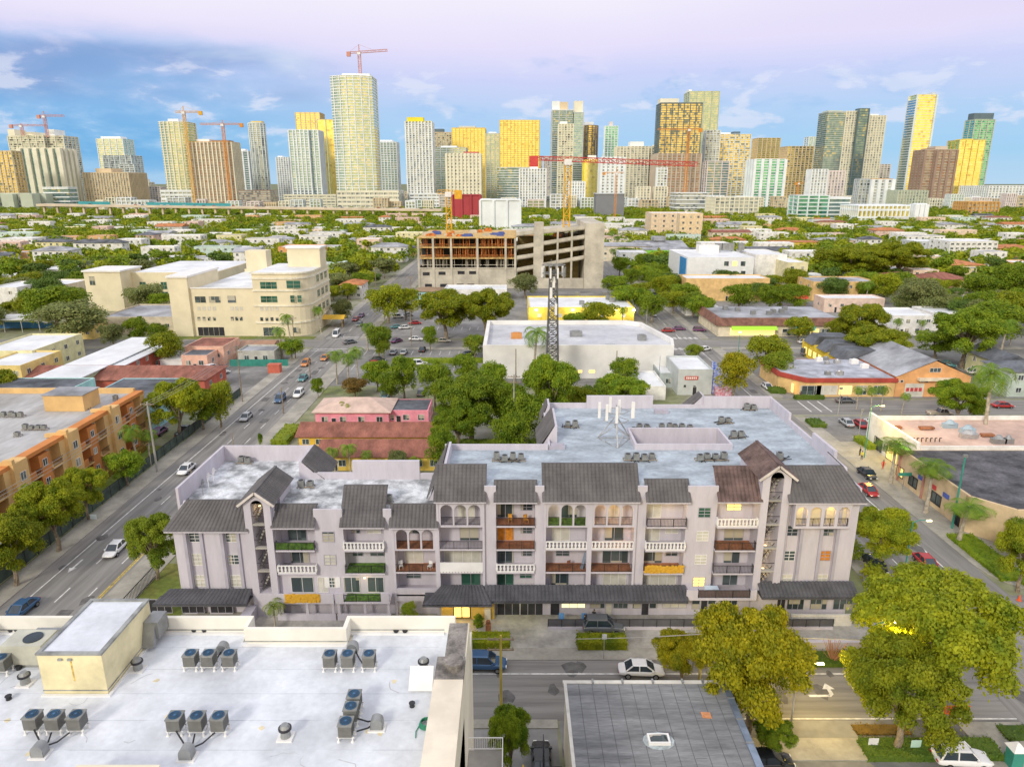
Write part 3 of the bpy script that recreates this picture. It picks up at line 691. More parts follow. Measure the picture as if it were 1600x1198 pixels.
def railing(par, x0, x1, y, zf, kind, side=.6, h=1.0):
    g = MB()
    if kind == 'white':
        n = max(4, round((x1 - x0) / .42)); g.box(x0, x1, y, y + .12, zf + h - .12, zf + h); g.box(x0, x1, y, y + .12, zf, zf + .14)
        for i in range(n + 1):
            x = x0 + (x1 - x0) * i / n; g.box(x - .08, x + .08, y + .01, y + .11, zf + .14, zf + h - .12); g.box(x - .13, x + .13, y + .02, y + .10, zf + .32, zf + .55)
        for x in (x0, x1): g.box(x - .06, x + .06, y + .12, y + side, zf + .1, zf + h)
        m = m_white
    elif kind in ('dark', 'gold', 'greenp'):
        g.box(x0, x1, y, y + .05, zf + h - .05, zf + h); g.box(x0, x1, y, y + .05, zf + .06, zf + .10)
        for i in range(int((x1 - x0) / .16) + 1): x = x0 + .02 + i * .16; g.box(x - .012, x + .012, y + .01, y + .04, zf, zf + h)
        for i in range(4): x = x0 + (x1 - x0) * i / 3; g.box(x - .03, x + .03, y - .01, y + .05, zf, zf + h)
        for x in (x0, x1):
            g.box(x - .02, x + .02, y + .05, y + side, zf + h - .05, zf + h)
            for k_ in range(4): yy = y + .1 + k_ * side / 4; g.box(x - .01, x + .01, yy, yy + .02, zf, zf + h)
        m = m_black
    elif kind == 'solid': g.box(x0, x1, y, y + .18, zf, zf + h); g.box(x0 - .0, x0 + .18, y + .18, y + side + .4, zf, zf + h); g.box(x1 - .18, x1, y + .18, y + side + .4, zf, zf + h); m = m_lil
    elif kind == 'screen':
        g.box(x0, x1, y - .03, y + .1, zf + .1, zf + h + .25)
        for i in range(14): x = x0 + (x1 - x0) * (i + .5) / 14; g.box(x - .13, x + .13, y - .035, y + .08, zf - .06, zf + .1)
        m = m_white
    g.build('railing', m, par)
    if kind == 'gold':
        g = MB(); g.box(x0, x1, y - .02, y - .001, zf + .05, zf + h - .06); rn = random.Random(int(x0 * 10));
        for i in range(150): x, zz_ = rn.uniform(x0, x1), zf + rn.uniform(.1, h); g.box(x - .12, x + .12, y - rn.uniform(.05, .12), y - .025, zz_ - .10, zz_ + .10)
        g.build('garland', m_gold, par)
    if kind == 'greenp': B(x0, x1, y + .05, y + .08, zf + .1, zf + h - .05).build('fabric_screen', m_turf, par)
def bay(x0, x1, floors, proj=.55, walls=None):
    """floors: list of (floor z, rail kind, [openings (fx0, fx1, kind)], floor material)"""
    for (zf, kind, ops, fm) in floors:
        o = B(x0 + .02, x1 - .02, YF - proj, YM, zf - .2, zf); o = o.build('balcony', m_lil, mb_)
        B(x0 + .05, x1 - .05, YF - proj + .05, YM - .02, zf + .001, zf + .02).build('balcony_floor', fm or m_bayw, o)
        if kind: railing(o, x0 + .06, x1 - .06, YF - proj, zf, kind, proj)
        for (a_, c_, k_) in ops:
            w_ = (c_ - a_) * (x1 - x0); xx = x0 + (a_ + c_) / 2 * (x1 - x0)
            dr = w_ > 1.7
            hh = 2.2 if dr else 1.2; zc2 = zf + (1.12 if dr else 1.55)
            win(mb_, xx, YM - .004, zc2, w_, hh, 'F', {'d': 'dark', 'l': 'lit', 'p': 'pale', 'b': 'blind', 'g': 'green', 'o': 'orange'}[k_], m_white if k_ in 'bp' else m_lil2, max(2, round(w_ / 1.0)) if dr else 2, 1 if dr else 3, 'glass_door' if dr else 'window')
m_or = M('orange_shutter', (.62, .24, .03), .7, .15, 2); GL['orange'] = m_or
def solidwall(x0, x1, z0_, z1_, y0=YF, y1=YM, nm='wall', mt=None): P(nm, B(x0, x1, y0, y1, z0_, z1_), mt or m_lil)
def arches(x0, x1, zf, zt, n, y=YF - .25, th=.3, edge=.22, pier=.2, rise=None):
    """a wall pierced by n round-headed openings"""
    g = MB(); w_ = (x1 - x0 - 2 * edge - (n - 1) * pier) / n; r = w_ / 2; zs = zt - .35 - r; K = 12
    g.box(x0, x0 + edge, y, y + th, zf, zt); g.box(x1 - edge, x1, y, y + th, zf, zt)
    for i in range(n):
        a_ = x0 + edge + i * (w_ + pier); cx = a_ + r
        if i < n - 1: g.box(a_ + w_, a_ + w_ + pier, y, y + th, zf, zt)
        for k_ in range(K):
            t0, t1 = math.pi * (1 - k_ / K), math.pi * (1 - (k_ + 1) / K)
            p0 = (cx + r * math.cos(t0), zs + r * math.sin(t0)); p1 = (cx + r * math.cos(t1), zs + r * math.sin(t1))
            g.add([(p0[0], y, p0[1]), (p1[0], y, p1[1]), (p1[0], y, zt), (p0[0], y, zt), (p0[0], y + th, p0[1]), (p1[0], y + th, p1[1]), (p1[0], y + th, zt), (p0[0], y + th, zt)], ((0, 1, 2, 3), (7, 6, 5, 4), (0, 4, 5, 1)))
    P('arcade', g, m_lil)
# x of every bay and pier
q = {k_: X8(v) for k_, v in dict(w0=265, t0=384, t1=426, a0=427, a1=489, b0=534, b1=598, c0=611, c1=682, d1=757, e0=775, e1=836, f0=850, fm=922, f1=995, g0=1010, g1=1073, h0=1120, h1=1184, u0=1184, u1=1228, x0=1229, x1=1342).items()}
TL = 13.1; TR = 16.1
for a_, c_ in ((q['t1'], q['a0'] + .01), (q['a1'], q['b0']), (q['b1'], q['c0'])): solidwall(a_, c_, 0, TL); P('parapet', B(a_, c_, YF, YF + .25, TL, 13.5), m_lil); P('roof', B(a_, c_, YF + .25, YM, TL, TL + .05), m_lroof)
for a_, c_ in ((q['d1'], q['e0']), (q['e1'], q['f0']), (q['f1'], q['g0']), (q['g1'], q['h0'])): solidwall(a_, c_, 0, TR); P('parapet', B(a_, c_, YF, YF + .25, TR, 16.35), m_lil); P('roof', B(a_, c_, YF + .25, YM, TR, TR + .05), m_rroof)
for a_, c_ in (('a0', 'a1'), ('b0', 'b1'), ('c0', 'c1')): solidwall(q[a_], q[c_], 0, F1 - .2)
for a_, c_ in (('e0', 'e1'), ('f0', 'f1'), ('g0', 'g1'), ('h0', 'h1')): solidwall(q[a_], q[c_], 0, F1 - .2)
# left bays
bay(q['a0'], q['a1'], [(F3, 'greenp', [(.18, .66, 'd')], None), (F2, 'white', [(.2, .68, 'd')], None)])
bay(q['b0'], q['b1'], [(F3, 'white', [(.1, .32, 'd'), (.5, .85, 'b')], None), (F2, 'dark', [(.1, .36, 'd'), (.55, .9, 'd')], m_turf)])
bay(q['c0'], q['c1'], [(F3, None, [(.25, .55, 'd')], m_rust), (F2, None, [(.2, .62, 'b')], m_rust), (F1, None, [(.22, .55, 'd')], None)], .25)
# right bays
bay(xm, q['d1'], [(F4, None, [(.42, .78, 'b')], None), (F3, None, [(.45, .86, 'd')], None), (F2, None, [(.1, .9, 'b')], None), (F1, None, [(.46, .88, 'g')], None)], .25)
bay(q['e0'], q['e1'], [(F4, 'dark', [(.02, .45, 'd'), (.64, .94, 'd')], m_rust), (F3, 'dark', [(.02, .45, 'o'), (.64, .94, 'd')], m_rust), (F2, 'white', [(.02, .45, 'd'), (.66, .94, 'd')], None), (F1, None, [(.02, .45, 'g'), (.62, .94, 'g')], None)], .3)
for a_, c_, v in ((q['f0'], q['fm'], 0), (q['fm'], q['f1'], 1)):
    bay(a_, c_, [(F4, None, [(.4, .75, 'b' if v else 'd')], m_turf if not v else None), (F3, None, [(.2, .6, 'b')] if not v else [(.38, .8, 'd')], None), (F2, None, [(.3, .6, 'd')] if not v else [(.35, .92, 'd')], m_rust), (F1, None, [(.2, .6, 'd'), ] if not v else [(.38, .9, 'b')], None)], .25)
bay(q['g0'], q['g1'], [(F4, 'dark', [(.05, .45, 'b')], None), (F3, 'white', [(.05, .45, 'b'), (.6, .92, 'b')], None), (F2, 'gold', [(.05, .55, 'd'), (.62, .95, 'd')], m_rust), (F1, None, [(.05, .95, 'b')], None)])
bay(q['h0'], q['h1'], [(F4, 'white', [(.36, .72, 'l')], None), (F3, 'dark', [(.36, .84, 'd')], m_rust), (F2, 'dark', [(.4, .8, 'd')], None), (F1, None, [(.42, .8, 'd')], None)])
# loggia fronts: side piers, floor bands, arcades, rails
def loggia(x0, x1, levels, top, mid=None, n=3, arch=F3):
    for x in [x0, x1 - .25] + ([mid - .28] if mid else []):
        w_ = .25 if x != (mid or 0) - .28 else .56
        solidwall(x, x + w_, 0, top, YF - .3, YM - .01, 'pier')
    segs = [(x0 + .25, x1 - .25)] if not mid else [(x0 + .25, mid - .28), (mid + .28, x1 - .25)]
    for (a_, c_) in segs:
        arches(a_, c_, arch, top, n)
        railing(mb_, a_ + .2, c_ - .2, YF - .06, arch, 'dark', .02)
    return segs
s_ = loggia(q['c0'], q['c1'], 3, 11.45)
for a_, c_ in s_: railing(mb_, a_, c_, YF - .25, F2, 'dark', .05); solidwall(a_, c_, F1 - .9, F1 + .75, YF - .25, YF, 'terrace_wall')
s_ = loggia(xm, q['d1'], 4, 14.55, arch=F4)
for a_, c_ in s_: railing(mb_, a_, c_, YF - .25, F3, 'dark', .05); railing(mb_, a_, c_, YF - .3, F2, 'screen', .05); solidwall(a_, c_, 0, F1 - .2, YF - .2, YF)
s_ = loggia(q['f0'], q['f1'], 4, 14.55, q['fm'], 3, F4)
for a_, c_ in s_: railing(mb_, a_, c_, YF - .3, F3, 'white', .05); railing(mb_, a_, c_, YF - .25, F2, 'dark', .05); railing(mb_, a_, c_, YF - .25, F1, 'dark', .05)
# mansards
mans(q['a0'], q['a1'], 11.55, 13.55, RL); mans(q['b0'], q['b1'], 11.6, 15.2, RL); mans(q['c0'], q['c1'], 11.55, 13.55, RL)
mans(xm, q['d1'], 14.75, 17.95, RR_); mans(q['e0'], q['e1'], 14.7, 16.55, RR_); mans(q['f0'], q['f1'], 14.75, 18.05, RR_)
mans(q['g0'], q['g1'], 14.7, 16.65, RR_); mans(q['h0'], q['h1'], 14.75, 17.8, RR_, ml=m_tiler, over=.2)
# windows in the plain strips
for zz_, k_, fr in ((10.1, 'dark', m_lil2), (7.15, 'blind', m_lil2), (4.2, 'dark', m_white)): win(mb_, (q['a1'] + q['b0']) / 2 - .1, YF - .003, zz_, 1.35, 1.3, 'F', k_, fr, 2, 3)
B(q['a1'] + .7, q['a1'] + 1.25, YF - .1, YF - .02, 3.6, 4.9).build('shutter', m_white, mb_); B(q['b0'] - 1.35, q['b0'] - .75, YF - .1, YF - .02, 3.6, 4.9).build('shutter', m_white, mb_)
for zz_, k_, fr in ((13.15, 'green', m_lil2), (10.2, 'blind', m_white), (7.2, 'blind', m_white), (4.3, 'lit', m_lil2)): win(mb_, (q['g1'] + q['h0']) / 2 + .3, YF - .003, zz_, 1.35, 1.2, 'F', k_, fr, 2, 3)
x0, x1 = XL, q['t0'];
def wing(x0, x1, cols, z0_, z1_, kinds):
    xs = [x0] + [v for c_ in cols for v in (c_ - .75, c_ + .75)] + [x1]
    for i in range(0, len(xs), 2): solidwall(xs[i], xs[i + 1], 0, z1_, YF - .05, YM)
    for ci, c_ in enumerate(cols):
        for s in (-1, 1): P('fin', B(c_ + s * .93 - .18, c_ + s * .93 + .18, YF - .25, YF - .052, z0_, z1_ - .02), m_lil2)
        P('wall', B(c_ - .75, c_ + .75, YF + .35, YM, 0, z1_), m_lil)
        for zz_, k_, fr in kinds[ci]: win(mb_, c_, YF + .345, zz_, 1.3, 1.25 if k_ != 'blind' else 1.5, 'F', k_, fr, 2, 3)
wing(x0, x1, [X8(297), X8(355)], F1, 11.1, [[(9.9, 'dark', m_white), (7.0, 'blind', m_white), (4.2, 'blind', m_white)], [(9.9, 'dark', m_white), (7.0, 'dark', m_white), (4.2, 'blind', m_white)]])
mans(x0 - .4, x1, 11.1, 13.75, RL, hl=1.9, over=.35); solidwall(x0 + .2, x1, 11.1, 11.85, YF + .1, YM)
b = MB(); tiles(b, (x0 - .75, 75.2, 11.1), (x0 - .75, 71.95, 11.1), (x0 + 1.2, 74.4, 13.75), (x0 + 1.2, 75.2, 13.75)); P('mansard_roof', b, m_tile)
x0, x1 = q['x0'], q['x1'] - .2; c1_, c2_ = X8(1243), X8(1300)
wing(x0, x1, [c1_, c2_], F1, 14.8, [[(10.7, 'dark', m_lil2), (7.5, 'dark', m_white), (4.3, 'blind', m_white)], [(10.7, 'dark', m_lil2), (7.5, 'orange', m_lil2), (4.3, 'blind', m_white)]])
P('box_window_floor', B(x0 + .55, c2_ + 1.75, YF - .95, YF - .05, 11.6, 11.85), m_lil); P('box_window_roof', B(x0 + .55, c2_ + 1.75, YF - .95, YF - .05, 14.6, 14.8), m_lil)
for xx in (x0 + .55, c2_ + 1.57): P('box_window_side', B(xx, xx + .18, YF - .7, YF - .05, 11.85, 14.6), m_lil)
P('loggia_wall', B(x0 + .75, c2_ + 1.55, YF - .16, YF - .06, 11.85, 14.6), M('cream_render', (.66, .58, .40), .8, .06))  # gold of the loggia lamplight is put into this wall colour
_y = YF; arches(x0 + .55, c2_ + 1.75, 11.85, 14.6, 4, YF - .95, .24, .2, .35); railing(mb_, x0 + .8, c2_ + 1.5, YF - .8, 11.85, 'dark', .02, .95)
mans(x0 - .1, x1 + .1, 14.85, 18.0, RR_, ye=71.5, hr=1.9, over=.3)
b = MB(); tiles(b, (x1 + .4, 71.5, 14.85), (x1 + .9, 79, 14.85), (x1 - 1.3, 79, 18.0), (x1 - 1.5, 74.5, 18.0)); P('mansard_roof', b, m_tile)
b = MB(); b.prism([(x1 - 1.5, 74.8), (x1 - 1.3, 79), (x1 - 1.0, 79), (x1 - 1.1, 74.8)], RR_, 17.9); P('mansard_wall', b, m_lil)
solidwall(x0 - .0, x1, 14.8, 15.8, YF + .1, YM)
B(x1 - .02, XRR, YF, YM, 0, RR_ ).build('wall', m_lil, mb_)
# east side windows & a lower flank
winrow(mb_, XRR - 1, XRR, 76, 101, (4.3, 7.2, 10.2, 13.1), 1.3, 'R', 6, 1.4)
winrow(mb_, XL, XL + 1, 76, 87, (4.3, 7.2, 10.2), 1.3, 'L', 3, 1.4)
def stair(x0, x1, zt, ze, ridge, yb, mt, top_arch):
    xc = (x0 + x1) / 2; r = (x1 - x0) * .235; y0 = YF - .6; y1 = YM
    g = MB(); g.box(x0, xc - r, y0, y1, 0, zt); g.box(xc + r, x1, y0, y1, 0, zt)
    g.box(xc - r, xc + r, y0, y1, 0, 3.1); K = 12; zs = top_arch - r
    for k_ in range(K):
        t0, t1 = math.pi * (1 - k_ / K), math.pi * (1 - (k_ + 1) / K)
        p0 = (xc + r * math.cos(t0), zs + r * math.sin(t0)); p1 = (xc + r * math.cos(t1), zs + r * math.sin(t1))
        g.add([(p0[0], y0, p0[1]), (p1[0], y0, p1[1]), (p1[0], y0, zt), (p0[0], y0, zt), (p0[0], y0 + .5, p0[1]), (p1[0], y0 + .5, p1[1]), (p1[0], y0 + .5, zt), (p0[0], y0 + .5, zt)], ((0, 1, 2, 3), (7, 6, 5, 4), (0, 4, 5, 1)))
    g.exx([(x0, zt), (x1, zt), (xc, zt + (x1 - x0) / 2 * .72)], y0, y1 + .5); P('stair_tower_wall', g, m_lil)
    P('stair_back_wall', B(xc - r, xc + r, y1 - .25, y1 - .02, 3.1, zt), m_bayw)
    zf = 3.1; i = 0
    while zf < top_arch - 2:
        g = MB(); zn = zf + 2.95
        g.box(xc - r, xc + r, y0 + .05, y0 + .5, zf + 2.75, zf + 2.95)
        for s in range(7): g.box(xc - r + s * r * 2 / 7, xc - r + (s + 1) * r * 2 / 7, y0 + .8, y1 - .3, zf + s * .4, zf + s * .4 + .15)
        P('stair_flight', g, m_conc)
        g = MB(); g.bar((xc - r, y0 + .7, zf + 1), (xc + r, y0 + .7, zf + 3.2), .06); g.bar((xc - r, y0 + .1, zf + .95), (xc + r, y0 + .1, zf + .95), .05); P('stair_rail', g, m_black)
        zf = zn; i += 1
    # gabled roof running back
    hw = (x1 - x0) / 2 + .55; rise = hw * .78; zg = zt - .1; yb_ = yb
    g = MB(); tiles(g, (xc - hw, y0 - .35, zg), (xc - hw, yb_ , zg), (xc, yb_, zg + rise), (xc, y0 - .35, zg + rise)); tiles(g, (xc + hw, yb_, zg), (xc + hw, y0 - .35, zg), (xc, y0 - .35, zg + rise), (xc, yb_, zg + rise))
    g.bar((xc, y0 - .35, zg + rise + .05), (xc, yb_, zg + rise + .05), .3, .15); P('gable_roof', g, mt)
    g = MB();
    for s in (-1, 1): g.bar((xc + s * hw, y0 - .36, zg - .08), (xc, y0 - .36, zg + rise - .06), .10, .26)
    P('bargeboard', g, M('pale_trim', (.66, .60, .56), .7))
    g = MB(); g.exx([(xc - hw + .3, zg - .06), (xc + hw - .3, zg - .06), (xc, zg + rise - .2)], y1 + .5, yb_ - .1); g.box(xc - hw + .4, xc + hw - .4, y1 + .5, yb_ - .1, RL if zt < 15 else RR_, zg - .06); P('gable_wall', g, m_lil)
    return xc, r
s1 = stair(q['t0'] + .02, q['t1'] - .02, 14.5, 0, 0, 79.3, m_tile, 14.9); s2 = stair(q['u0'] + .02, q['u1'] - .02, 17.6, 0, 0, 79.6, m_tiler, 18.3)
# side mansards on the roof
def sidemans(xe, xt, y0, y1, ze, zt, hip_=0, mt=m_tile):
    g = MB(); tiles(g, (xe, y1, ze), (xe, y0, ze), (xt, y0 + hip_, zt), (xt, y1, zt)) if xe < xt else tiles(g, (xe, y0, ze), (xe, y1, ze), (xt, y1, zt), (xt, y0 + hip_, zt)); P('mansard_roof', g, mt)
    g = MB(); s = .3 if xe < xt else -.3; g.exx([(xe + s * .6, ze - .25), (xt, ze - .3), (xt + s, ze - .3), (xt + s, zt - .05), (xt, zt - .08)], y0 + .15, y1 - .1); P('mansard_wall', g, m_lil)
sidemans(xm - 1.3, xm + .6, 75.2, 83.8, 13.6, 17.6, .3); sidemans(3.4, 5.6, 86.5, 94.5, 15.4, 18.6, .4)
sidemans(4.2, 5.2, 97.5, 101, 15.6, 18, .2); sidemans(-23.4, -26.4, 81.9, 88.2, 12.9, 15.5, .2); sidemans(26.5, 28.9, 101.8, 104.5, 16.0, 18.0, .3)
def canopy(x0, x1, zw, ze, ye=70.3, yw=YF - .3, hl=0, hr=0, mt=None):
    g = MB(); tiles(g, (x0, ye, ze), (x1, ye, ze), (x1 - hr, yw, zw), (x0 + hl, yw, zw))
    g.exy([(ye, ze - .22), (yw, ze - .22), (yw, ze - .1), (ye, ze)], x0 + .05, x1 - .05); P('canopy', g, mt or m_tileg)
m_tileg = M('grey_tile', (.095, .095, .105), .7, .15, .5, fine=.07)
canopy(onY(240, 930, 71)[0], q['t0'] - .1, 3.5, 2.75, hl=1.2); canopy(X8(668) - .6, X8(770), 4.0, 3.15, 69.6, hl=2.0, hr=1.2); canopy(X8(770) - 1.0, X8(1078), 4.0, 3.15); canopy(q['u1'] - 2.6, q['x1'] + .3, 4.5, 3.6, ye=70.4)
for a_, c_, k_ in ((q['a0'] - .2, q['b0'] - 1.2, 'gold'), (q['b0'] - 1.0, q['b1'] + .6, 'turf')):
    o = B(a_, c_, 70.9, YF, F1 - .25, F1).build('terrace', m_lil, mb_)
    if k_ == 'gold':
        B(a_, c_, 70.9, 71.1, F1, F1 + 1.0).build('terrace_wall', m_lil, o)
        g = MB(); rn = random.Random(3); g.box(a_ + 1.2, c_ - 1.5, 70.86, 70.898, F1 - .05, F1 + 1.05);
        for i in range(260): xx, zz_ = rn.uniform(a_ + 1.3, c_ - 1.6), F1 + rn.uniform(0, 1.05); g.box(xx - .12, xx + .12, rn.uniform(70.74, 70.83), 70.858, zz_ - .1, zz_ + .1)
        g.build('garland', m_gold, o)
    else:
        B(a_ + 1, c_ - 1, 71, YF - .1, F1 + .002, F1 + .03).build('turf', m_turf, o)
        for xx in (a_, c_ - 1.0): B(xx, xx + .95, 70.9, 71.1, F1, F1 + 1.1).build('terrace_wall', m_lil, o)
        railing(o, a_ + 1, c_ - 1.05, 70.95, F1, 'dark', .1, .9)
    B(a_, c_, 71.3, 71.5, 0, .9).build('terrace_base', m_lil, o);
    for xx in (a_ + .1, (a_ + c_) / 2, c_ - .4): B(xx, xx + .3, 71.3, 71.5, .9, F1 - .25).build('column', m_lil, o)
    for w_ in (('d', .22, .6), ('b', .68, .85)) if k_ == 'gold' else (('d', .1, .4), ('d', .55, .85)):
        xx = a_ + (c_ - a_) * (w_[1] + w_[2]) / 2; win(mb_, xx, YF - .004 , F1 + 1.15, (c_ - a_) * (w_[2] - w_[1]), 2.0, 'F', {'d': 'dark', 'b': 'blind'}[w_[0]], m_white, 2, 1, 'glass_door')
solidwall(q['a0'], q['a1'], F1 - .2, F2 - .2, YF + .01, YM - .3); solidwall(q['b0'], q['b1'], F1 - .2, F2 - .2, YF + .01, YM - .3)
o = B(q['g1'] + .2, q['h1'] + .2, 70.9, YF, F1 + .2, F1 + .5).build('terrace', m_lil, mb_); railing(o, q['g1'] + 1.6, q['h1'] - .6, 70.95, F1 + .5, 'dark', .4, 1.0)
B(q['g1'] + 1.65, q['h1'] - .65, 71.01, 71.05, F1 + .6, F1 + 1.45).build('mesh_screen', M('brown_mesh', (.16, .12, .12), .9), o); B(q['g1'] + .2, q['g1'] + 1.5, 70.9, 71.05, F1 + .5, F1 + 1.5).build('terrace_wall', m_lil, o); B(q['h1'] - .5, q['h1'] + .2, 70.9, 71.05, F1 + .5, F1 + 1.5).build('terrace_wall', m_lil, o)
# ground floor of the right part
yG = YF - .26
for px0, px1, k_, nm, zz_, hh in ((777, 812, 'open', 'garage_door', 1.15, 2.3), (813, 848, 'open', 'garage_door', 1.15, 2.3), (860, 874, 'open', 'door', 1.1, 2.2), (877, 914, 'pale', 'window', 1.5, 1.0), (922, 944, 'dark', 'window', 1.5, 1.1), (946, 956, 'blind', 'door', 1.1, 2.2), (958, 980, 'dark', 'window', 1.5, 1.1), (988, 1001, 'dark', 'window', 1.5, 1.1), (1002, 1013, 'open', 'door', 1.1, 2.2), (1014, 1026, 'dark', 'window', 1.5, 1.1), (1034, 1072, 'blind', 'window', 1.5, 1.0),
        (1080, 1092, 'dark', 'window', 1.6, 1.5), (1094, 1104, 'open', 'door', 1.1, 2.2), (1105, 1116, 'dark', 'window', 1.6, 1.5), (1124, 1150, 'dark', 'window', 1.6, 1.6), (1205, 1225, 'open', 'door', 1.1, 2.3), (1228, 1254, 'dark', 'window', 1.6, 1.6), (1264, 1290, 'dark', 'window', 1.6, 1.6), (1300, 1330, 'dark', 'window', 1.6, 1.6)):
    xa, xb = onY(px0, 955, yG)[0], onY(px1, 955, yG)[0]; win(mb_, (xa + xb) / 2, yG - .003, zz_, xb - xa, hh, 'F', k_, m_lil2, 1 if xb - xa < 1.5 else 3, 1, nm)
b = MB(); b.box(X8(776), XRR - .05, yG, YF - .06, 0, F1 - .25); P('ground_floor_wall', b, m_lil)
b = MB(); b.box(xm + .3, X8(772), yG - .9, yG - .7, 0, 2.9); P('entrance_wall', b, M('lamp_yellow_render', (.60, .42, .10), .8))  # yellow of the lit entrance is painted into the wall colour
ex = (xm + X8(757)) / 2; win(mb_, ex, yG - .904, 1.3, 1.9, 2.0, 'F', 'lit', m_black, 2, 1, 'entrance_door', t=.1)
for px in (397, 250, 300, 345):
    xx = onY(px, 955, 72.3)[0]
    if px != 397: win(mb_, xx, YF - .06, 1.1, 2.6, 1.8, 'F', 'open', m_lil2, 3, 1, 'garage_door')
win(mb_, s1[0] + 1.4, YF - .605, 1.1, .95, 2.1, 'F', 'blind', m_white, 1, 1, 'door')
b = MB(); b.box(XL - 1, q['t0'], 70.5, 70.7, 0, .5); P('forecourt_wall', b, m_lil)
# lit lamps under the ceilings
def lamp(par, x, y, z_, p, col=(1, .72, .32), r=.12):
    B(x - r, x + r, y - r, y + r, z_ - .06, z_).build('ceiling_lamp', lampmat('lamp_glass', col, 3), par)
    l_ = bpy.data.lights.new('lamp_light', 'POINT'); l_.energy = p; l_.color = col; l_.shadow_soft_size = .15
    o_ = bpy.data.objects.new('lamp_light', l_); C.objects.link(o_); o_.parent = par; v = Vector(par.location); o_.location = (x - v.x, y - v.y, z_ - .2 - v.z)
for i in range(2): lamp(mb_, c1_ + .1 + i * 3.7, YF - .45, 14.55, 55)
lamp(mb_, (q['fm'] + q['f1']) / 2, YF + .6, 14.4, 90, (1, .55, .15)); lamp(mb_, (q['f0'] + q['fm']) / 2 - 1.2, YF + .6, 14.4, 50, (1, .8, .5)); lamp(mb_, (q['fm'] + q['f1']) / 2 + .7, YF + .8, 11.3, 40, (1, .5, .12))
lamp(mb_, (q['g0'] + q['g1']) / 2 + .6, YF + .5, 14.4, 60); lamp(mb_, (q['h0'] + q['h1']) / 2, YF + .5, 14.5, 60); lamp(mb_, (q['g0'] + q['g1']) / 2 , YF + .5, 8.35, 25)
lamp(mb_, ex, 70.8, 2.9, 110, (1, .66, .12)); lamp(mb_, ex - 1.5, 70.8, 2.9, 60, (1, .66, .12)); lamp(mb_, X8(812), 71.0, 2.8, 60, (.9, .85, .3))
lamp(mb_, s1[0] - .2, YF + .8, 13.6, 6); lamp(mb_, s2[0], YF + .8, 8.6, 10); lamp(mb_, s2[0], YF + .8, 5.6, 10); lamp(mb_, q['b0'] + 2.3, YF - .8, 5.3, 12)
# mesh fence and low wall before the ground floor
xf0, xf1 = onY(856, 968, 70)[0], onY(1300, 968, 70)[0]
t = thing('fence', 'dark mesh fence on a low wall before the ground floor windows', 'fence', (xf0, 69.6, 0))
B(xf0, xf1, 69.5, 69.7, .06, .40).build('low_wall', m_lil, t); B(xf0, xf1, 69.59, 69.61, .45, 1.35).build('mesh', M('fence_mesh', (.10, .10, .11), .8), t)
g = MB()
for i in range(22): xx = xf0 + (xf1 - xf0) * i / 21; g.box(xx - .03, xx + .03, 69.55, 69.6, .4, 1.4)
g.box(xf0, xf1, 69.55, 69.585, 1.36, 1.42); g.build('posts', m_black, t)
ZR = 18.0
m_crm = M('cream_render', (.78, .72, .56), .8, .06, .3); m_crm2 = M('cream_stained', (.76, .68, .42), .8, .10, .5)
m_memb = M('white_membrane', (.66, .69, .74), .5, .09, .3, fine=.06)
m_flash = M('flashing', (.30, .31, .30), .6, .2, 1)
m_cap = M('weathered_cap', (.34, .31, .28), .9, .3, .8, col2=(.12, .11, .10), fine=.2)
W = lambda px, py, z_=ZR: at(px, py, z_)
tw = thing('apartment_block', 'big block with a flat white roof and cream parapets filling the lower left corner', 'building', (-20, 30, 0))
yb1 = at(300, 985, ZR)[1]; yb0 = at(500, 1003, ZR)[1]
xl_ = -37.2; xA = at(385, 1000, ZR)[0]; xB = at(545, 1000, ZR)[0]; xr_ = at(695, 985, ZR)[0]
Pw = lambda nm, bb, mt: bb.build(nm, mt, tw)
XE = at(735, 975, 20)[0] - .05            # east face
Pw('wall', B(xl_, XE, 16, yb0, 0, ZR - .1), m_crm); Pw('wall', MB().box(xl_, xA, yb0, yb1, 0, ZR - .1).box(xB, XE, yb0, yb1, 0, ZR - .1), m_crm)
Pw('roof', MB().box(xl_ + .2, XE - .2, 16, yb0 - .0, ZR - .1, ZR).box(xl_ + .2, xA - .2, yb0, yb1 - .2, ZR - .1, ZR).box(xB + .2, XE - .2, yb0, yb1 - .2, ZR - .1, ZR), m_memb)
b = MB(); zp = ZR + 1.25; tk = .28
b.box(xl_, xA + tk, yb1 - tk, yb1, ZR, zp); b.box(xA, xA + tk, yb0, yb1 - tk, ZR, zp); b.box(xA + tk, xB - tk, yb0 - tk, yb0, ZR, zp); b.box(xB - tk, xB, yb0 - tk, yb1, ZR, zp); b.box(xB, xr_ + .8, yb1 - tk, yb1, ZR, zp)
b.box(xl_, xl_ + tk, 16, yb1 - tk, ZR, zp); Pw('parapet', b, M('parapet_paint', (.80, .77, .68), .7, .05, .3))
b = MB(); zf = ZR + .2
for a_, c_, y in ((xl_ + tk, xA, yb1 - tk), (xA, xB, yb0 - tk), (xB, xr_, yb1 - tk)): b.box(a_, c_, y - .03, y - .002, zf + .05, zf + .12);
for a_, c_, y in ((xl_ + tk, xA, yb1 - tk), (xA, xB, yb0 - tk), (xB, xr_, yb1 - tk)): b.box(a_, c_, y - .25, y - .004, ZR, ZR + .12, 1)
Pw('flashing', b, [m_flash, m_white])
for (a_, b_, dpt) in ((120, 1000, 1),):       # parapet across the bottom of the picture
    (xa, ya), (xb, yb) = at(a_, 1194, ZR + 1.2), at(b_, 1194, ZR + 1.2); Pw('parapet', B(xa, at(250, 1194, ZR + 1.2)[0], ya - .35, ya, ZR, ZR + 1.2), m_crm)
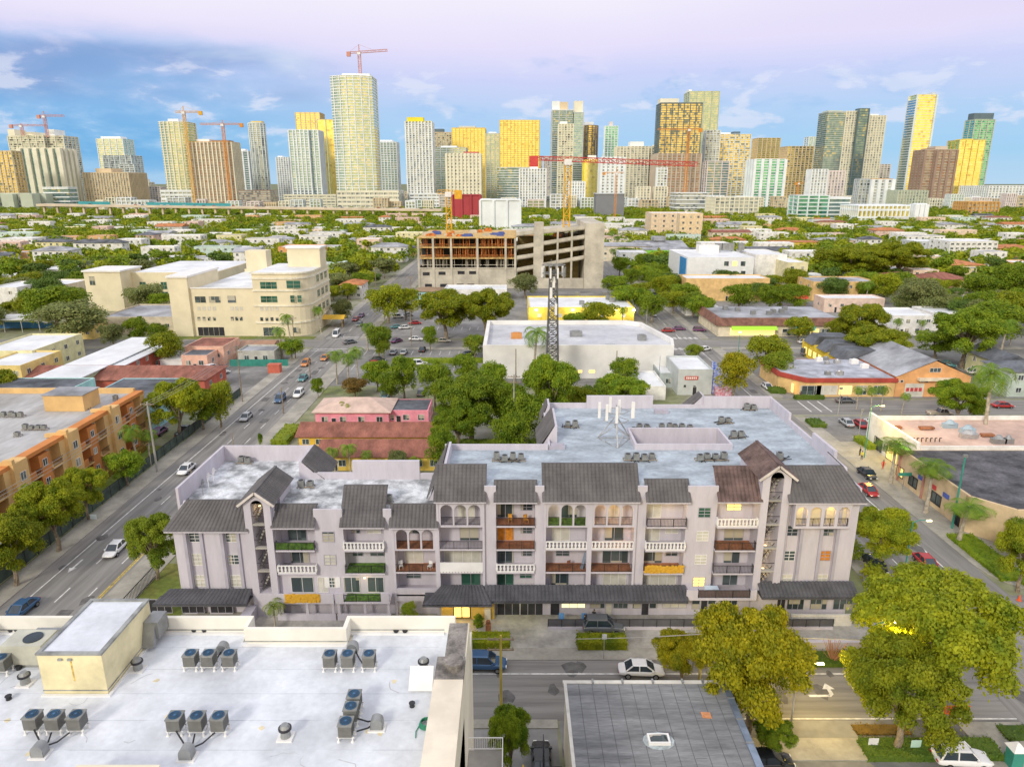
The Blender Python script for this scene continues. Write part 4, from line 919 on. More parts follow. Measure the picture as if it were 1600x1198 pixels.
# stair house on the roof
zs_ = ZR + 2.9
p1 = at(57, 1023, zs_); p2 = at(158, 1023, zs_); pk = at(146, 938, zs_)
xs0, xs1, ys0, ys1 = p1[0], p2[0], p1[1], pk[1]
Pw('stair_house_wall', B(xs0, xs1, ys0, ys1, ZR, zs_), m_crm2); Pw('stair_house_roof', B(xs0 + .2, xs1 - .2, ys0 + .2, ys1 - .2, zs_, zs_ + .04), m_memb)
b = MB();
for a in ((xs0 - .06, xs1 + .06, ys0 - .06, ys0 + .2), (xs0 - .06, xs1 + .06, ys1 - .2, ys1 + .06), (xs0 - .06, xs0 + .2, ys0 + .2, ys1 - .2), (xs1 - .2, xs1 + .06, ys0 + .2, ys1 - .2)): b.box(*a, zs_, zs_ + .14)
Pw('stair_house_coping', b, m_flash)
b = MB(); b.box(xs0 - .04, xs1 + .04, ys0 - .04, ys0 - .002, ZR + .3, ZR + .36); b.box(xs1 + .002, xs1 + .04, ys0, ys1, ZR + .3, ZR + .36); b.box(xs0 - .1, xs1 + .25, ys0 - .25, ys0 - .045, ZR, ZR + .1, 1); b.box(xs1 + .045, xs1 + .25, ys0 - .05, ys1, ZR, ZR + .1, 1); Pw('flashing', b, [m_flash, m_white])
b = MB(); b.box(xs0 + 1.3, xs0 + 1.55, ys0 - .12, ys0 - .002, zs_ - .35, zs_ - .22); b.box(xs0 + 1.9, xs0 + 2.15, ys0 - .12, ys0 - .002, zs_ - .35, zs_ - .22); Pw('wall_vent', b, m_flash)
g = MB(); g.box(xs0 + 2.0, xs0 + 2.1, ys0 - .01, ys0 - .003, zs_ - 1.9, zs_ - .4); Pw('rust_stain', g, M('rust_stain', (.72, .50, .12), .8, .3, 3))
# chimney-like end wall on the east side
za = ZR + 2.6
e0 = at(678, 1062, za); e1 = at(720, 1062, za); e2 = at(733, 966, za)
b = MB(); b.box(e0[0], XE, 16, e0[1], 0, za); b.box(at(700, 1000, za)[0] - .1, XE + .001, e0[1], e2[1], 0, za - .35); Pw('end_wall', b, m_crm)
Pw('end_wall_cap', B(e0[0], XE, e0[1] - .0, e0[1] + 2.1, za - .35, za + .06) , m_cap); Pw('end_wall_cap', B(at(700, 1000, za)[0] - .1, XE - .1, e0[1] + 2.1, e2[1] - .1, za - .35, za - .28), m_cap)
Pw('end_wall_top', B(e0[0] + .0, XE, 16, e0[1], za, za + .05), M('end_wall_paint', (.76, .68, .55), .8, .06))
b = MB(); b.cyl(e0[0] + 1.1, e0[1] + 1.0, za + .06, za + .5, .5, .45, 12); b.cyl(e0[0] + 1.1, e0[1] + 1.0, za + .5, za + .65, .62, .62, 12); Pw('roof_fan', b, m_cap)
# balconies on the east side
for zf in (15.3,):
    o = B(XE + .02, XE + 2.3, 20, e0[1] + 3.2, zf - 3.0, zf - 2.8).build('balcony', m_conc, tw)
    g = MB(); y1 = e0[1] + 3.2; x1 = XE + 2.3; z0_ = zf - 2.8
    for hh in (1.0, .1): g.box(x1 - .05, x1, 20, y1, z0_ + hh, z0_ + hh + .06); g.box(XE, x1 - .05, y1 - .05, y1, z0_ + hh, z0_ + hh + .06)
    y = 20.
    while y < y1: g.box(x1 - .035, x1 - .012, y, y + .025, z0_ + .1, z0_ + 1); y += .15
    x = XE
    while x < x1: g.box(x, x + .025, y1 - .035, y1 - .012, z0_ + .1, z0_ + 1); x += .15
    g.build('railing', m_white, o)
for i, (px, py) in enumerate([(748, 1190)]): pass
# slanted skylight, hose
b = MB(); a_ = at(662, 1048, ZR + 1); b.add([(a_[0] - .9, a_[1] - .8, ZR + .15), (a_[0] + .6, a_[1] - .8, ZR + .15), (a_[0] + .6, a_[1] + .4, ZR + 1.1), (a_[0] - .9, a_[1] + .4, ZR + 1.1), (a_[0] - .9, a_[1] - .7, ZR + .05), (a_[0] + .6, a_[1] - .7, ZR + .05), (a_[0] + .6, a_[1] + .5, ZR + 1.0), (a_[0] - .9, a_[1] + .5, ZR + 1.0)], ((0, 1, 2, 3), (7, 6, 5, 4), (0, 4, 5, 1), (1, 5, 6, 2), (2, 6, 7, 3), (3, 7, 4, 0)))
one('sloping_panel', 'white sloping panel leaning beside the end wall of the white roof', 'panel', b, m_white, (a_[0], a_[1], ZR))
hx, hy = at(666, 1131, ZR + .1); b = MB()
for k_ in range(5): b.tube([(hx + (.42 - k_ * .02) * math.cos(j * .5), hy + (.42 - k_ * .02) * math.sin(j * .5), ZR + .06 + k_ * .06) for j in range(14)], .035, 5)
b.tube([(hx - .4, hy, ZR + .05), (hx - .55, hy - .5, ZR + .05), (hx - .5, hy - 1.0, ZR + .05)], .03, 5)
one('garden_hose', 'coiled green hose lying on the white roof beside the end wall', 'hose', b, M('green_hose', (.03, .22, .13), .5), (hx, hy, ZR))
# air conditioning units
m_acb = M('ac_case', (.27, .275, .26), .5, .12, 2, metal=.3); m_acd = M('ac_grille', (.03, .045, .06), .5, .2)
def acproto():
    t = thing('air_conditioner', None, 'air conditioner')
    b = MB(); b.box(-.38, .38, -.38, .38, .35, 1.12); b.box(-.42, .42, -.42, .42, 1.12, 1.2);
    for i in range(9): b.box(-.39 - .0, .39, -.395, -.385, .42 + i * .075, .45 + i * .075, 1)
    for i in range(9): b.box(.385, .395, -.39, .39, .42 + i * .075, .45 + i * .075, 1)
    b.build('case', [m_acb, M('ac_louvre', (.16, .16, .15), .6)], t)
    b = MB(); b.cyl(0, 0, 1.2, 1.215, .34, .34, 20); b.build('fan_opening', m_acd, t)
    b = MB()
    for r in (.12, .20, .28, .34):
        for k_ in range(16):
            a0, a1 = k_ * math.pi / 8, (k_ + 1) * math.pi / 8; b.bar((r * math.cos(a0), r * math.sin(a0), 1.225), (r * math.cos(a1), r * math.sin(a1), 1.225), .02)
    b.cyl(0, 0, 1.215, 1.24, .08, .08, 8); b.build('fan_guard', M('fan_guard', (.06, .16, .30), .4, metal=.3), t)
    b = MB()
    for x in (-.5, .5):
        for y in (-.3, .3): b.box(x * .8 - .03, x * .8 + .03, y - .03, y + .03, .1, .35); b.cyl(x * .8, y, 0, .12, .11, .05, 8)
    b.box(-.5, .5, -.33, -.27, .28, .35); b.box(-.5, .5, .27, .33, .28, .35); b.build('stand', m_white, t); return t
acp = acproto(); first = True
def ac(px, py, label, z_=None, sc=1, grp='air conditioners on the big white roof', rz=0, world=None):
    global first
    z_ = ZR if z_ is None else z_
    x, y = world or at(px, py, z_ + .6)
    t = acp if first else copytree(acp); first = False
    t.location = (x, y, z_); t.scale = (sc, sc, sc); t.rotation_euler = (0, 0, rz); t['label'] = label; t['group'] = grp; return t
rows = [('upper middle row of three, beside the stair house', [(299, 1031), (327, 1031), (359, 1031)]), ('upper right row of three on the white roof', [(516, 1032), (544, 1032), (577, 1032)]),
        ('lower left row of three on the white roof', [(53, 1128), (87, 1128), (121, 1128)]), ('lower middle row of three on the white roof', [(275, 1130), (309, 1130), (343, 1130)]),
        ('diagonal row beside the round duct hood', [(554, 1096), (549, 1115), (541, 1139)])]
for nm, ps in rows:
    for i, (px, py) in enumerate(ps): ac(px, py, 'grey air conditioner, %s in the %s' % (('left one', 'middle one', 'right one') if 'diag' not in nm else ('far one', 'middle one', 'near one'))[i:i + 1] if False else 'grey air conditioner, %s, %s' % ((('left one', 'middle one', 'right one') if 'diag' not in nm else ('far one', 'middle one', 'near one'))[i], nm))
ac(4, 1038, 'grey air conditioner cut by the left edge of the photo')
# pipes and duct hoods by each row
def ductset(px, py, tx, ty, label, rzz=0):
    x, y = at(px, py, ZR + .3); t = thing('duct_hood', label, 'duct hood', (x, y, ZR), 'duct hoods feeding the air conditioner rows')
    b = MB(); K = 10; r = .36
    for k_ in range(K):
        a0, a1 = math.pi * k_ / K, math.pi * (k_ + 1) / K
        b.add([(x - r * math.cos(a0), y - .28, ZR + .45 + r * math.sin(a0)), (x - r * math.cos(a1), y - .28, ZR + .45 + r * math.sin(a1)), (x - r * math.cos(a1), y + .28, ZR + .45 + r * math.sin(a1)), (x - r * math.cos(a0), y + .28, ZR + .45 + r * math.sin(a0)), (x - r * math.cos(a0), y - .28, ZR), (x - r * math.cos(a1), y - .28, ZR), (x - r * math.cos(a0), y + .28, ZR), (x - r * math.cos(a1), y + .28, ZR)], ((0, 1, 2, 3), (0, 4, 5, 1), (3, 2, 7, 6)))
    b.box(x - r, x - r + .02, y - .28, y + .28, ZR, ZR + .45); b.box(x + r - .02, x + r, y - .28, y + .28, ZR, ZR + .45); b.build('hood', m_metal, t)
    b = MB(); b.box(x - .5, x + .5, y - .4, y + .4, ZR, ZR + .08); b.build('curb', m_white, t)
    b = MB()
    for (qx, qy) in tx:
        X, Y = at(qx, qy, ZR + .3); b.tube([(x, y + .2, ZR + .35), ((x + X) / 2, (y + Y) / 2, ZR + .18), (X, Y - .35, ZR + .45)], .05, 5)
    b.build('pipes', m_black, t)
ductset(62, 1172, [(60, 1136), (87, 1140), (115, 1140)], 0, 'rounded grey duct hood in front of the lower left unit row'); ductset(292, 1176, [(280, 1138), (309, 1142), (340, 1140)], 0, 'rounded grey duct hood in front of the lower middle unit row')
ductset(348, 1014, [(350, 1036), (330, 1036)], 0, 'grey duct hood behind the upper middle unit row'); ductset(551, 1013, [(548, 1036), (570, 1036)], 0, 'grey duct hood behind the upper right unit row'); ductset(589, 1130, [(560, 1118), (560, 1138)], 0, 'grey duct hood right of the diagonal unit row')
def vent(px, py, label, z_=ZR, sc=1):
    x, y = at(px, py, z_ + .3); t = thing('roof_ventilator', label, 'ventilator', (x, y, z_), 'round ventilators on the white roof')
    b = MB(); b.cyl(x, y, z_ + .1, z_ + .6 * sc, .3 * sc, .26 * sc, 12); b.build('base', m_metal, t); b = MB(); b.cyl(x, y, z_ + .6 * sc, z_ + .72 * sc, .38 * sc, .38 * sc, 14); b.cyl(x, y, z_ + .72 * sc, z_ + .92 * sc, .30 * sc, .2 * sc, 12, 1); b.build('cap', [m_black, m_metal], t)
    B(x - .45, x + .45, y - .4, y + .4, z_, z_ + .1).build('curb', m_white, t)
vent(39, 1062, 'squat round ventilator left of the cream stair house'); vent(215, 1040, 'round ventilator right of the cream stair house'); vent(446, 1145, 'round ventilator standing alone between the lower unit rows'); vent(662, 1040, 'round ventilator beside the weathered end wall')
g0 = dict(group='small dark pipe vents on the white roof')
for px, py, lb in ((18, 988, 'dark pipe vent near the back parapet, far left'), (28, 988, 'second dark pipe vent near the back parapet, far left'), (304, 988, 'dark pipe vent behind the upper middle row, left of a pair'), (320, 988, 'dark pipe vent behind the upper middle row, right of a pair'), (619, 989, 'dark pipe vent near the corner, left of a pair'), (633, 989, 'dark pipe vent near the corner, right of a pair'), (14, 1092, 'dark pipe vent on the white roof below the left ventilator'), (30, 1045, 'small pipe vent between the two left roof units'), (644, 1103, 'single dark pipe vent near the end wall')):
    x, y = at(px, py, ZR); b = MB(); b.cyl(x, y, ZR, ZR + .22, .17, .14, 8); b.cyl(x, y, ZR + .22, ZR + .28, .2, .2, 8); one('pipe_vent', lb, 'vent', b, m_black, (x, y, ZR), g0['group'])
m_scf = M('scuff', (.52, .54, .56), .8)
rn = random.Random(5)
for px, py in ((244, 1063), (12, 1125), (45, 1177), (262, 1118), (408, 1137), (616, 1064), (594, 1146), (575, 1142)):
    x, y = at(px, py, ZR); b = MB(); b.prism([(x + .22 * rn.uniform(.6, 1.1) * math.cos(k_), y + .2 * rn.uniform(.6, 1.1) * math.sin(k_)) for k_ in (0, .8, 1.6, 2.5, 3.4, 4.2, 5.2)], ZR, ZR + .012); b.build('sealant_patch', M('sealant', (.70, .62, .42), .8), tw)
for i in range(26):
    x, y = rn.uniform(xl_ + 1, XE - 3), rn.uniform(19, yb0 - 1)
    if xs0 - .5 < x < xs1 + .5 and y > ys0 - .6: continue
    b = MB(); a_ = rn.uniform(0, 6.3); w_ = rn.uniform(.03, .07)
    for k_ in range(rn.randint(2, 5)): x2, y2 = x + .35 * math.cos(a_), y + .35 * math.sin(a_); b.bar((x, y, ZR + .003 + k_ * .001), (x2, y2, ZR + .003 + k_ * .001), w_, .004); x, y = x2, y2; a_ += rn.uniform(-1, 1)
    b.build('scuff_mark', m_scf, tw)
b = MB()
for i in range(1, 12): b.box(xl_ + .3, XE - 2.2, 19 + i * 2.3, 19.03 + i * 2.3, ZR, ZR + .012)
b.build('membrane_seams', M('membrane_seam', (.56, .59, .64), .6), tw)
# big roof units by the stair house
x, y = at(48, 1010, ZR + 1); t = thing('rooftop_unit', 'large pale rooftop air handler with a round fan left of the stair house', 'air handler', (x, y, ZR))
B(x - 1.35, x + 1.35, y - .9, y + .9, ZR + .25, ZR + 1.7).build('case', M('unit_case', (.50, .50, .42), .6, .1), t); b = MB(); b.cyl(x + .3, y, ZR + 1.7, ZR + 1.76, .6, .6, 18); b.build('fan', m_acd, t); B(x - 1.3, x + 1.3, y - .8, y + .8, ZR, ZR + .25).build('curb', m_flash, t)
x, y = at(76, 992, ZR + 1); t = thing('rooftop_duct', 'blue grey rooftop duct box behind the air handler', 'duct', (x, y, ZR)); b = MB(); b.exx([(x - 1.5, ZR), (x + 1.6, ZR), (x + 1.6, ZR + .9), (x + 1.1, ZR + 1.2), (x - 1.1, ZR + 1.2), (x - 1.5, ZR + .8)], y - .5, y + .6); b.build('box', m_metal, t); B(x - .8, x + 1.2, y - .56, y - .505, ZR + .2, ZR + .7).build('louvre', m_black, t)
x, y = at(232, 985, ZR + .9); t = thing('wall_unit', 'grey green metal hood on the side of the stair house', 'duct', (x, y, ZR)); b = MB(); b.box(xs1 + .02, xs1 + 1.0, y - .5, y + .9, ZR + .6, ZR + 1.9); b.add([(xs1 + .02, y - 1.1, ZR + .3), (xs1 + .8, y - 1.1, ZR + .3), (xs1 + .8, y - .5, ZR + .3), (xs1 + .02, y - .5, ZR + .3), (xs1 + .02, y - .5, ZR + 1.7), (xs1 + .8, y - .5, ZR + 1.7)], ((0, 1, 5, 4), (0, 1, 2, 3), (1, 2, 5))); b.build('hood', m_metal, t)
ZG = 7.0; tg = thing('low_building', 'low building with a worn grey mineral felt roof and white gutters at the bottom', 'building', (12, 45, 0))
gx0, gy1 = at(883, 1066, ZG); gx1 = at(1128, 1060, ZG)[0]
m_felt = M('mineral_felt', (.25, .255, .26), .95, .14, .5, col2=(.14, .145, .15), fine=.15, s3=(.35, 2.2, 1)); m_seam = M('felt_seam', (.11, .11, .115), .9)
B(gx0, gx1, 18, gy1, 0, ZG - .2).build('wall', m_crm, tg); B(gx0 + .12, gx1 - .25, 18, gy1 - .15, ZG - .2, ZG).build('roof', m_felt, tg)
b = MB()
for i in range(1, 12): x = gx0 + (gx1 - gx0) * i / 12; b.box(x - .02, x + .02, 18, gy1 - .2, ZG + .002, ZG + .012)
rn = random.Random(2)
for j in range(16):
    y = gy1 - 1.1 - j * 1.05
    for i in range(12):
        if rn.random() < .22: x = gx0 + (gx1 - gx0) * i / 12; b.box(x + .1, x + .9, y, y + .025, ZG + .002, ZG + .010)
b.build('seams', m_seam, tg)
b = MB(); b.box(gx0 - .2, gx1 + .2, gy1 - .15, gy1 + .25, ZG - .25, ZG + .06); b.box(gx0 - .15, gx0 + .12, 18, gy1 - .15, ZG - .25, ZG + .05); b.build('gutter', M('gutter', (.62, .60, .54), .6, .1), tg)
b = MB(); b.box(gx1 - .25, gx1 + .3, 18, gy1 - .15, ZG - .3, ZG + .12); b.build('metal_edge', M('metal_edge', (.26, .32, .42), .4, .15, 1, metal=.5), tg)
b = MB()
for px in (925, 971, 1018, 1064, 1095): x = at(px, 1060, ZG)[0]; b.box(x - .08, x + .08, gy1 - .2, gy1 + .3, ZG + .06, ZG + .2)
for y in (50, 47.5, 45, 42.5, 40): b.box(gx1 - .3, gx1 + .34, y, y + .12, ZG + .12, ZG + .2)
b.build('gutter_strap', m_metal, tg)
x, y = at(1029, 1157, ZG); t = thing('skylight', 'white framed skylight dome set in the grey felt roof', 'skylight', (x, y, ZG)); b = MB(); b.prism([(x + 1.25 * math.cos(k_ * .52), y + .95 * math.sin(k_ * .52)) for k_ in range(12)], ZG, ZG + .03); b.build('sealant', M('white_sealant', (.40, .45, .46), .7, .2, 2), t)
b = MB(); b.box(x - .85, x + .85, y - .5, y - .38, ZG, ZG + .3); b.box(x - .85, x + .85, y + .38, y + .5, ZG, ZG + .3); b.box(x - .85, x - .7, y - .38, y + .38, ZG, ZG + .3); b.box(x + .7, x + .85, y - .38, y + .38, ZG, ZG + .3); b.build('frame', m_white, t)
b = MB(); b.add([(x - .7, y - .38, ZG + .22), (x + .7, y - .38, ZG + .22), (x + .7, y + .38, ZG + .22), (x - .7, y + .38, ZG + .22), (x - .4, y - .18, ZG + .42), (x + .4, y - .18, ZG + .42), (x + .4, y + .18, ZG + .42), (x - .4, y + .18, ZG + .42)], ((0, 1, 5, 4), (1, 2, 6, 5), (2, 3, 7, 6), (3, 0, 4, 7), (4, 5, 6, 7))); b.build('glass', m_glass, t)
x, y = at(1103, 1117, ZG); b = MB(); b.prism([(x - .35, y - .3), (x + .4, y - .35), (x + .4, y + .3), (x - .35, y + .35)], ZG, ZG + .05); b.prism([(x - .2, y - .32), (x + .36, y - .34), (x + .3, y - .1), (x - .25, y - .1)], ZG + .05, ZG + .16); one('cardboard_box', 'flattened orange cardboard box lying on the grey felt roof', 'box', b, M('cardboard', (.62, .28, .13), .9), (x, y, ZG))
# alley structures left of the grey roof
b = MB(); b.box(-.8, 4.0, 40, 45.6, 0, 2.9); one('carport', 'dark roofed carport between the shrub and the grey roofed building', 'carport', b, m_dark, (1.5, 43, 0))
b = MB()
for i in range(7): b.box(2.5, 2.56, 42 + i * .8, 42.06 + i * .8, 2.9, 6.2)
for z_ in (3.6, 4.8, 6.1): b.box(2.5, 2.56, 42, 47, z_, z_ + .08)
b.box(2.5, 4.1, 46.9, 47, 2.9, 2.98); one('fire_stair', 'black metal stair frame beside the grey roofed building', 'stair', b, m_black, (3, 44, 0))
# rooftop clutter on the lilac building
rn = random.Random(9)
def rcl(px, py, label, n=3, z_=RR_, kind=0):
    x, y = at(px, py, z_ + .4); t = thing('condenser_cluster' if n > 1 else 'condenser', label, 'air conditioner', (x, y, z_), 'small condensers on the stained roofs')
    for i in range(n):
        xx = x + (i - (n - 1) / 2) * 1.0; yy = y + rn.uniform(-.3, .3); h = rn.uniform(.55, .85); b = MB(); b.box(xx - .36, xx + .36, yy - .34, yy + .34, z_ + .28, z_ + .28 + h); b.cyl(xx, yy, z_ + .28 + h, z_ + .32 + h, .28, .28, 10, 1); b.build('case', [m_acb, m_black], t)
    b = MB(); b.box(x - n * .52, x + n * .52, y - .4, y - .3, z_ + .2, z_ + .28); b.box(x - n * .52, x + n * .52, y + .3, y + .4, z_ + .2, z_ + .28)
    for i in range(n + 1):
        for s in (-.35, .35): b.box(x - n * .5 + i - .04, x - n * .5 + i + .04, y + s - .04, y + s + .04, z_, z_ + .2)
    b.build('rack', m_wood, t)
    if kind:
        b = MB()
        for i in range(8): b.tube([(x + rn.uniform(-1.5, 1.5), y + rn.uniform(-.8, .5), z_ + .1), (x + rn.uniform(-1.5, 1.5), y + rn.uniform(-.6, .8), z_ + .4)], .05, 4)
        b.build('pipes', m_black, t)
for a in ((1000, 715, 'row of four rusty condensers below the courtyard parapet', 4), (1112, 715, 'row of four silver condensers right of the courtyard', 4), (893, 664, 'lone condenser beside the side mansard on the upper roof', 2), (1040, 668, 'pair of condensers behind the courtyard, left', 2), (1066, 668, 'three condensers behind the courtyard, right', 3), (1133, 658, 'brown pipe rack beside the upper right roof corner', 2), (1152, 680, 'condensers right of the courtyard back corner', 2), (1172, 637, 'condenser group by the back right parapet', 2), (1005, 668, 'small condensers near the antenna tripod', 2), (1218, 714, 'condenser behind the right gabled roof', 1), (795, 716, 'long row of condensers near the back of the middle roof', 4)): rcl(a[0], a[1], a[2], a[3], kind=1)
for a in ((382, 720, 'blue condenser pair against the left parapet', 2), (478, 757, 'small condensers on the left roof behind the tile slope', 2), (607, 782, 'blue condenser between two tile slopes', 1)): rcl(a[0], a[1], a[2], a[3], z_=RL)
x, y = at(1000, 650, RR_ + .5);
for px, py, lb in ((1033, 645, 'metal roof hatch near the back parapet'), (870, 700, 'low box vent on the roof edge beside the side mansard')):
    x, y = at(px, py, RR_); b = MB(); b.box(x - 1, x + 1, y - .6, y + .6, RR_ + .05, RR_ + .5); b.box(x - .8, x + .8, y - .4, y + .4, RR_ + .5, RR_ + .58); one('roof_hatch', lb, 'hatch', b, m_lil2, (x, y, RR_))
# antenna frame
x, y = at(961, 690, RR_); t = thing('antenna_frame', 'tripod frame on the roof carrying six white antenna panels', 'antenna', (x, y, RR_))
b = MB(); zt = RR_ + 5.2
for k_ in range(3):
    a0 = k_ * 2.1 + .5; a1 = a0 + 2.1; p = (x + 2.6 * math.cos(a0), y + 2.6 * math.sin(a0)); p2 = (x + 2.6 * math.cos(a1), y + 2.6 * math.sin(a1))
    b.bar((p[0], p[1], RR_), (x + .3 * math.cos(a0), y + .3 * math.sin(a0), zt - 2), .14); b.bar((p[0], p[1], RR_ + .1), (p2[0], p2[1], RR_ + .1), .1); b.bar((p[0], p[1], RR_ + .1), (x + .3 * math.cos(a1), y + .3 * math.sin(a1), RR_ + 2.4), .09)
    b.bar((p[0], p[1], RR_ + .1), ((p[0] + p2[0]) / 2, (p[1] + p2[1]) / 2, RR_ + 1.6), .08)
b.bar((x, y, RR_ + 2), (x, y, zt), .16)
for zz_ in (zt - 2.2, zt - .9):
    for k_ in range(6): a0, a1 = k_ * 1.05, (k_ + 1) * 1.05; b.bar((x + 1.7 * math.cos(a0), y + 1.3 * math.sin(a0), zz_), (x + 1.7 * math.cos(a1), y + 1.3 * math.sin(a1), zz_), .08)
b.build('frame', m_steel, t)
for k_, dx_ in enumerate((-2.1, -1.4, -.7, -.1, .5, 1.9, 2.4)):
    yy = y + (-1.2 if k_ % 2 else .9); zz_ = zt - 2.2 + (k_ % 3) * .35; B(x + dx_ - .17, x + dx_ + .17, yy - .1, yy + .1, zz_, zz_ + 2.2).build('antenna_panel', m_white, t)
for i, (px, py) in enumerate(((316, 762), (325, 752), (333, 744))):
    x, y = at(px, py, RL + 1); b = MB(); b.bar((x, y, RL), (x, y, RL + 1.6), .06); K = 10
    ring = [(x + .1, y + .45 * math.cos(k_ * .628), RL + 1.7 + .45 * math.sin(k_ * .628)) for k_ in range(K)]; b.add(ring + [(x - .08, y, RL + 1.7)], [(k_, (k_ + 1) % K, K) for k_ in range(K)]); b.bar((x - .08, y, RL + 1.7), (x + .5, y, RL + 1.85), .04)
    one('satellite_dish', ('dark', 'white near', 'white far')[i] + ' satellite dish on the left parapet of the lilac building', 'satellite dish', b, m_metal if i == 0 else m_white, (x, y, RL), 'satellite dishes on the left parapet')
g_ = 'furniture on the loggias and terraces'
# chairs and tables on balconies
m_wht = m_white
def chair(x, y, z_, label, mt, rz=0):
    t = thing('chair', label, 'chair', (0, 0, 0), g_); b = MB(); b.box(-.24, .24, -.24, .24, .4, .45); b.build('seat', mt, t); b = MB(); b.box(-.24, .24, .2, .25, .45, .95); b.build('backrest', mt, t)
    for sx in (-.2, .2):
        for sy in (-.2, .2): B(sx - .025, sx + .025, sy - .025, sy + .025, 0, .4).build('leg', mt, t)
    t.location = (x, y, z_); t.rotation_euler[2] = rz
m_ylw = M('orange_cloth', (.62, .30, .05), .8, .2, 3)
chair(X8(797), YF + .6, F4 + .02, 'orange garden chair on the topmost balcony left of the wide loggia', m_ylw); chair(X8(822), YF + .5, F4 + .02, 'patterned armchair on the topmost balcony left of the wide loggia', m_ylw, .4)
chair(X8(621), YF + .5, F2 + .02, 'white chair at the left end of the rust floored loggia', m_wht, .3); chair(X8(668), YF + .4, F2 + .02, 'white chair at the right end of the rust floored loggia', m_wht, -.4)
chair(X8(893), YF + .5, F2 + .02, 'brown chair on the loggia third floor of the wide bay', M('brown_chair', (.25, .10, .06), .7), .5)
chair(X8(905), YF + .2, F1 + .02, 'white chair on the lowest loggia of the wide bay', m_wht, .5)
chair(X8(930), YF + .3, F1 + .02, 'pinkish chair on the lowest loggia, beside the middle pier', M('pink_chair', (.5, .35, .35), .7), .5)
x, y = X8(1118) , 71.9; b = MB(); b.box(x - .8, x + .8, y - .4, y + .4, F1 + 1.2, F1 + 1.28); b.box(x - .7, x - .62, y - .3, y + .3, F1 + .5, F1 + 1.2); b.box(x + .62, x + .7, y - .3, y + .3, F1 + .5, F1 + 1.2); one('table', 'table with a pale blue cloth on the right terrace', 'table', b, M('pale_blue_cloth', (.55, .65, .75), .8), (x, y, F1 + .5))
x = X8(905); b = MB(); b.bar((x + .5, YF + .4, F2), (x + 1.0, YF + .9, F2 + 1.9), .35, .1); one('folded_parasol', 'blue grey folded parasol leaning on the wide bay loggia', 'parasol', b, M('slate_cloth', (.20, .25, .32), .8), (x, YF + .5, F2))
random.seed(21)
m_orw = M('apricot_render', (.72, .47, .20), .85, .08, .3); m_orb = M('orange_render', (.62, .24, .07), .85, .08, .3)
t = thing('apartment_building', 'apricot and orange apartment block with a weathered grey roof beside the left road', 'building', (-90, 100, 0))
XE2 = -71.2; zt = 10.4
B(-128, XE2 - 1.6, 66, 130.5, 0, zt - .4).build('wall', m_orw, t)
m_wroof2 = M('weathered_roof', (.47, .47, .47), .85, .15, .12, col2=(.30, .29, .27), fine=.12, s3=(1, .35, 1))
b = MB(); b.box(-127.5, XE2 - 1.7, 66, 130, zt - .4, zt - .34)
ys = 130.5; k_ = 0; bays = []
while ys > 68: bays.append((ys - 12.6, ys)); ys -= 12.6
for y0, y1 in bays: b.prism([(XE2 - 1.6, y0 + .3), (XE2 + .2, y0 + .3), (XE2 + .2, y0 + 2.7), (XE2 - .1, y0 + 3.0), (XE2 - .1, y1 - .3), (XE2 - 1.6, y1 - .3)], zt - .4, zt - .34)
b.build('roof', m_wroof2, t)
pp = MB()
for y0, y1 in bays:
    B(XE2 - 1.6, XE2 + .5, y0, y0 + 3, 0, zt + .25).build('bay_tower', m_orw, t)
    winrow(t, XE2, XE2 + .5, y0 + .3, y0 + 2.9, (2.2, 5.3, 8.3), 1.3, 'R', 1, 1.1)
    for lv in range(3):
        z_ = .4 + lv * 3.1
        o = B(XE2 - 1.6, XE2 + .25, y0 + 3.0, y0 + 6.2, z_ - .15, z_ + .05).build('balcony', m_orw, t); B(XE2 + .15, XE2 + .3, y0 + 3.02, y0 + 4.6, z_ + .05, z_ + 1.15).build('balcony_wall', m_orb, o)
        g = MB(); [g.box(XE2 + .18, XE2 + .21, y0 + 4.7 + i * .17, y0 + 4.73 + i * .17, z_ + .05, z_ + 1.05) for i in range(9)]; g.box(XE2 + .17, XE2 + .23, y0 + 4.6, y0 + 6.2, z_ + 1.05, z_ + 1.12); g.build('railing', m_black, o)
        win(t, XE2 - 1.59, y0 + 4.6, z_ + 1.2, 2.0, 2.2, 'R', 'dark', m_white, 2, 1, 'glass_door')
        o = B(XE2 - 1.6, XE2 + .25, y0 + 8.7, y0 + 11.2, z_ - .15, z_ + .05).build('balcony', m_orw, t)
        g = MB(); [g.box(XE2 + .18, XE2 + .21, y0 + 8.8 + i * .17, y0 + 8.83 + i * .17, z_ + .05, z_ + 1.05) for i in range(14)]; g.box(XE2 + .17, XE2 + .23, y0 + 8.7, y0 + 11.2, z_ + 1.05, z_ + 1.12); g.build('railing', m_black, o)
        win(t, XE2 - 1.59, y0 + 9.8, z_ + 1.2, 1.8, 2.2, 'R', 'dark', m_white, 2, 1, 'glass_door')
        B(XE2 - 1.6, XE2 - .1, y0 + 6.2, y0 + 8.7, z_ - .3, z_ + 2.8).build('wall', m_orb, t); win(t, XE2 - .097, y0 + 7.4, z_ + 1.5, 1.0, 1.1, 'R', 'dark', m_white)
    B(XE2 - 1.6, XE2 - .05, y0 + 3, y1, zt - .5, zt + .1).build('fascia', m_orb, t)
    B(XE2 - 1.6, XE2 - .05, y1 - 1.4, y1, 0, zt - .5).build('wall', m_orw, t)
    g = MB(); g.exx([(XE2 - 3, zt - .34), (XE2 + .5, zt + .25), (XE2 + .5, zt + .9), (XE2 - .8, zt + .9), (XE2 - 1.3, zt + .4), (XE2 - 3, zt + .3)], y0 - .1, y0 + .5); g.build('scroll_gable', m_orw, t)
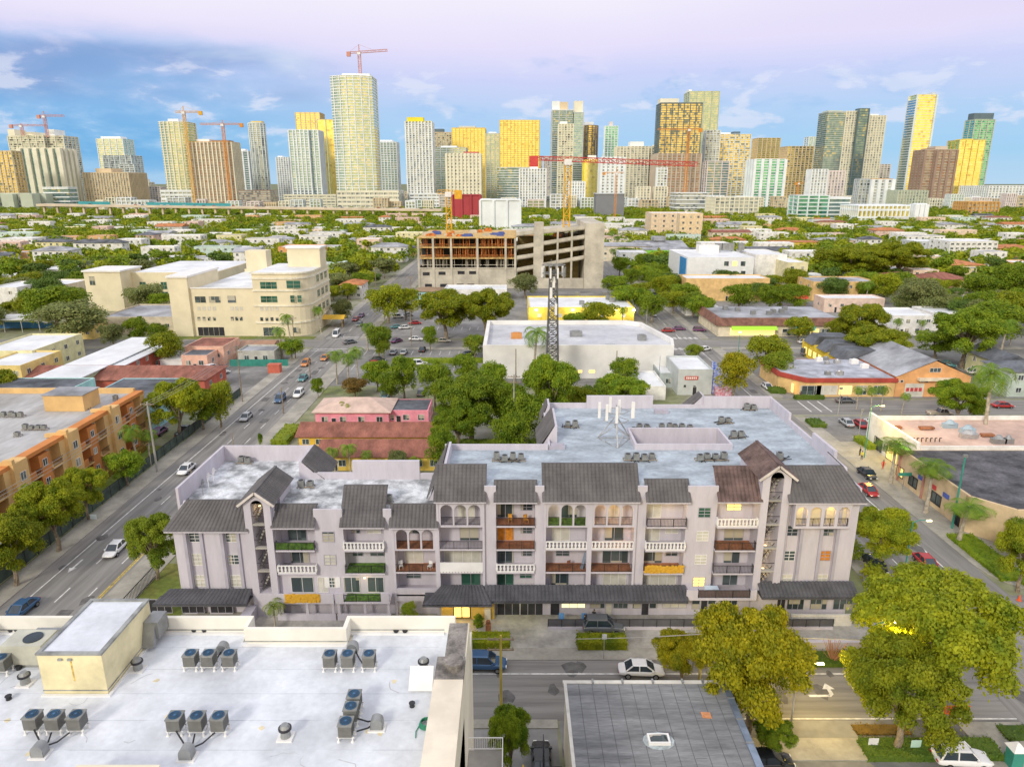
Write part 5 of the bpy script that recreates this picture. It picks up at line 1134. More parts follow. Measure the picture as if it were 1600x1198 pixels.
B(-127.5, XE2 - 1.6, 129.8, 130.5, zt - .4, zt + .6).build('parapet', m_orw, t)
x, y = at(95, 640, zt); B(x - 2.8, x + 4.2, y, y + 5, zt - .3, zt + 2.6).build('roof_house', m_orw, t); B(x - 3, x + 4.4, y - .2, y + 5.2, zt + 2.6, zt + 2.75).build('roof_house_roof', m_groof, t)
for i, (px, py, lb) in enumerate(((20, 648, 'rusty condenser row on the weathered roof at the left edge'), (55, 668, 'dark condenser row in the middle of the weathered roof'), (122, 636, 'pale condenser row beside the roof house'), (182, 622, 'single green unit near the roof corner'), (28, 678, 'white pipe rack on the weathered roof'))):
    rcl(px, py, lb, 4 if i < 3 else 1, z_=zt - .34)
Bk = bld
teal = paint((.28, .62, .60)); tealp = paint((.45, .72, .68)); pink = paint((.86, .32, .40)); salm = paint((.78, .48, .36)); yel = paint((.75, .58, .22)); lgrn = paint((.52, .62, .40)); redw = paint((.55, .14, .09)); crw = paint((.74, .66, .50)); whw = paint((.78, .77, .74)); pkw = paint((.75, .58, .48)); grw = paint((.45, .46, .47)); cyn = paint((.35, .62, .66)); ora = paint((.72, .38, .16)); org2 = paint((.74, .50, .22)); lav = paint((.55, .53, .62)); bei = paint((.62, .54, .40))
def atl(px, py): x, y = at(px, py); return x, y
x, y = atl(25, 668); bld('apartment_house', 'aqua green house with a dark roof behind the apricot block', 'house', -118, -91, 137, 148, 8.2, tealp, m_droof, fl=2, nf=6, ns=2, par=.2)
bld('apartment_house', 'turquoise two storey house with a dark roof behind the round trees', 'house', -87, -73.5, 136, 152, 7.0, cyn, m_droof, fl=2, nf=3, ns=5, par=.2)
bld('house', 'long red house with a red tiled hip roof left of the road', 'house', -128, -74, 163, 176, 3.6, redw, m_tered, fl=1, nf=9, ns=2, rf='hip', rh=1.9)
pb('apartment_house', 'long sage green two storey block with a white roof', 'house', 62, 128, 625, 590, 44, lgrn, m_wroof, fl=2, nf=3, ns=8, rf='slab')
pb('apartment_house', 'red two storey block with a white roof and white stair gallery', 'house', 138, 196, 600, 570, 24, redw, m_wroof, fl=2, nf=3, ns=5, rf='slab')
pb('apartment_house', 'yellow and aqua block with a white roof at the left edge', 'house', -30, 40, 615, 571, 16, yel, m_wroof, fl=2, nf=4, ns=3)
pb('apartment_house', 'pale yellow block with roof vents, behind the yellow and aqua block', 'house', -30, 58, 590, 548, 22, paint((.72, .68, .40)), m_wroof, fl=2, nf=4, ns=4)
pb('house', 'pink house with a small dark roof beside the parked van', 'house', 286, 326, 580, 555, 7, salm, m_droof, fl=1, nf=2, ns=1, par=.1)
pb('house', 'pink house with a red roof behind the small pink house', 'house', 292, 352, 570, 541, 12, salm, m_tered, fl=1, nf=3, ns=2, par=.2)
pb('garage', 'small grey garage right of the red roofed pink house', 'garage', 372, 430, 568, 548, 8, paint((.5, .5, .45)), m_groof, fl=1, nf=2, ns=1)
pb('house', 'low cream shed with a brown roof by the corner trees', 'house', 375, 425, 556, 541, 8, crw, paint((.38, .22, .14)), fl=1, nf=2, ns=1, rf='gx', rh=1)
pb('shop', 'long grey roofed beige building left of the cream office complex', 'building', 160, 275, 522, 495, 26, bei, m_groof, fl=1, nf=5, ns=2)
pb('house', 'yellow cottage with a picket fence below the grey roofed beige building', 'house', 92, 148, 530, 508, 9, yel, m_groof, fl=1, nf=3, ns=2)
pb('apartment_building', 'white three storey block at the left edge beyond the car park', 'building', -10, 34, 492, 449, 18, whw, m_wroof, fl=3, nf=2, ns=3)
pb('apartment_building', 'pale flat roofed block between the white left block and the trees', 'building', 38, 112, 480, 444, 16, crw, m_wroof, fl=2, nf=4, ns=2)
t = thing('canopy', 'white sailcloth canopy over blue booths at the left edge', 'canopy', (*at(35, 515), 0)); x, y = at(25, 520)
MB().exx([(x - 11, 4.2), (x + 6, 4.6), (x + 11, 3.4), (x + 6, 4.5), (x - 11, 4.1)], y, y + 12).build('cover', m_white, t); b = MB(); [b.box(x + i, x + i + .2, y + .3, y + .5, 0, 4) for i in (-10, -4, 2, 8)]; b.build('posts', m_steel, t); B(x - 11, x + 9, y + 8, y + 8.5, 0, 2.2).build('blue_panel', paint((.05, .2, .5)), t)
# cream office complex
m_off = M('office_render', (.76, .68, .48), .85, .05, .2)
Yo = 230.; to = thing('office_building', 'large cream office building with green glass windows and a rounded corner by the road', 'building', (-85, Yo, 0))
fo = lambda px, py=470: onY(px, py, Yo)[0]
fz = lambda py: onY(400, py, Yo)[1]
xa, xb, xc, xd = fo(268), fo(298), fo(398), -66.6
zA, zB, zC = fz(433), fz(450), fz(427)
Po = lambda nm, bb, mt: bb.build(nm, mt, to)
Po('wall', MB().box(xa, xb, Yo - 1, Yo + 24, 0, zA), m_off); Po('wall', MB().box(xb, xc, Yo, Yo + 50, 0, zB - .8), m_off)
cor = [(xc, Yo - .6), (xd - 7, Yo - .6)] + [(xd - 7 + 7 * math.sin(R(a_)), Yo + 6.4 - 7 * math.cos(R(a_))) for a_ in (15, 30, 45, 60, 75)] + [(xd, Yo + 7), (xd, Yo + 27), (xc, Yo + 27)]
Po('wall', MB().prism(cor, 0, zC), m_off)
cen = lambda pts, k_: [((x - (xc + xd) / 2) * k_ + (xc + xd) / 2, (y - (Yo + 13)) * k_ + Yo + 13) for x, y in pts]
for z_ in (zC, zC - 1.6, 15.2, 10.2, 4.6): Po('cornice', MB().prism(cen(cor, 1.022), z_ - .25, z_ + .25), paint((.80, .76, .62)))
Po('roof', MB().prism(cen(cor, .96), zC + .25, zC + .3).box(xb, xc, Yo + .4, Yo + 50, zB - .8, zB - .7), m_wroof)
Po('parapet', MB().box(xb, xc, Yo, Yo + .4, zB - .8, zB).box(xb, xc, Yo + 49.6, Yo + 50, zB - .8, zB + .4), m_off)
Po('roof_tower', MB().box(xd - 11, xd + .2, Yo + 16, Yo + 24, zC, zC + 6.5), m_off); Po('roof_tower', MB().box(fo(312), fo(350), Yo + 44, Yo + 50, zB, zB + 8), m_off); Po('cornice', MB().box(xd - 11.4, xd + .6, Yo + 15.6, Yo + 24.4, zC + 6.5, zC + 7), m_white)
Po('cornice', MB().box(xa - .4, xb + .4, Yo - 1.4, Yo + 24.4, zA - .1, zA + .5).box(xb + .41, xc - .1, Yo - .3, Yo - .01, zB - .2, zB + .2), m_white)
for px0, px1, py0, py1, k_ in ((304, 321, 463, 473, 'dark'), (326, 344, 463, 473, 'dark'), (355, 368, 462, 473, 'dark'), (407, 433, 440, 451, 'green'), (448, 470, 438, 450, 'green'), (408, 434, 462, 472, 'green'), (454, 461, 461, 472, 'green'), (465, 472, 461, 472, 'green'), (412, 438, 511, 524, 'dark'), (458, 467, 511, 519, 'dark'), (309, 350, 511, 528, 'open')):
    X0_ = onY(px0, py0, Yo)[0]; X1_ = onY(px1, py0, Yo)[0]; z1 = onY(px0, py0, Yo)[1]; z0_ = max(.1, onY(px0, py1, Yo)[1]); win(to, (X0_ + X1_) / 2, Yo - .61 if px0 > 398 else Yo - .01, (z0_ + z1) / 2, X1_ - X0_, z1 - z0_, 'F', k_, m_off, max(1, int((X1_ - X0_) / 1.6)), 2 if k_ == 'green' else 1)
for py in (482, 498):
    for px in (311, 319, 327, 335, 363, 370, 377, 410, 418, 426, 434): win(to, onY(px, py, Yo)[0], Yo - .61 if px > 398 else Yo - .01, onY(px, py, Yo)[1], 1.0, 1.3, 'F', 'blind' if py == 482 else 'dark', m_off, 1, 1)
winrow(to, xc, xd, Yo + 9, Yo + 25, (7.5, 12.6, 17.7), 2.4, 'R', 3, 3.2, 'green', m_off, 3, 2)
t = thing('office_wing', 'cream office wing with a square tower end, left of the large office', 'building', (*at(190, 478), 0))
x0_, Y_ = at(140, 486); x1_ = at(196, 486)[0]; z_ = onY(160, 425, Y_)[1]; B(x0_, x1_, Y_, Y_ + 16, 0, z_).build('wall', m_off, t); B(x0_ - .5, x1_ + .5, Y_ - .5, Y_ + 16.5, z_, z_ + .6).build('cornice', m_white, t)
B(x1_, x1_ + 34, Y_ + 8, Y_ + 52, 0, z_ - 1.2).build('wall', m_off, t); B(x1_ + .6, x1_ + 33.4, Y_ + 8.6, Y_ + 51, z_ - 1.2, z_ - 1.1).build('roof', m_wroof, t); winrow(t, x1_, x1_ + 34, Y_ + 8, Y_ + 30, (9, 5), 3, 'F', 4, 2.5, 'green', m_off, 2, 2); win(t, x0_ + 3, Y_ - .01, 12, 2.2, 3.4, 'F', 'dark', m_off)
t = pb('house', 'pink bungalow with a grey hip roof right of the left road', 'house', 494, 608, 668, 643, 9, pink, paint((.62, .46, .38)), fl=1, nf=4, ns=2, rf='hip', rh=1.8)
pb('house', 'pink bungalow with dark and white flat roof panels beside the trees', 'house', 600, 670, 664, 641, 8, pink, m_droof, fl=1, nf=3, ns=2, par=.1)
t = pb('motel', 'long yellow one storey building with white doors and a red roof', 'building', 468, 678, 699, 681, 7.5, paint((.78, .50, .06)), m_tered, fl=1, nf=10, ns=2, rf='gx', rh=1.6, door=False)
X0_, Y_ = at(468, 697)
for px in (478, 552, 608, 652): win(t, onY(px, 690, Y_)[0], Y_ - .01, 1.1, 1.0, 2.1, 'F', 'blind', m_white, 1, 1, 'door')
pb('motel', 'lower long red roofed yellow building in front of the white doored one', 'building', 500, 690, 735, 712, 8, paint((.70, .50, .10)), m_tered, fl=1, nf=8, ns=2, rf='gx', rh=1.6)
# big white store
tS = thing('store', 'big white windowless store with a wide white roof behind the trees', 'store', (20, 178, 0))
sx0, Ys = -7.5, 177.; sx1 = at(1055, 597)[0]; zS = 7.6; poly = [(sx0, Ys), (sx1, Ys), (sx1 + 1.5, Ys + 8), (sx1 - 3, Ys + 31), (sx1 - 7, Ys + 34), (sx0, Ys + 34)]
m_st = M('store_wall', (.74, .73, .70), .8, .06, .2); MB().prism(poly, 0, zS).build('wall', m_st, tS); cs = lambda k_: [((x - 20) * k_ + 20, (y - Ys - 17) * k_ + Ys + 17) for x, y in poly]
b = MB(); n_ = len(poly); o_, i_ = cs(1.0), cs(.965)
for i in range(n_): j = (i + 1) % n_; b.add([(*o_[i], zS), (*o_[j], zS), (*i_[j], zS), (*i_[i], zS), (*o_[i], zS + 1.3), (*o_[j], zS + 1.3), (*i_[j], zS + 1.3), (*i_[i], zS + 1.3)], ((0, 1, 5, 4), (3, 2, 6, 7), (4, 5, 6, 7)))
b.build('parapet', m_st, tS); MB().prism(cs(.964), zS, zS + .05).build('roof', M('store_roof', (.56, .57, .60), .8, .12, .1, fine=.06), tS)
for px in (905, 925, 832): win(tS, onY(px, 578, Ys)[0], Ys - .01, 1.9, 1.6, .8, 'F', 'lit', m_white, 1, 1, 'lamp_panel')
b = MB(); b.box(sx0 - .05, sx0 - .01, Ys + 2, Ys + 30, 2.2, 3.4); b.build('blue_stripe', paint((.05, .16, .5)), tS)
for px, py, w_, lb, mt in ((900, 520, 3.4, 'grey green roof unit on the white store', m_metal), (1003, 526, 2.2, 'small beige roof unit on the white store, right', m_metal), (954, 536, 2.6, 'green skylight hatch on the white store roof', m_glassg), (807, 523, 3.0, 'orange brown roof hatch on the white store, left', paint((.55, .25, .08)))):
    x, y = at(px, py, zS + 1); b = MB(); b.box(x - w_ / 2, x + w_ / 2, y - 1, y + 1, zS + .05, zS + (1.5 if w_ != 2.6 else .5)); b.box(x - w_ * .3, x + w_ * .3, y - .6, y + .6, zS + (1.5 if w_ != 2.6 else .5), zS + (1.7 if w_ != 2.6 else .6)); one('roof_unit', lb, 'roof unit', b, mt, (x, y, zS))
bld('store_annex', 'low white annex with a white roof right of the trees', 'building', 24, 36, 158, 172, 3.4, whw, m_wroof, fl=1, nf=0, ns=0)
tq = pb('shop', 'grey rendered shop with a small red sign and a blue painted end wall', 'shop', 1058, 1111, 617, 577, 14, M('grey_shop', (.50, .53, .52), .85, .06), m_wroof, fl=2, nf=0, ns=0)
x0_, Y_ = at(1058, 617); xe = at(1111, 617)[0]
b = MB(); xa, za = onY(1070, 592, Y_); b.box(xa, xa + 3.2, Y_ - .1, Y_ - .01, za - .2, za + .7); b.build('sign', paint((.55, .08, .05)), tq); b = MB(); [b.box(xa + .3 + i * .45, xa + .6 + i * .45, Y_ - .12, Y_ - .105, za + .05, za + .5) for i in range(6)]; b.build('sign_lettering', m_white, tq)
for px, py in ((1070, 603), (1085, 604)): xx, zz_ = onY(px, py, Y_); win(tq, xx, Y_ - .01, zz_, .5, .5, 'F', 'open', m_metal, 1, 1)
m_mur = M('blue_mural', (.05, .12, .60), .7, .4, 1.6, col2=(.65, .70, .85)); b = MB(); b.exx([(xe + .1, 0), (xe + 3.3, 0), (xe + 3.1, 3), (xe + 2.2, 5.2), (xe + 1.4, 7.4), (xe + .1, 8.2)], Y_ + 1, Y_ + 1.4); b.build('mural_wall', m_mur, tq)
b = MB(); b.box(xe + .8, xe + 4.4, Y_ - 1.4, Y_ + .9, 0, 2.0); b.build('red_white_booth', M('booth', (.6, .08, .15), .7, .4, 2, col2=(.7, .7, .75)), tq)
pb('shop', 'low grey green annex with a white roof left of the grey shop', 'shop', 1030, 1057, 606, 583, 12, paint((.42, .47, .46)), m_wroof, fl=1, nf=1, ns=1)
# yellow lit shop beyond the cross street
t = pb('shop', 'yellow lit one storey shop with a brown flat roof and bright wall lamps', 'shop', 826, 990, 506, 480, 26, paint((.80, .62, .10)), m_wroof, fl=1, nf=5, ns=2, wk=('blind',))
X0_, Y_ = at(826, 506)
for px in (838, 895, 962, 990):
    xx, zz_ = onY(px, 484, Y_); b = MB(); b.box(xx - .5, xx + .5, Y_ - .4, Y_ - .02, zz_ - .2, zz_ + .2); b.build('wall_lamp', lampmat('flood_lamp', (1, .95, .6), 6), t)
    l_ = bpy.data.lights.new('lamp_light', 'POINT'); l_.energy = 500; l_.color = (1, .9, .45); l_.shadow_soft_size = .4; o_ = bpy.data.objects.new('lamp_light', l_); C.objects.link(o_); o_.parent = t; o_.location = (xx - t.location.x, Y_ - 1.4 - t.location.y, zz_ - .3)
for px, py, lb in ((902, 460, 'dark roof unit, left one on the brown flat roof'), (909, 474, 'dark roof unit near the front edge of the brown flat roof'), (945, 460, 'dark roof unit, middle one on the brown flat roof'), (950, 466, 'dark roof unit, right of the middle one on the brown flat roof'), (956, 470, 'dark roof unit, rightmost on the brown flat roof')):
    z_ = onY(px, 480, Y_)[1]; x, y = at(px, py, z_); b = MB(); b.box(x - .9, x + .9, y - .8, y + .8, z_ - .5, z_ + 1); b.cyl(x, y, z_ + 1, z_ + 1.1, .6, .6, 8); one('roof_unit', lb, 'roof unit', b, m_metal, (x, y, z_ - .5), 'units on the brown flat roof')
m_raw = M('raw_concrete', (.54, .50, .41), .9, .14, .15, fine=.05); m_scaf = M('orange_formwork', (.60, .20, .05), .8, .3, 1.2); m_ysc = M('yellow_edge', (.62, .42, .16), .8, .2)
Yg = 340.; tk_ = thing('parking_structure', 'concrete parking structure under construction with orange scaffolded floors and sloping ramps', 'building', (0, Yg, 0)); gX = lambda px: onY(px, 400, Yg)[0]; gZ = lambda py: onY(750, py, Yg)[1]
g0_, g1_, g2_, g3_ = gX(653), gX(806), gX(913), gX(943); Pk = lambda nm, bb, mt: bb.build(nm, mt, tk_)
Pk('wall', B(g0_, g1_, Yg, Yg + 55, 0, gZ(418)), m_raw); Pk('wall', B(g2_, g3_, Yg - 1, Yg + 50, 0, gZ(349)), m_raw)
levels = [gZ(418), gZ(403), gZ(386), gZ(371)]
for i, z_ in enumerate(levels): Pk('floor_slab', B(g0_ - .3, g1_ + .3, Yg - .3, Yg + 55, z_ - .45, z_), m_ysc if i else m_raw)
for px in (654, 677, 705, 746, 790, 805): Pk('column', B(gX(px) - .5, gX(px) + .5, Yg - .35, Yg + .6, 0, levels[-1] - .45), m_raw)
for i, z_ in enumerate(levels[:-1]):
    g = MB(); rn = random.Random(i)
    for k_ in range(70): x = rn.uniform(g0_, g1_); y = Yg + rn.choice((.8, 2, 5)); g.box(x - .09, x + .09, y, y + .15, z_, levels[i + 1] - .45)
    for k_ in range(6): x = g0_ + (g1_ - g0_) * k_ / 6; g.box(x, x + (g1_ - g0_) / 6.5, Yg + .5, Yg + .6, z_ + 1.1, z_ + 1.3)
    Pk('scaffold_props', g, m_scaf if i else m_raw)
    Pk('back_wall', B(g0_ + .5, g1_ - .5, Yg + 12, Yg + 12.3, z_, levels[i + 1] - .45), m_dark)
for px, py in ((665, 428), (690, 427), (720, 426), (738, 426), (668, 446), (692, 446), (718, 446), (735, 446)): win(tk_, gX(px), Yg - .01, gZ(py), 3.4, 1.6, 'F', 'open', m_raw, 1, 1, 'opening')
# ramp side
for i, (pa, pb_) in enumerate(((450, 443), (424, 404), (405, 389), (389, 372), (368, 358))):
    g = MB(); za, zb = gZ(pa), gZ(pb_); g.exx([(g1_ + .4, za), (g2_ - .1, zb), (g2_ - .1, zb + 1.6), (g1_ + .4, za + 1.6)], Yg, Yg + .4) if i else g.box(g1_ + .4, g2_ - .1, Yg, Yg + .4, 0, zb + 2.6); g.exx([(g1_ + .4, za - .4), (g2_ - .1, zb - .4), (g2_ - .1, zb), (g1_ + .4, za)], Yg + .4, Yg + 48); Pk('ramp', g, m_raw)
for px in (835, 871, 893): Pk('column', B(gX(px) - .45, gX(px) + .45, Yg - .1, Yg + 1, 0, gZ(356)), m_raw)
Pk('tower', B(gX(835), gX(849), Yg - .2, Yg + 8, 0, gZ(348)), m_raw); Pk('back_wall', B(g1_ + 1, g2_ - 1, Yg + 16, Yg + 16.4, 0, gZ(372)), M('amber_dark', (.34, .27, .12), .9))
rn = random.Random(4)
for k_ in range(26):
    x, y = rn.uniform(g0_ + 2, g2_ - 4), Yg + rn.uniform(2, 45); w_ = rn.uniform(.8, 2.8); kk = k_ % 3; z_ = levels[-1] + .002; h_ = rn.uniform(.5, 1.6)
    b = MB(); b.box(x - w_, x + w_, y - .7, y + .7, z_, z_ + h_); b.box(x - w_ * .6, x + w_ * .8, y - .5, y + .5, z_ + h_, z_ + h_ + .4)
    auto(one(('timber_stack', 'panel_stack', 'rubble_pile')[kk], None, 'building material', b, (m_scaf, paint((.08, .12, .35)), m_raw)[kk], (x, y, z_)), ('orange timber stack', 'blue panel stack', 'pale block pile')[kk] + ' on the unfinished parking deck', 'building material', 'materials stacked on the unfinished deck')
m_cry = M('crane_yellow', (.72, .40, .03), .6, .12, 1); m_crr = M('crane_red', (.62, .07, .06), .6, .12, 1); m_cro = M('crane_orange', (.70, .28, .04), .6, .1); m_crp = M('crane_pink', (.62, .30, .24), .7, .1)
t = crane('large tower crane with a yellow mast and long red jib over the parking structure', 885, 352, 238, 360, 833, 1112, 249, m_crr, 3.0, tilt=-.9, cwt='l', dy=30, z0=20, apex=False); [c_.data.materials.clear() or c_.data.materials.append(m_cry) for c_ in t.children if c_.name.startswith('mast')]
t = crane('stubby yellow hoist mast rising from the left of the parking structure', 702, 360, 292, 365, 684, 716, 300, m_cry, 2.6, cwt='r', z0=20, apex=False)
pb('house', 'small white house with an orange tile roof at the far end of the left road', 'house', 533, 566, 467, 445, 14, whw, m_teorg, fl=2, nf=3, ns=3, rf='hip', rh=1.5)
pb('house', 'pale blue house with a brown roof left of the large middle trees', 'house', 650, 688, 475, 455, 10, cyn, paint((.30, .20, .12)), fl=2, nf=3, ns=1, rf='hip', rh=1.2)
pb('shop', 'white low shop roof behind the large middle trees', 'shop', 694, 792, 470, 452, 14, whw, m_wroof, fl=1, nf=5, ns=0)
pb('apartment_building', 'orange flat roofed block behind the cream office', 'building', 436, 500, 410, 386, 20, paint((.74, .36, .14)), m_wroof, fl=2, nf=6, ns=2)
pb('house', 'yellow house with solar panels left of the parking structure', 'house', 590, 648, 400, 387, 14, yel, m_droof, fl=1, nf=3, ns=1, rf='hip', rh=1.5)
t = pb('office_building', 'white modern block with small square windows and rooftop tanks', 'building', 1071, 1174, 455, 402, 40, M('cool_white', (.76, .78, .80), .7, .04), m_wroof, fl=4, nf=0, ns=0)
X0_, Y_ = at(1071, 455);
for px, py in ((1135, 412), (1148, 412), (1161, 412), (1135, 427), (1148, 427), (1161, 427)): xx, zz_ = onY(px, py, Y_); win(t, xx, Y_ - .01, zz_, 2.2, 2.2, 'F', 'lit' if (px, py) == (1148, 412) else 'dark', m_white, 1, 1)
B(X0_ - .3, X0_ - .01, Y_ + 2, Y_ + 14, 2, 15).build('blue_banner', paint((.04, .25, .55)), t)
for i, px in enumerate((1123, 1134, 1143, 1159)): x, y = at(px, 385, 18); B(x - 1.5, x + 1.5, y, y + 2, 16, 19.5).build('cooling_tower', m_metal, t)
x, y = at(1105, 387, 18); B(x - 4, x + 6, y, y + 6, 15, 19).build('roof_house', m_white, t)
pb('office_building', 'white block with a sloped shaded side right of the white modern block', 'building', 1176, 1225, 448, 398, 30, whw, m_wroof, fl=4, nf=0, ns=0)
pb('store', 'long apricot wall below the white modern block', 'store', 1070, 1200, 470, 435, 14, org2, m_wroof, fl=1, nf=0, ns=0)
pb('store_annex', 'pale yellow annex right of the apricot wall', 'building', 1226, 1258, 455, 410, 22, paint((.72, .66, .42)), m_wroof, fl=3, nf=2, ns=0)
b = MB(); x, y = at(1000, 410); b.box(x, x + 32, y, y + 50, 0, 8); b.exy([(y, 8), (y + 50, 8), (y + 25, 12)], x, x + 32); b.box(x + 12, x + 20, y + 20, y + 30, 12, 14.5); one('market_hall', 'pale gabled hall with a green lit front beside the palms', 'hall', b, m_groof, (x + 16, y, 0))
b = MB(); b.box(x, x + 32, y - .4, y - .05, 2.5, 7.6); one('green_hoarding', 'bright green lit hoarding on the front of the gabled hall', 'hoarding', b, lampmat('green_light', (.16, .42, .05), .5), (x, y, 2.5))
# mansard strip mall
Ym = 228.; zM = 4.4; t = thing('strip_mall', 'strip of shops with a brown tiled fascia and a lime green awning', 'shop', (90, Ym, 0)); xa, xb = at(1120, 525)[0], at(1298, 520)[0]
B(xa, xb, Ym + 1, Ym + 26, 0, zM).build('wall', crw, t); B(xa + .5, xb, Ym + 2, Ym + 25, zM + 1.4, zM + 1.5).build('roof', m_groof, t)
b = MB(); b.exy([(Ym, zM - .6), (Ym + 1.4, zM + 1.8), (Ym + 1.8, zM + 1.8), (Ym + 1.8, zM - .6)], xa - 1, xb); b.exx([(xa - 1, zM - .6), (xa + .4, zM + 1.8), (xa + .8, zM + 1.8), (xa + .8, zM - .6)], Ym + 1.8, Ym + 26); b.build('fascia', M('brown_fascia', (.22, .11, .08), .8, .2), t)
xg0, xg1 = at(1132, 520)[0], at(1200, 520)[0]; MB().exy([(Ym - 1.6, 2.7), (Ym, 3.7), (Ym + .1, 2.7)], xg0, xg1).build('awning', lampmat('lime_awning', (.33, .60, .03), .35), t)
b = MB(); b.box(xg0, xg1, Ym + .9, Ym + .99, .5, 2.9); b.build('shopfront', lampmat('shopfront_light', (1, .72, .28), .9), t); x, y = at(1226, 510); B(x - 3, x + 3, Ym - .1, Ym + .9, 2.2, 3.6).build('teal_sign', lampmat('teal_sign', (.05, .45, .38), .5), t)
for i in range(9): win(t, xg1 + 4 + i * (xb - xg1 - 5) / 9, Ym + .98, 1.5, 3, 2.2, 'F', 'lit' if i in (2, 5) else 'dark', m_white, 2, 1, 'shop_window')
rn = random.Random(8)
for i in range(7): x, y = xa + 8 + i * 3.4 + rn.uniform(-1, 1), Ym + rn.uniform(6, 20); b = MB(); b.box(x - .8, x + .8, y - .7, y + .7, zM + 1.5, zM + 2.8); b.cyl(x, y, zM + 2.8, zM + 2.9, .5, .5, 8); auto(one('roof_unit', None, 'roof unit', b, m_metal, (x, y, zM + 1.5)), 'grey roof unit on the brown fascia shops', 'roof unit', 'units on the strip of shops')
# yellow diner with arched grey roof trusses
Yd = 172.; t = thing('restaurant', 'yellow lit diner with dark sloping roof flanks behind the corner trees', 'restaurant', (*at(1310, 560), 0)); xa, xb = at(1285, 573)[0], at(1350, 573)[0]
B(xa, xb, Yd + 8, Yd + 32, 0, 4.6).build('wall', M('diner_yellow', (.80, .58, .05), .8), t)
for y0 in (Yd + 7, Yd + 15, Yd + 24): MB().exx([(xa - .7, 4.6), (xb + .7, 4.6), (xb - 1.5, 7), (xa + 1.5, 7)], y0, y0 + 6).build('roof', m_droof, t)
winrow(t, xa, xb, Yd + 8, Yd + 31, (1.9,), 2.0, 'L', 7, 2.2, 'lit', m_black); winrow(t, xa, xb, Yd + 8, Yd + 30, (1.9,), 2.0, 'F', 4, 1.8, 'dark', m_black)
x, y = at(1324, 566); b = MB(); b.box(x - 1.2, x + 1.2, y, y + .3, 1.2, 3.0); b.box(x - .1, x + .1, y, y + .2, 0, 1.2); one('sign_board', 'red lit sign board by the yellow diner', 'sign', b, lampmat('red_sign', (.75, .10, .04), .5), (x, y, 0))
# shop with red fascia
Yr = 160.5; zR_ = 4.5; t = thing('shop', 'corner shop with a red fascia, a grey roof and lit orange front', 'shop', (80, Yr, 0)); xa = at(1222, 620)[0] + 2; xb = at(1396, 620)[0]
pl = [(xa + 3.5, Yr), (xb, Yr), (xb, Yr + 19), (xa - 1, Yr + 19), (xa - 1, Yr + 6)]
MB().prism(pl, 0, zR_).build('wall', org2, t); cs2 = lambda k_: [((x - (xa + xb) / 2) * k_ + (xa + xb) / 2, (y - Yr - 9.5) * k_ + Yr + 9.5) for x, y in pl]
MB().prism(cs2(1.03), zR_ - .9, zR_ + .1).build('fascia', paint((.42, .07, .05)), t); MB().prism(cs2(.97), zR_ + .1, zR_ + .16).build('roof', M('blue_grey_roof2', (.42, .44, .50), .8, .2, .3), t)
for px, k_, w_ in ((1266, 'dark', 5), (1291, 'blind', 5), (1320, 'lit', 3), (1345, 'dark', 2.5), (1372, 'dark', 2.5)): win(t, onY(px, 615, Yr)[0], Yr - .01, 1.7, w_, 2.2, 'F', k_, m_white, 3, 1, 'shop_window')
win(t, xa + 1.2, Yr + 3, 1.6, 3.0, 2.2, 'L', 'lit', m_white, 2, 1, 'shop_window')
rn = random.Random(12)
for i in range(12):
    x, y = rn.uniform(xa + 2, xb - 1), Yr + (3 if i < 3 else rn.uniform(9, 18)); s_ = rn.uniform(.5, .95); b = MB(); b.box(x - s_, x + s_, y - s_ * .7, y + s_ * .7, zR_ + .16, zR_ + .3 + s_); b.cyl(x, y, zR_ + .3 + s_, zR_ + .5 + s_, s_ * .5, s_ * .4, 8); auto(one('roof_unit', None, 'roof unit', b, rn.choice((m_white, m_metal, m_steel)), (x, y, zR_)), 'roof unit on the red fascia shop', 'roof unit', 'units on the red fascia shop')
# orange gabled garage
t = thing('workshop', 'orange gabled workshop with a ribbed grey roof and a red lettered door', 'workshop', (*at(1450, 615), 0)); xa, xb = at(1396, 620)[0] + .1, at(1512, 620)[0]; xm_ = (xa + xb) / 2
B(xa, xb, Yr, Yr + 27, 0, 5).build('wall', ora, t); MB().exx([(xa, 5), (xb, 5), (xm_, 8.8)], Yr, Yr + .3).build('gable', ora, t)
b = MB(); tiles(b, (xa - .3, Yr - .3, 5), (xm_, Yr - .3, 9), (xm_, Yr + 27, 9), (xa - .3, Yr + 27, 5), .8, 4, .04); tiles(b, (xm_, Yr - .3, 9), (xb + .3, Yr - .3, 5), (xb + .3, Yr + 27, 5), (xm_, Yr + 27, 9), .8, 4, .04); b.build('roof', m_groof, t)
win(t, onY(1427, 615, Yr)[0], Yr - .01, 1.7, 4.4, 3.2, 'F', 'blind', m_white, 1, 1, 'door'); win(t, xm_, Yr - .01, 6.6, 2.6, 1.0, 'F', 'dark', m_white, 3, 1); b = MB(); xl2 = onY(1427, 615, Yr)[0]
for i in range(4): b.box(xl2 - 1.9 + i * 1.0, xl2 - 1.2 + i * 1.0, Yr - .1, Yr - .09, 1.4, 2.3)
b.build('door_lettering', paint((.55, .05, .06)), t); MB().box(xm_ - 4, xm_ + 5, Yr - 1.2, Yr - .02, 4.2, 4.8).build('canopy', crw, t)
for px in (1401, 1408, 1440, 1447): win(t, onY(px, 602, Yr)[0], Yr - .01, 3.9, .7, .6, 'F', 'dark', m_white, 1, 1)
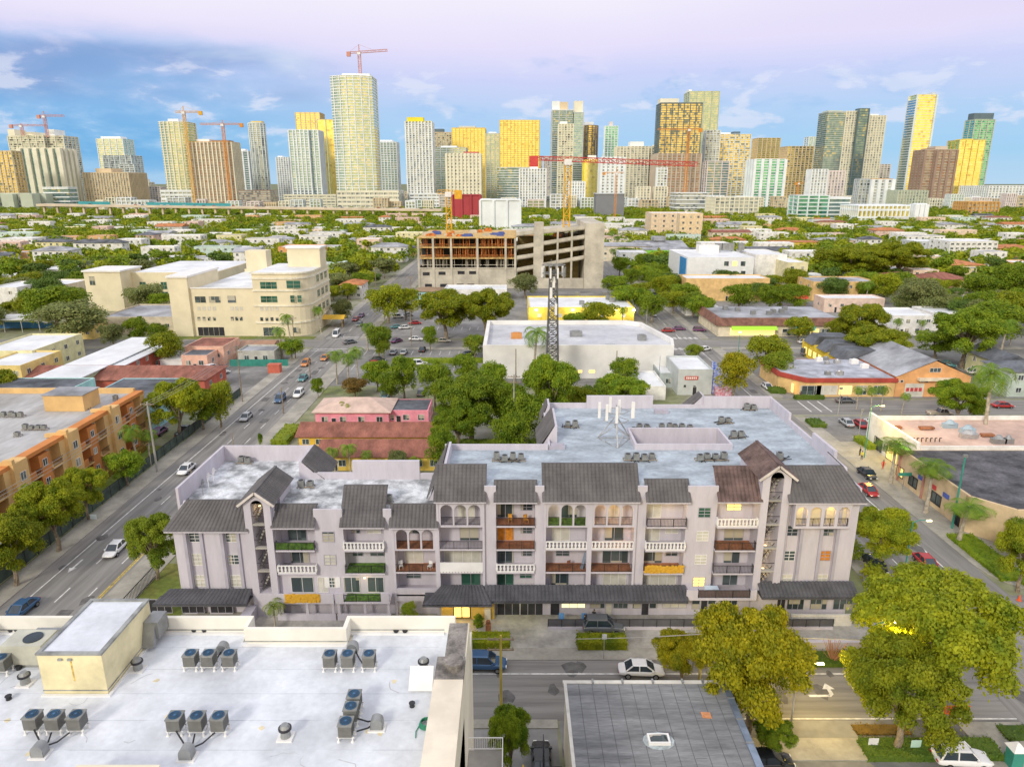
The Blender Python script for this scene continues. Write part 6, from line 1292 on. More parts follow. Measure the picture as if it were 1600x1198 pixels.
# salmon shop and dark roofed corner shop
ts = thing('shop', 'salmon roofed shop with a white stepped front and a lit green sign', 'shop', (74, 92, 0)); xs_, zt2 = 69.3, 5.6
Y0s, Y1s = 113.0, 129.8; B(xs_ + .6, 130, Y0s, Y1s, 0, zt2 - .9).build('wall', pkw, ts); B(xs_ + .9, 129, Y0s + .3, Y1s - .3, zt2 - .9, zt2 - .82).build('roof', M('salmon_roof', (.62, .44, .36), .85, .12, .15, fine=.08), ts)
b = MB(); b.box(xs_, xs_ + .6, Y0s, Y1s, 0, zt2 + .7); b.box(xs_ + .6, 130, Y1s - .3, Y1s, zt2 - .9, zt2); b.build('parapet', whw, ts); B(xs_ + .6, xs_ + 21, Y0s - .3, Y0s - .01, zt2 - 2.0, zt2 + .2).build('white_end_wall', whw, ts); B(xs_ + 21, 130, Y0s - .3, Y0s - .01, zt2 - 2.0, zt2 + .1).build('stained_end_wall', M('stained_wall', (.42, .38, .31), .9, .3, .8, col2=(.16, .15, .13)), ts)
B(xs_ - .2, xs_ - .01, Y0s + 1, Y0s + 6, 2.9, 4.4).build('sign', lampmat('green_sign', (.35, .75, .10), .8), ts); win(ts, xs_ - .01, Y0s + 6, 1.5, 5.5, 2.6, 'L', 'lit', m_black, 3, 1, 'shop_window'); win(ts, xs_ - .01, Y0s + 12, 1.5, 3, 2.4, 'L', 'dark', m_black, 2, 1, 'shop_window')
for px, py, lb, s_ in ((1512, 672, 'pale blue roof fan housing on the salmon roof, right', 1.3), (1484, 664, 'pale blue roof fan housing on the salmon roof, left', 1.3), (1514, 680, 'dented silver roof unit on the salmon roof', 1.5), (1560, 688, 'pink roof unit near the stained wall', 1.2), (1575, 688, 'dark roof unit near the stained wall', .8), (1398, 666, 'rusty low duct on the salmon roof, left', 1.2), (1448, 667, 'rusty low duct on the salmon roof, middle', 1.3), (1543, 678, 'rusty low duct on the salmon roof, right', 1.1)):
    z_ = zt2 - .82; x, y = at(px, py, z_ + .5); b = MB(); rust = 'rusty' in lb; b.box(x - s_, x + s_, y - .5, y + .5, z_ + (.25 if rust else 0), z_ + (.55 if rust else .9));
    if rust: b.box(x - s_ * .9, x - s_ * .8, y - .3, y + .3, z_, z_ + .25); b.box(x + s_ * .8, x + s_ * .9, y - .3, y + .3, z_, z_ + .25)
    else: b.cyl(x, y, z_ + .9, z_ + 1.5, s_ * .7, s_ * .3, 12)
    one('roof_unit', lb, 'roof unit', b, m_rust if rust else paint((.35, .45, .52)) if 'blue' in lb else m_steel if 'silver' in lb else m_metal, (x, y, z_), 'units on the salmon roof')
x, y = at(1445, 690, zt2 - .8); b = MB()
for i in range(8): b.bar((x - 3 + i * .8, y, zt2 - .8), (x - 3 + i * .8, y + .1, zt2 - .1), .12); b.bar((x - 3 + i * .8, y, zt2 - .1), (x - 2.7 + i * .8, y, zt2 - .1), .12)
one('pipe_row', 'row of short hooked pipes on the salmon roof', 'pipes', b, m_black, (x, y, zt2 - .8))
tc_ = thing('corner_shop', 'cream corner shop with a black stained flat roof and a blue awning', 'shop', (80, 88, 0)); m_cs = M('corner_cream', (.68, .52, .32), .85, .08)
yN, yS = 112.4, 88.6; pl = [(66.0, 93.0), (69.8, yS), (120, yS), (120, yN), (66.0, yN)]; zC2 = 5.2
MB().prism(pl, 0, zC2).build('wall', m_cs, tc_); ins = [(66.3, 93.2), (70.0, yS + .3), (119, yS + .3), (119, yN - .3), (66.3, yN - .3)]
MB().prism(ins, zC2, zC2 + .05).build('roof', M('black_stained_roof', (.14, .14, .155), .85, .3, .25, col2=(.04, .04, .045), fine=.25), tc_)
b = MB(); b.box(65.95, 66.3, 93.0, yN, zC2, zC2 + .45); b.box(69.8, 120, yS - .02, yS + .28, zC2, zC2 + .45); b.add([(65.95, 93, zC2), (69.8, yS, zC2), (70, yS + .3, zC2), (66.3, 93.2, zC2), (65.95, 93, zC2 + .45), (69.8, yS, zC2 + .45), (70, yS + .3, zC2 + .45), (66.3, 93.2, zC2 + .45)], ((0, 1, 5, 4), (3, 2, 6, 7), (4, 5, 6, 7))); b.build('parapet', m_cs, tc_)
for y_, w_, k_ in ((111, 2.0, 'lit'), (107, 2.4, 'dark'), (100.5, 2.6, 'dark'), (95.0, 1.4, 'open')): win(tc_, 65.99, y_, 1.8 if w_ != 1.4 else 1.1, w_, 1.7 if w_ != 1.4 else 2.1, 'L', k_, m_black, 2, 1, 'shop_window' if w_ != 1.4 else 'door', t=.14)
for i, c_ in enumerate(((.1, .15, .5), (.55, .06, .06), (.1, .15, .5))): B(65.85, 65.94, 97.4 + i * 3.4, 98.9 + i * 3.4, 3.0, 3.7).build('poster', paint(c_), tc_)
for y_ in (yN - 1.2, 104, 93.2): B(65.78, 65.98, y_, y_ + .35, 0, zC2 + .4).build('pilaster', paint((.50, .25, .20)), tc_)
win(tc_, 72.6, yS - .01, 1.2, 1.5, 2.3, 'F', 'lit', m_black, 2, 1, 'door', t=.1); win(tc_, 70.6, yS - .01, 1.1, 1.0, 2.1, 'F', 'open', m_black, 1, 1, 'door');
for xx in (71.5, 73.6): B(xx, xx + .35, yS - .12, yS - .02, .3, 2.6).build('poster', paint((.30, .08, .12)), tc_)
MB().exy([(yS - 1.3, 3.0), (yS - .02, 3.5), (yS - .02, 3.1), (yS - 1.3, 2.9)], 70, 76).build('awning', paint((.35, .45, .55)), tc_); B(72.6, 74.6, yS - .06, yS - .02, 4.0, 4.5).build('sign', paint((.10, .06, .06)), tc_)
b = MB(); g_ = [b.box(71.5 + i * .2, 71.54 + i * .2, yS - 2.3, yS - 2.26, 0, 1.3) for i in range(18)]; b.box(71.5, 75.1, yS - 2.3, yS - 2.26, 1.25, 1.3); one('iron_gate', 'black iron gate before the corner shop door', 'gate', b, m_black, (73, yS - 2.3, 0))
# further right-hand buildings
pb('apartment_house', 'white modernist two storey house with vertical windows beyond the diner', 'house', 1392, 1455, 524, 493, 16, whw, m_wroof, fl=2, nf=4, ns=3)
pb('apartment_house', 'white two storey house right of the modernist house', 'house', 1455, 1512, 517, 489, 14, whw, m_wroof, fl=2, nf=2, ns=0)
pb('house', 'pale green house with a yellow gable behind the right car park', 'house', 1560, 1600, 600, 568, 14, paint((.66, .64, .36)), m_droof, fl=2, nf=1, ns=2, rf='gy', rh=2.2)
pb('house', 'grey green house wing at the right edge behind the car park', 'house', 1572, 1640, 620, 580, 10, paint((.48, .56, .50)), m_droof, fl=2, nf=2, ns=1, rf='hip', rh=1.5)
pb('apartment_house', 'yellow house with a low grey roof left of the palm clump', 'house', 1268, 1368, 470, 440, 18, org2, m_groof, fl=2, nf=6, ns=2)
pb('apartment_house', 'low pinkish house with a long flat roof in front of the yellow house', 'house', 1286, 1380, 488, 466, 10, pkw, m_wroof, fl=1, nf=5, ns=1)
pb('house', 'yellow house with a red hip roof beyond the feathery tree, left one', 'house', 1388, 1440, 452, 434, 16, org2, m_tered, fl=1, nf=3, ns=1, rf='hip', rh=2)
pb('house', 'yellow house with a red hip roof beyond the feathery tree, right one', 'house', 1450, 1512, 452, 436, 16, org2, m_tered, fl=1, nf=3, ns=1, rf='hip', rh=2.4)
pb('house', 'orange walled low house with a red roof in front of the right red roof', 'house', 1462, 1502, 466, 452, 8, ora, m_tered, fl=1, nf=2, ns=1, rf='hip', rh=1)
pb('apartment_house', 'long yellow house with an orange tile roof right of the great olive trees', 'house', 1478, 1536, 432, 414, 20, org2, m_teorg, fl=2, nf=5, ns=2, rf='hip', rh=2)
pb('apartment_house', 'bright yellow two storey house with an orange eave near the right avenue', 'house', 1208, 1278, 397, 378, 14, paint((.78, .55, .10)), m_teorg, fl=2, nf=6, ns=2, rf='slab')
pb('apartment_building', 'white four storey flats with dark balconies among the right trees', 'building', 1480, 1555, 406, 377, 24, whw, m_wroof, fl=4, nf=9, ns=3, ww=2)
pb('house', 'orange roofed house right of the white balconied flats', 'house', 1560, 1620, 402, 388, 20, org2, m_teorg, fl=1, nf=3, ns=0, rf='hip', rh=2)
pb('apartment_building', 'grey white flats left of the white balconied flats', 'building', 1428, 1472, 400, 377, 20, paint((.55, .58, .60)), m_wroof, fl=3, nf=5, ns=2)
pb('house', 'long low yellowish house under the right tree line', 'house', 1515, 1620, 480, 468, 14, bei, m_groof, fl=1, nf=6, ns=0)
pb('apartment_building', 'peach seven storey flats with paired square windows right of the avenue', 'building', 1016, 1096, 373, 333, 30, paint((.76, .60, .42)), m_wroof, fl=5, nf=6, ns=3, ww=1.8, wh=1.8)
pb('apartment_building', 'peach wing projecting from the peach flats', 'building', 1060, 1094, 380, 334, 12, paint((.78, .60, .38)), m_wroof, fl=5, nf=3, ns=2, ww=1.8, wh=1.8)
pb('office_building', 'white studio block above the peach flats', 'building', 1064, 1112, 325, 306, 40, whw, m_wroof, fl=3, nf=8, ns=2, ww=2.4, wh=2)
# pedestrians' corner: yellow plaza
struct('plaza', B(62, 69.2, 112, 128.5, .132, .14), m_walk)
random.seed(33)
GS = {'gold': cells('sunset_gold_glass', (.92, .76, .22), (1, .88, .40), (5, 5, 4.5), .12, .9, (.7, .55, .2), .08),  # gold of the reflected sunset is put into the glass colour
      'green': cells('green_tower_glass', (.42, .54, .44), (.66, .72, .50), (5, 5, 4.5), .12, .7, (.75, .72, .50), .18),
      'dark': cells('dark_tower_glass', (.14, .24, .26), (.30, .40, .38), (4, 4, 4.5), .14, .6, (.55, .50, .28), .10),
      'blue': cells('blue_tower_glass', (.26, .42, .50), (.45, .60, .64), (5, 5, 4.5), .10, .8, (.5, .6, .6), .1),
      'grey': cells('grey_tower_glass', (.36, .42, .42), (.60, .62, .54), (4, 4, 4.5), .2, .5, (.10, .11, .12), .2),
      'teal': cells('teal_tower_glass', (.16, .50, .40), (.30, .66, .50), (5, 5, 4.5), .10, .8, (.1, .3, .28), .15),
      'amber': cells('amber_tower_glass', (.66, .52, .20), (.92, .76, .34), (4, 4, 4.5), .16, .75, (.24, .26, .22), .22),
      'room': cells('unfinished_rooms', (.26, .20, .14), (.50, .38, .24), (4, 4, 4.5), .8, .0, (.4, .2, .1), .15),
      'win': cells('tower_windows', (.38, .42, .42), (.62, .60, .50), (3.5, 3.5, 4.5), .25, .2, (.18, .21, .23), .25)}
PT = {k_: M('tower_' + k_, c_, .7, .05, .05) for k_, c_ in dict(white=(.80, .84, .86), cream=(.78, .75, .60), tan=(.66, .54, .36), grey=(.52, .56, .58), pale=(.70, .76, .76), pink=(.74, .66, .64), brown=(.34, .24, .19), conc=(.56, .49, .40), dark=(.12, .17, .20), yellow=(.80, .68, .05), gold=(.72, .54, .16), sage=(.50, .55, .44), red=(.42, .06, .07), orange=(.62, .36, .12), gray=(.22, .23, .25)).items()}
def tower(label, px0, px1, pyt, Y, gl='grey', sl='white', fh=5.0, npx=0, pw=1.6, pm=None, dep=None, prot=.9, crown=None, foot=None, name='tower', z0=0, slabs=True, cat='tower', pod=None, top=None, sth=None):
    X0, z = onY(px0, pyt, Y); X1 = onY(px1, pyt, Y)[0]; w_ = X1 - X0; dep = dep or w_ * .8; cx, cy = (X0 + X1) / 2, Y + dep / 2
    if foot == 'round': fp = [(w_ / 2 * math.cos(t_), dep / 2 * math.sin(t_)) for t_ in [math.pi * 2 * i / 28 for i in range(28)]]
    elif foot == 'bow': fp = [(-w_ / 2, dep / 2)] + [(-w_ / 2 + w_ * i / 12, -dep / 2 + dep * .22 * (1 - math.sin(math.pi * i / 12))) for i in range(13)] + [(w_ / 2, dep / 2)]
    elif foot == 'step': fp = [(-w_ / 2, -dep * .3), (-w_ * .2, -dep * .3), (-w_ * .2, -dep / 2), (w_ * .2, -dep / 2), (w_ * .2, -dep * .35), (w_ / 2, -dep * .35), (w_ / 2, dep / 2), (-w_ / 2, dep / 2)]
    else: fp = [(-w_ / 2, -dep / 2), (w_ / 2, -dep / 2), (w_ / 2, dep / 2), (-w_ / 2, dep / 2)]
    off = lambda o: [(cx + x * (1 - 2 * o / w_), cy + y * (1 - 2 * o / dep)) for x, y in fp]
    t = thing(name, label, cat, (cx, cy, z0)); MB().prism(off(prot), z0, z - .3).build('glazing' if gl in GS else 'wall', GS.get(gl) or PT[gl], t)
    if slabs:
        b = MB(); zz_ = z0 + fh; th = sth or fh * .26
        while zz_ < z - .4: b.prism(off(0), zz_ - th, zz_); zz_ += fh
        b.build('floor_bands', PT[sl], t)
    if npx:
        b = MB(); P_ = off(0)
        for i in range(len(P_)):
            (ax, ay), (bx_, by_) = P_[i], P_[(i + 1) % len(P_)]; ln = math.hypot(bx_ - ax, by_ - ay)
            if foot in ('round', 'bow') and i % 2 == 0 and ln < w_ * .9: n_ = 1; ks = [0]
            elif foot in ('round', 'bow') and ln < w_ * .9: continue
            else: n_ = max(1, round(npx * ln / w_)); ks = range(n_)
            for k_ in ks:
                q_ = k_ / n_; x, y = ax + (bx_ - ax) * q_, ay + (by_ - ay) * q_; b.box(x - pw / 2, x + pw / 2, y - pw / 2, y + pw / 2, z0, z - .1)
        b.build('piers', PT[pm or sl], t)
    MB().prism(off(-.2), z - .3, z + .8).build('roof', PT[top or sl], t)
    if crown:
        for (f0, f1, h_, mt) in crown: b = MB(); b.box(X0 + w_ * f0, X0 + w_ * f1, cy - dep * .3, cy + dep * .3, z + .8, z + .8 + h_); b.build('roof_crown', GS[mt] if mt in GS and mt not in PT else PT[mt], t)
    if pod:
        pa, pb_, py, mt, mg = pod; xa, zp = onY(pa, py, Y - 12); xb = onY(pb_, py, Y - 12)[0]; B(xa, xb, Y - 10, Y + dep + 10, z0, zp).build('podium', GS[mg], t); b = MB(); n_ = 4
        for i in range(n_ + 1): b.box(xa - .8, xb + .8, Y - 11, Y - 10, z0 + zp * i / (n_ + .5), z0 + zp * i / (n_ + .5) + zp * .12)
        k_ = xa
        while k_ < xb: b.box(k_ - .7, k_ + .7, Y - 11.2, Y - 9.99, 0, zp - .1); k_ += 9
        b.build('podium_frame', PT[mt], t)
    return t
TW = [
('tan slab at the very left edge of the skyline', -12, 17, 236, 1500, 'amber', 'tan', dict(npx=4)),
('broad stepped beige tower with white balconies at far left, below two cranes', 5, 94, 212, 1750, 'grey', 'cream', dict(foot='step', npx=8, crown=[(.02, .14, 14, 'cream'), (.3, .5, 8, 'cream'), (.72, .84, 14, 'white')], dep=70)),
('beige front mass with a dark blue glass panel at far left', 30, 92, 232, 1600, 'blue', 'cream', dict(npx=5, pw=9, dep=50, slabs=False)),
('low beige block with a white wall graphic at far left', -14, 46, 303, 1350, 'win', 'sage', dict(npx=2, pw=22, dep=40, slabs=False)),
('white low block with a dark picture board left of the tan grid office', 66, 106, 293, 1400, 'dark', 'white', dict(fh=8, dep=30)),
('white green tower with a terraced top left of the tan grid office', 150, 191, 217, 2100, 'green', 'white', dict(npx=4, crown=[(.1, .85, 6, 'white')])),
('grey white shoulder block in front of the terraced top tower', 160, 204, 243, 1950, 'grey', 'pale', dict(npx=5)),
('pale grey slab right of the tan grid office', 186, 209, 257, 1800, 'grey', 'pale', dict(npx=3)),
('tan grid office block with a stepped roof room', 129, 200, 270, 1650, 'win', 'tan', dict(npx=16, pw=2.2, fh=4.4, prot=.6, crown=[(.2, .55, 9, 'tan')], cat='office block')),
('small domed cream civic building between the tan office and the green cream condo', 209, 232, 285, 1900, 'win', 'cream', dict(npx=5, crown=[(.2, .8, 7, 'cream')])),
('pale low terraces right of the domed civic building', 228, 250, 292, 1850, 'win', 'pink', dict(npx=5)),
('slim green cream condo tower with a white roof, first tall one from the left', 243, 289, 190, 1500, 'green', 'cream', dict(npx=7, pw=2.2, foot='bow', top='white', crown=[(.35, .7, 5, 'white')], pod=(250, 300, 297, 'white', 'grey'))),
('unfinished brown concrete tower with orange hoist columns', 294, 361, 222, 1450, 'room', 'conc', dict(npx=11, pw=2.4, pm='cream', top='orange', crown=[(.15, .45, 5, 'white'), (.5, .9, 3, 'brown')], dep=45)),
('dark blue and white tower right of the unfinished brown tower', 362, 387, 236, 1750, 'dark', 'white', dict(npx=3, pw=3, crown=[(.3, .8, 4, 'white')])),
('silver tower with a golden sloping crown left of the white balcony tower', 384, 410, 192, 1600, 'grey', 'pale', dict(foot='round', npx=3, fh=4.2, crown=[(.25, .9, 3, 'gold')])),
('low brick striped block below the silver tower', 372, 422, 298, 1380, 'win', 'brown', dict(fh=4)),
('small white tower beyond the dark bush, right of the silver tower', 431, 450, 246, 1900, 'win', 'white', dict(npx=5, pw=2, crown=[(.1, .5, 3, 'white')])),
('pale blue white condo tower with long balcony columns', 448, 495, 203, 1550, 'blue', 'white', dict(npx=8, pw=2.6, foot='step', pod=(443, 524, 304, 'cream', 'win'))),
('beige gold square tower behind the pale blue condo', 461, 499, 176, 2200, 'gold', 'tan', dict(npx=5)),
('plain green and gold glass slab beside the tallest tower', 495, 522, 187, 1900, 'gold', 'sage', dict(slabs=False, npx=2)),
('tallest round fronted cream and green tower topped by a crane', 512, 579, 118, 1420, 'green', 'white', dict(foot='bow', npx=13, pw=1.4, fh=5.0, dep=60, top='white', crown=[(.3, .95, 4, 'white')], pod=(526, 622, 298, 'cream', 'win'))),
('white green tower with a fan shaped roof right of the tallest tower', 584, 619, 222, 1650, 'green', 'white', dict(npx=7, pw=1.8, crown=[(.2, .8, 4, 'white')])),
('white tower with a bright yellow stripe and yellow crown', 633, 674, 190, 1500, 'win', 'white', dict(npx=8, pw=2.6, fh=4.2, top='yellow', crown=[(.05, .66, 8, 'yellow')], pod=(640, 690, 302, 'white', 'win'))),
('grey slab behind the yellow striped tower', 675, 705, 207, 2100, 'grey', 'tan', dict(npx=4, crown=[(.0, .6, 9, 'dark')])),
('glassy green grey block right of the yellow striped tower', 678, 728, 231, 1750, 'green', 'grey', dict(npx=5, crown=[(.2, .7, 4, 'white')])),
('golden condo with pleated front behind the cream hospital block', 706, 758, 200, 2000, 'gold', 'gold', dict(npx=9, pw=2.0, crown=[(.2, .7, 5, 'grey')])),
('cream hospital block with small square windows and a red roof sign', 697, 750, 240, 1480, 'win', 'cream', dict(npx=9, pw=4.2, fh=6.5, sth=3.4, crown=[(.5, .95, 3, 'red')])),
('dull green tower between the two golden condos', 759, 780, 209, 1950, 'green', 'grey', dict(npx=3, crown=[(.2, .8, 4, 'white')])),
('wide golden condo with pleated front, right one of the golden pair', 781, 843, 188, 1850, 'gold', 'gold', dict(npx=11, pw=2.0)),
('white striped slanting block below the wide golden condo', 776, 830, 262, 1550, 'dark', 'white', dict(fh=5, foot='step')),
('small bright white slatted tower left of the red crane mast', 812, 853, 264, 1380, 'win', 'white', dict(npx=9, pw=2.4, crown=[(.4, .7, 3, 'white')])),
('tall dark glass tower with an unfinished white crown', 863, 896, 172, 1800, 'dark', 'grey', dict(npx=3, top='white', crown=[(0, .35, 20, 'white'), (.35, .75, 18, 'tan')], dep=40)),
('white crowned blue shaft joined to the tall dark tower', 896, 912, 176, 1800, 'blue', 'grey', dict(npx=1, crown=[(.1, .95, 26, 'cream')], dep=40)),
('slim grey cream slab in front of the tall dark tower', 873, 896, 194, 1650, 'grey', 'cream', dict(npx=5, crown=[(.1, .6, 5, 'white')])),
('bronze gold round cornered tower right of the tall dark tower', 909, 936, 196, 1900, 'amber', 'brown', dict(foot='round', npx=3, crown=[(.2, .7, 8, 'white')])),
('slender white and teal spire tower with a pink tip', 946, 966, 197, 2300, 'teal', 'white', dict(npx=4, crown=[(.35, .6, 12, 'pink')])),
('yellow faced tower with a white top behind the red jib', 913, 940, 250, 1600, 'gold', 'yellow', dict(slabs=False, npx=1, crown=[(.25, .7, 9, 'white')])),
('white block with small dark windows behind the grey box store', 940, 976, 246, 1480, 'win', 'white', dict(npx=5, pw=5, fh=6, sth=3.2)),
('white slatted low block left of the red crane mast foot', 890, 914, 284, 1300, 'win', 'white', dict(npx=6, pw=2)),
('broad beige condo with long columns behind the red jib', 965, 1035, 229, 1650, 'win', 'cream', dict(npx=13, pw=2.4, foot='step', crown=[(.3, .6, 10, 'white'), (.85, .98, 4, 'cream')], dep=50)),
('unfinished tower with golden glazing and dark left edge', 1033, 1098, 161, 1600, 'amber', 'dark', dict(npx=7, pw=1.2, fh=4.6, crown=[(0, .45, 9, 'cream')], dep=50, sth=1.0)),
('raw concrete lower tower in front of the golden unfinished tower', 1028, 1096, 240, 1530, 'room', 'conc', dict(npx=9, pw=2.6)),
('tall sage glass tower behind the golden unfinished tower', 1078, 1125, 143, 1950, 'green', 'sage', dict(npx=4, fh=4.4, crown=[(0, .1, 5, 'white')])),
('white tower with pink columns right of the sage glass tower', 1104, 1126, 204, 1700, 'grey', 'white', dict(npx=4)),
('green gold condo with a dark roof box', 1124, 1174, 210, 1750, 'amber', 'pale', dict(npx=6, crown=[(.5, .7, 6, 'dark'), (.05, .4, 4, 'white')])),
('dark banded white block at the foot of the green gold condo', 1106, 1140, 252, 1500, 'dark', 'pink', dict(npx=3)),
('small grey tower at the foot of the white pink tower', 1028, 1043, 262, 1400, 'grey', 'white', dict(npx=3)),
('white low tower right of the unfinished pair, left one', 996, 1016, 292, 1320, 'win', 'cream', dict(npx=4, pw=2)), ('white low tower right of the unfinished pair, right one', 1024, 1043, 292, 1320, 'win', 'cream', dict(npx=4, pw=2)),
('small golden block behind the white teal tower', 1185, 1220, 216, 1900, 'gold', 'tan', dict(npx=5)),
('white tower with a teal window strip', 1180, 1228, 249, 1400, 'teal', 'white', dict(npx=4, pw=5, fh=5)),
('tan gold paired slab right of the white teal tower', 1231, 1272, 229, 1700, 'amber', 'tan', dict(npx=7, pw=1.8)),
('pale tower behind the tan gold slab', 1264, 1286, 214, 2000, 'blue', 'white', dict(npx=3)), ('teal glass sliver left of the dark green tower', 1284, 1296, 213, 1900, 'teal', 'dark', dict(npx=0)),
('dark green glass tower with thin white floors', 1294, 1323, 175, 1600, 'dark', 'grey', dict(npx=0, fh=4.2, sth=.8, dep=50, crown=[(.1, .9, 3, 'sage')])),
('cream gridded tower joined to the dark green tower', 1323, 1345, 174, 1600, 'win', 'cream', dict(npx=5, pw=1.8)), ('dark glass spine between the two cream gridded towers', 1343, 1359, 170, 1590, 'dark', 'dark', dict(npx=1)),
('cream gridded tower right of the dark spine', 1359, 1385, 181, 1600, 'win', 'cream', dict(npx=6, pw=1.8, crown=[(.1, .6, 3, 'white')])),
('pink white condo block below the dark green tower, left one', 1269, 1294, 265, 1350, 'win', 'white', dict(npx=5, pw=2.4)), ('pink white condo block below the dark green tower, right one', 1296, 1321, 267, 1350, 'win', 'pink', dict(npx=5, pw=2.4)),
('grey balconied condo with a white stair shaft', 1344, 1366, 280, 1300, 'grey', 'grey', dict(npx=4)), ('white slab with an orange topped green side', 1364, 1396, 280, 1290, 'win', 'white', dict(npx=3, pw=6, top='orange')),
('small grey tower behind the orange topped slab', 1377, 1392, 257, 1800, 'grey', 'pink', dict(npx=3)),
('slender gold and blue glass tower standing alone at right', 1434, 1465, 148, 1550, 'gold', 'pale', dict(npx=1, pw=3, fh=5, sth=.7, crown=[(.8, 1, 4, 'grey')])),
('blue glass flank on the left of the slender gold tower', 1431, 1436, 156, 1549, 'blue', 'pale', dict(npx=0, dep=30)),
('brown unfinished tower with a dark stepped top', 1451, 1500, 234, 1400, 'room', 'conc', dict(npx=5, pm='brown', pw=4, crown=[(.3, .7, 6, 'conc'), (.1, .3, 2, 'brown')], foot='step')),
('bright gold glass block behind the brown unfinished tower', 1500, 1541, 219, 1600, 'gold', 'gold', dict(npx=4, pw=.8, sth=.5, crown=[(.2, .6, 2, 'yellow')])),
('teal green tower with a dark crown at right', 1524, 1555, 187, 1750, 'teal', 'sage', dict(npx=3, crown=[(0, 1, 14, 'dark')])),
('wide white hotel at the right edge', 1546, 1640, 291, 1500, 'win', 'white', dict(npx=18, pw=2.2)),
('salmon terraced block at right before the white hotel', 1514, 1562, 316, 1100, 'win', 'orange', dict(npx=8, pw=2, cat='building')),
('long white college with yellow lit columns', 1342, 1436, 322, 900, 'gold', 'white', dict(npx=14, pw=1.5, fh=9, cat='building')), ('white college stair block', 1433, 1448, 319, 890, 'win', 'white', dict(npx=2, pw=5, cat='building')),
('white car park with a green lit screen', 1248, 1296, 306, 950, 'teal', 'pale', dict(npx=3, fh=5, cat='building')), ('white ribbon windowed block right of the green screen car park', 1297, 1330, 309, 950, 'dark', 'white', dict(fh=5, cat='building')),
('tan low office before the brown unfinished tower', 1404, 1450, 298, 1250, 'win', 'sage', dict(npx=10, pw=2)),
('plain grey box store with a flat roof below the red jib', 931, 977, 303, 1000, 'gray', 'grey', dict(npx=0, slabs=False, cat='building', top='grey')),
('deep red warehouse wall left of the blank white hall', 707, 750, 305, 950, 'red', 'red', dict(slabs=False, npx=3, pw=2, cat='building')), ('blank white hall before the hospital block', 750, 813, 313, 700, 'white', 'white', dict(slabs=False, npx=3, pw=2, cat='building')),
('long low white garage right of the unfinished pair', 1056, 1110, 302, 1150, 'win', 'white', dict(fh=6, cat='building')),
('pale low hotel with a blue wing right of the white studio', 1118, 1186, 309, 1050, 'win', 'cream', dict(npx=9, fh=5, cat='building'))]
for i, (lb, a_, c_, y_, Y_, g_, s_, k_) in enumerate(TW): tower(lb, a_, c_, y_, Y_, g_, s_, **k_)
# filler of low and middle-height blocks between the towers, each its own
rn = random.Random(77)
for pa, y0_, y1_, Ya, Yb in ((108, 296, 309, 1900, 2400), (640, 303, 314, 1250, 1360), (150, 309, 317, 1180, 1300), (681, 228, 284, 2350, 2700)):
    px = pa
    while px < {150: 640, 681: 1290}.get(pa, 1600):
        w_ = rn.uniform(10, 30) if pa != 681 else rn.uniform(9, 18); y_ = rn.uniform(y0_, y1_); cl = rn.choice(['white', 'cream', 'pink', 'tan', 'pale'])
        if not (505 < px < 580):
            t = tower('x', px, px + w_, y_, rn.uniform(Ya, Yb), rn.choice(['win', 'grey', 'win', 'green']), cl, npx=rn.choice([3, 5]), fh=5, name='office_building', cat='building')
            del t['label']; auto(t, ('slim %s tower' if pa == 681 else 'low %s block') % cl, 'building', 'low blocks between the towers')
        px += w_ * rn.uniform(.9, 1.8)
# cranes over the skyline
crane('crane on top of the tallest tower', 563, 118, 70, 1440, 545, 604, 82, m_crp, 5, tilt=4, cwt='l', dy=10, z0=onY(563, 118, 1440)[1])
crane('left pink crane beside the unfinished brown tower', 303, 310, 166, 1440, 274, 313, 175, m_cry, 4.5, tilt=0, cwt='r', z0=0); crane('right pink crane beside the unfinished brown tower', 360, 310, 188, 1440, 313, 377, 194, m_cro, 4.5, cwt='r', z0=0)
crane('pink crane with a low jib at far left', 36, 212, 193, 1740, 17, 72, 196, m_crp, 5, cwt='l', z0=onY(36, 212, 1740)[1]); crane('taller pink crane on the beige stepped tower', 73, 205, 174, 1740, 60, 100, 181, m_crp, 5, cwt='l', z0=onY(73, 215, 1740)[1])
crane('orange crane in front of the golden unfinished tower', 1070, 302, 196, 1490, 1028, 1095, 202, m_cro, 4.5, cwt='r', z0=0); crane('small orange crane with a pale foot right of the red crane', 961, 325, 262, 900, 944, 975, 270, m_cro, 2.2, cwt='l', z0=0)
crane('tiny orange crane among the right-hand condos', 1246, 300, 283, 1380, 1244, 1266, 286, m_cro, 3, cwt='l', z0=0)
# elevated highway
m_hw = M('highway_concrete', (.66, .56, .42), .85, .1, .05); Yh = 1020.; th = thing('elevated_highway', 'elevated concrete highway on piers crossing before the left skyline', 'highway', (-300, Yh, 0))
hx0, hx1 = onY(58, 330, Yh)[0], onY(690, 340, Yh)[0]; MB().add([(hx0, Yh, 17.6), (hx1, Yh, 10.5), (hx1, Yh + 24, 10.5), (hx0, Yh + 24, 17.6), (hx0, Yh, 20.6), (hx1, Yh, 13.4), (hx1, Yh + 24, 13.4), (hx0, Yh + 24, 20.6)], ((0, 1, 5, 4), (1, 2, 6, 5), (2, 3, 7, 6), (3, 0, 4, 7), (4, 5, 6, 7), (3, 2, 1, 0))).build('deck', m_hw, th)
for i in range(30): x = hx0 + 8 + i * (hx1 - hx0 - 12) / 30; z_ = 17.6 - 7 * (x - hx0) / (hx1 - hx0); MB().box(x - 1.3, x + 1.3, Yh + 3, Yh + 6, 0, z_ - .6).box(x - 4, x + 4, Yh + 2, Yh + 20, z_ - .6, z_ + .1).build('pier', m_hw, th)
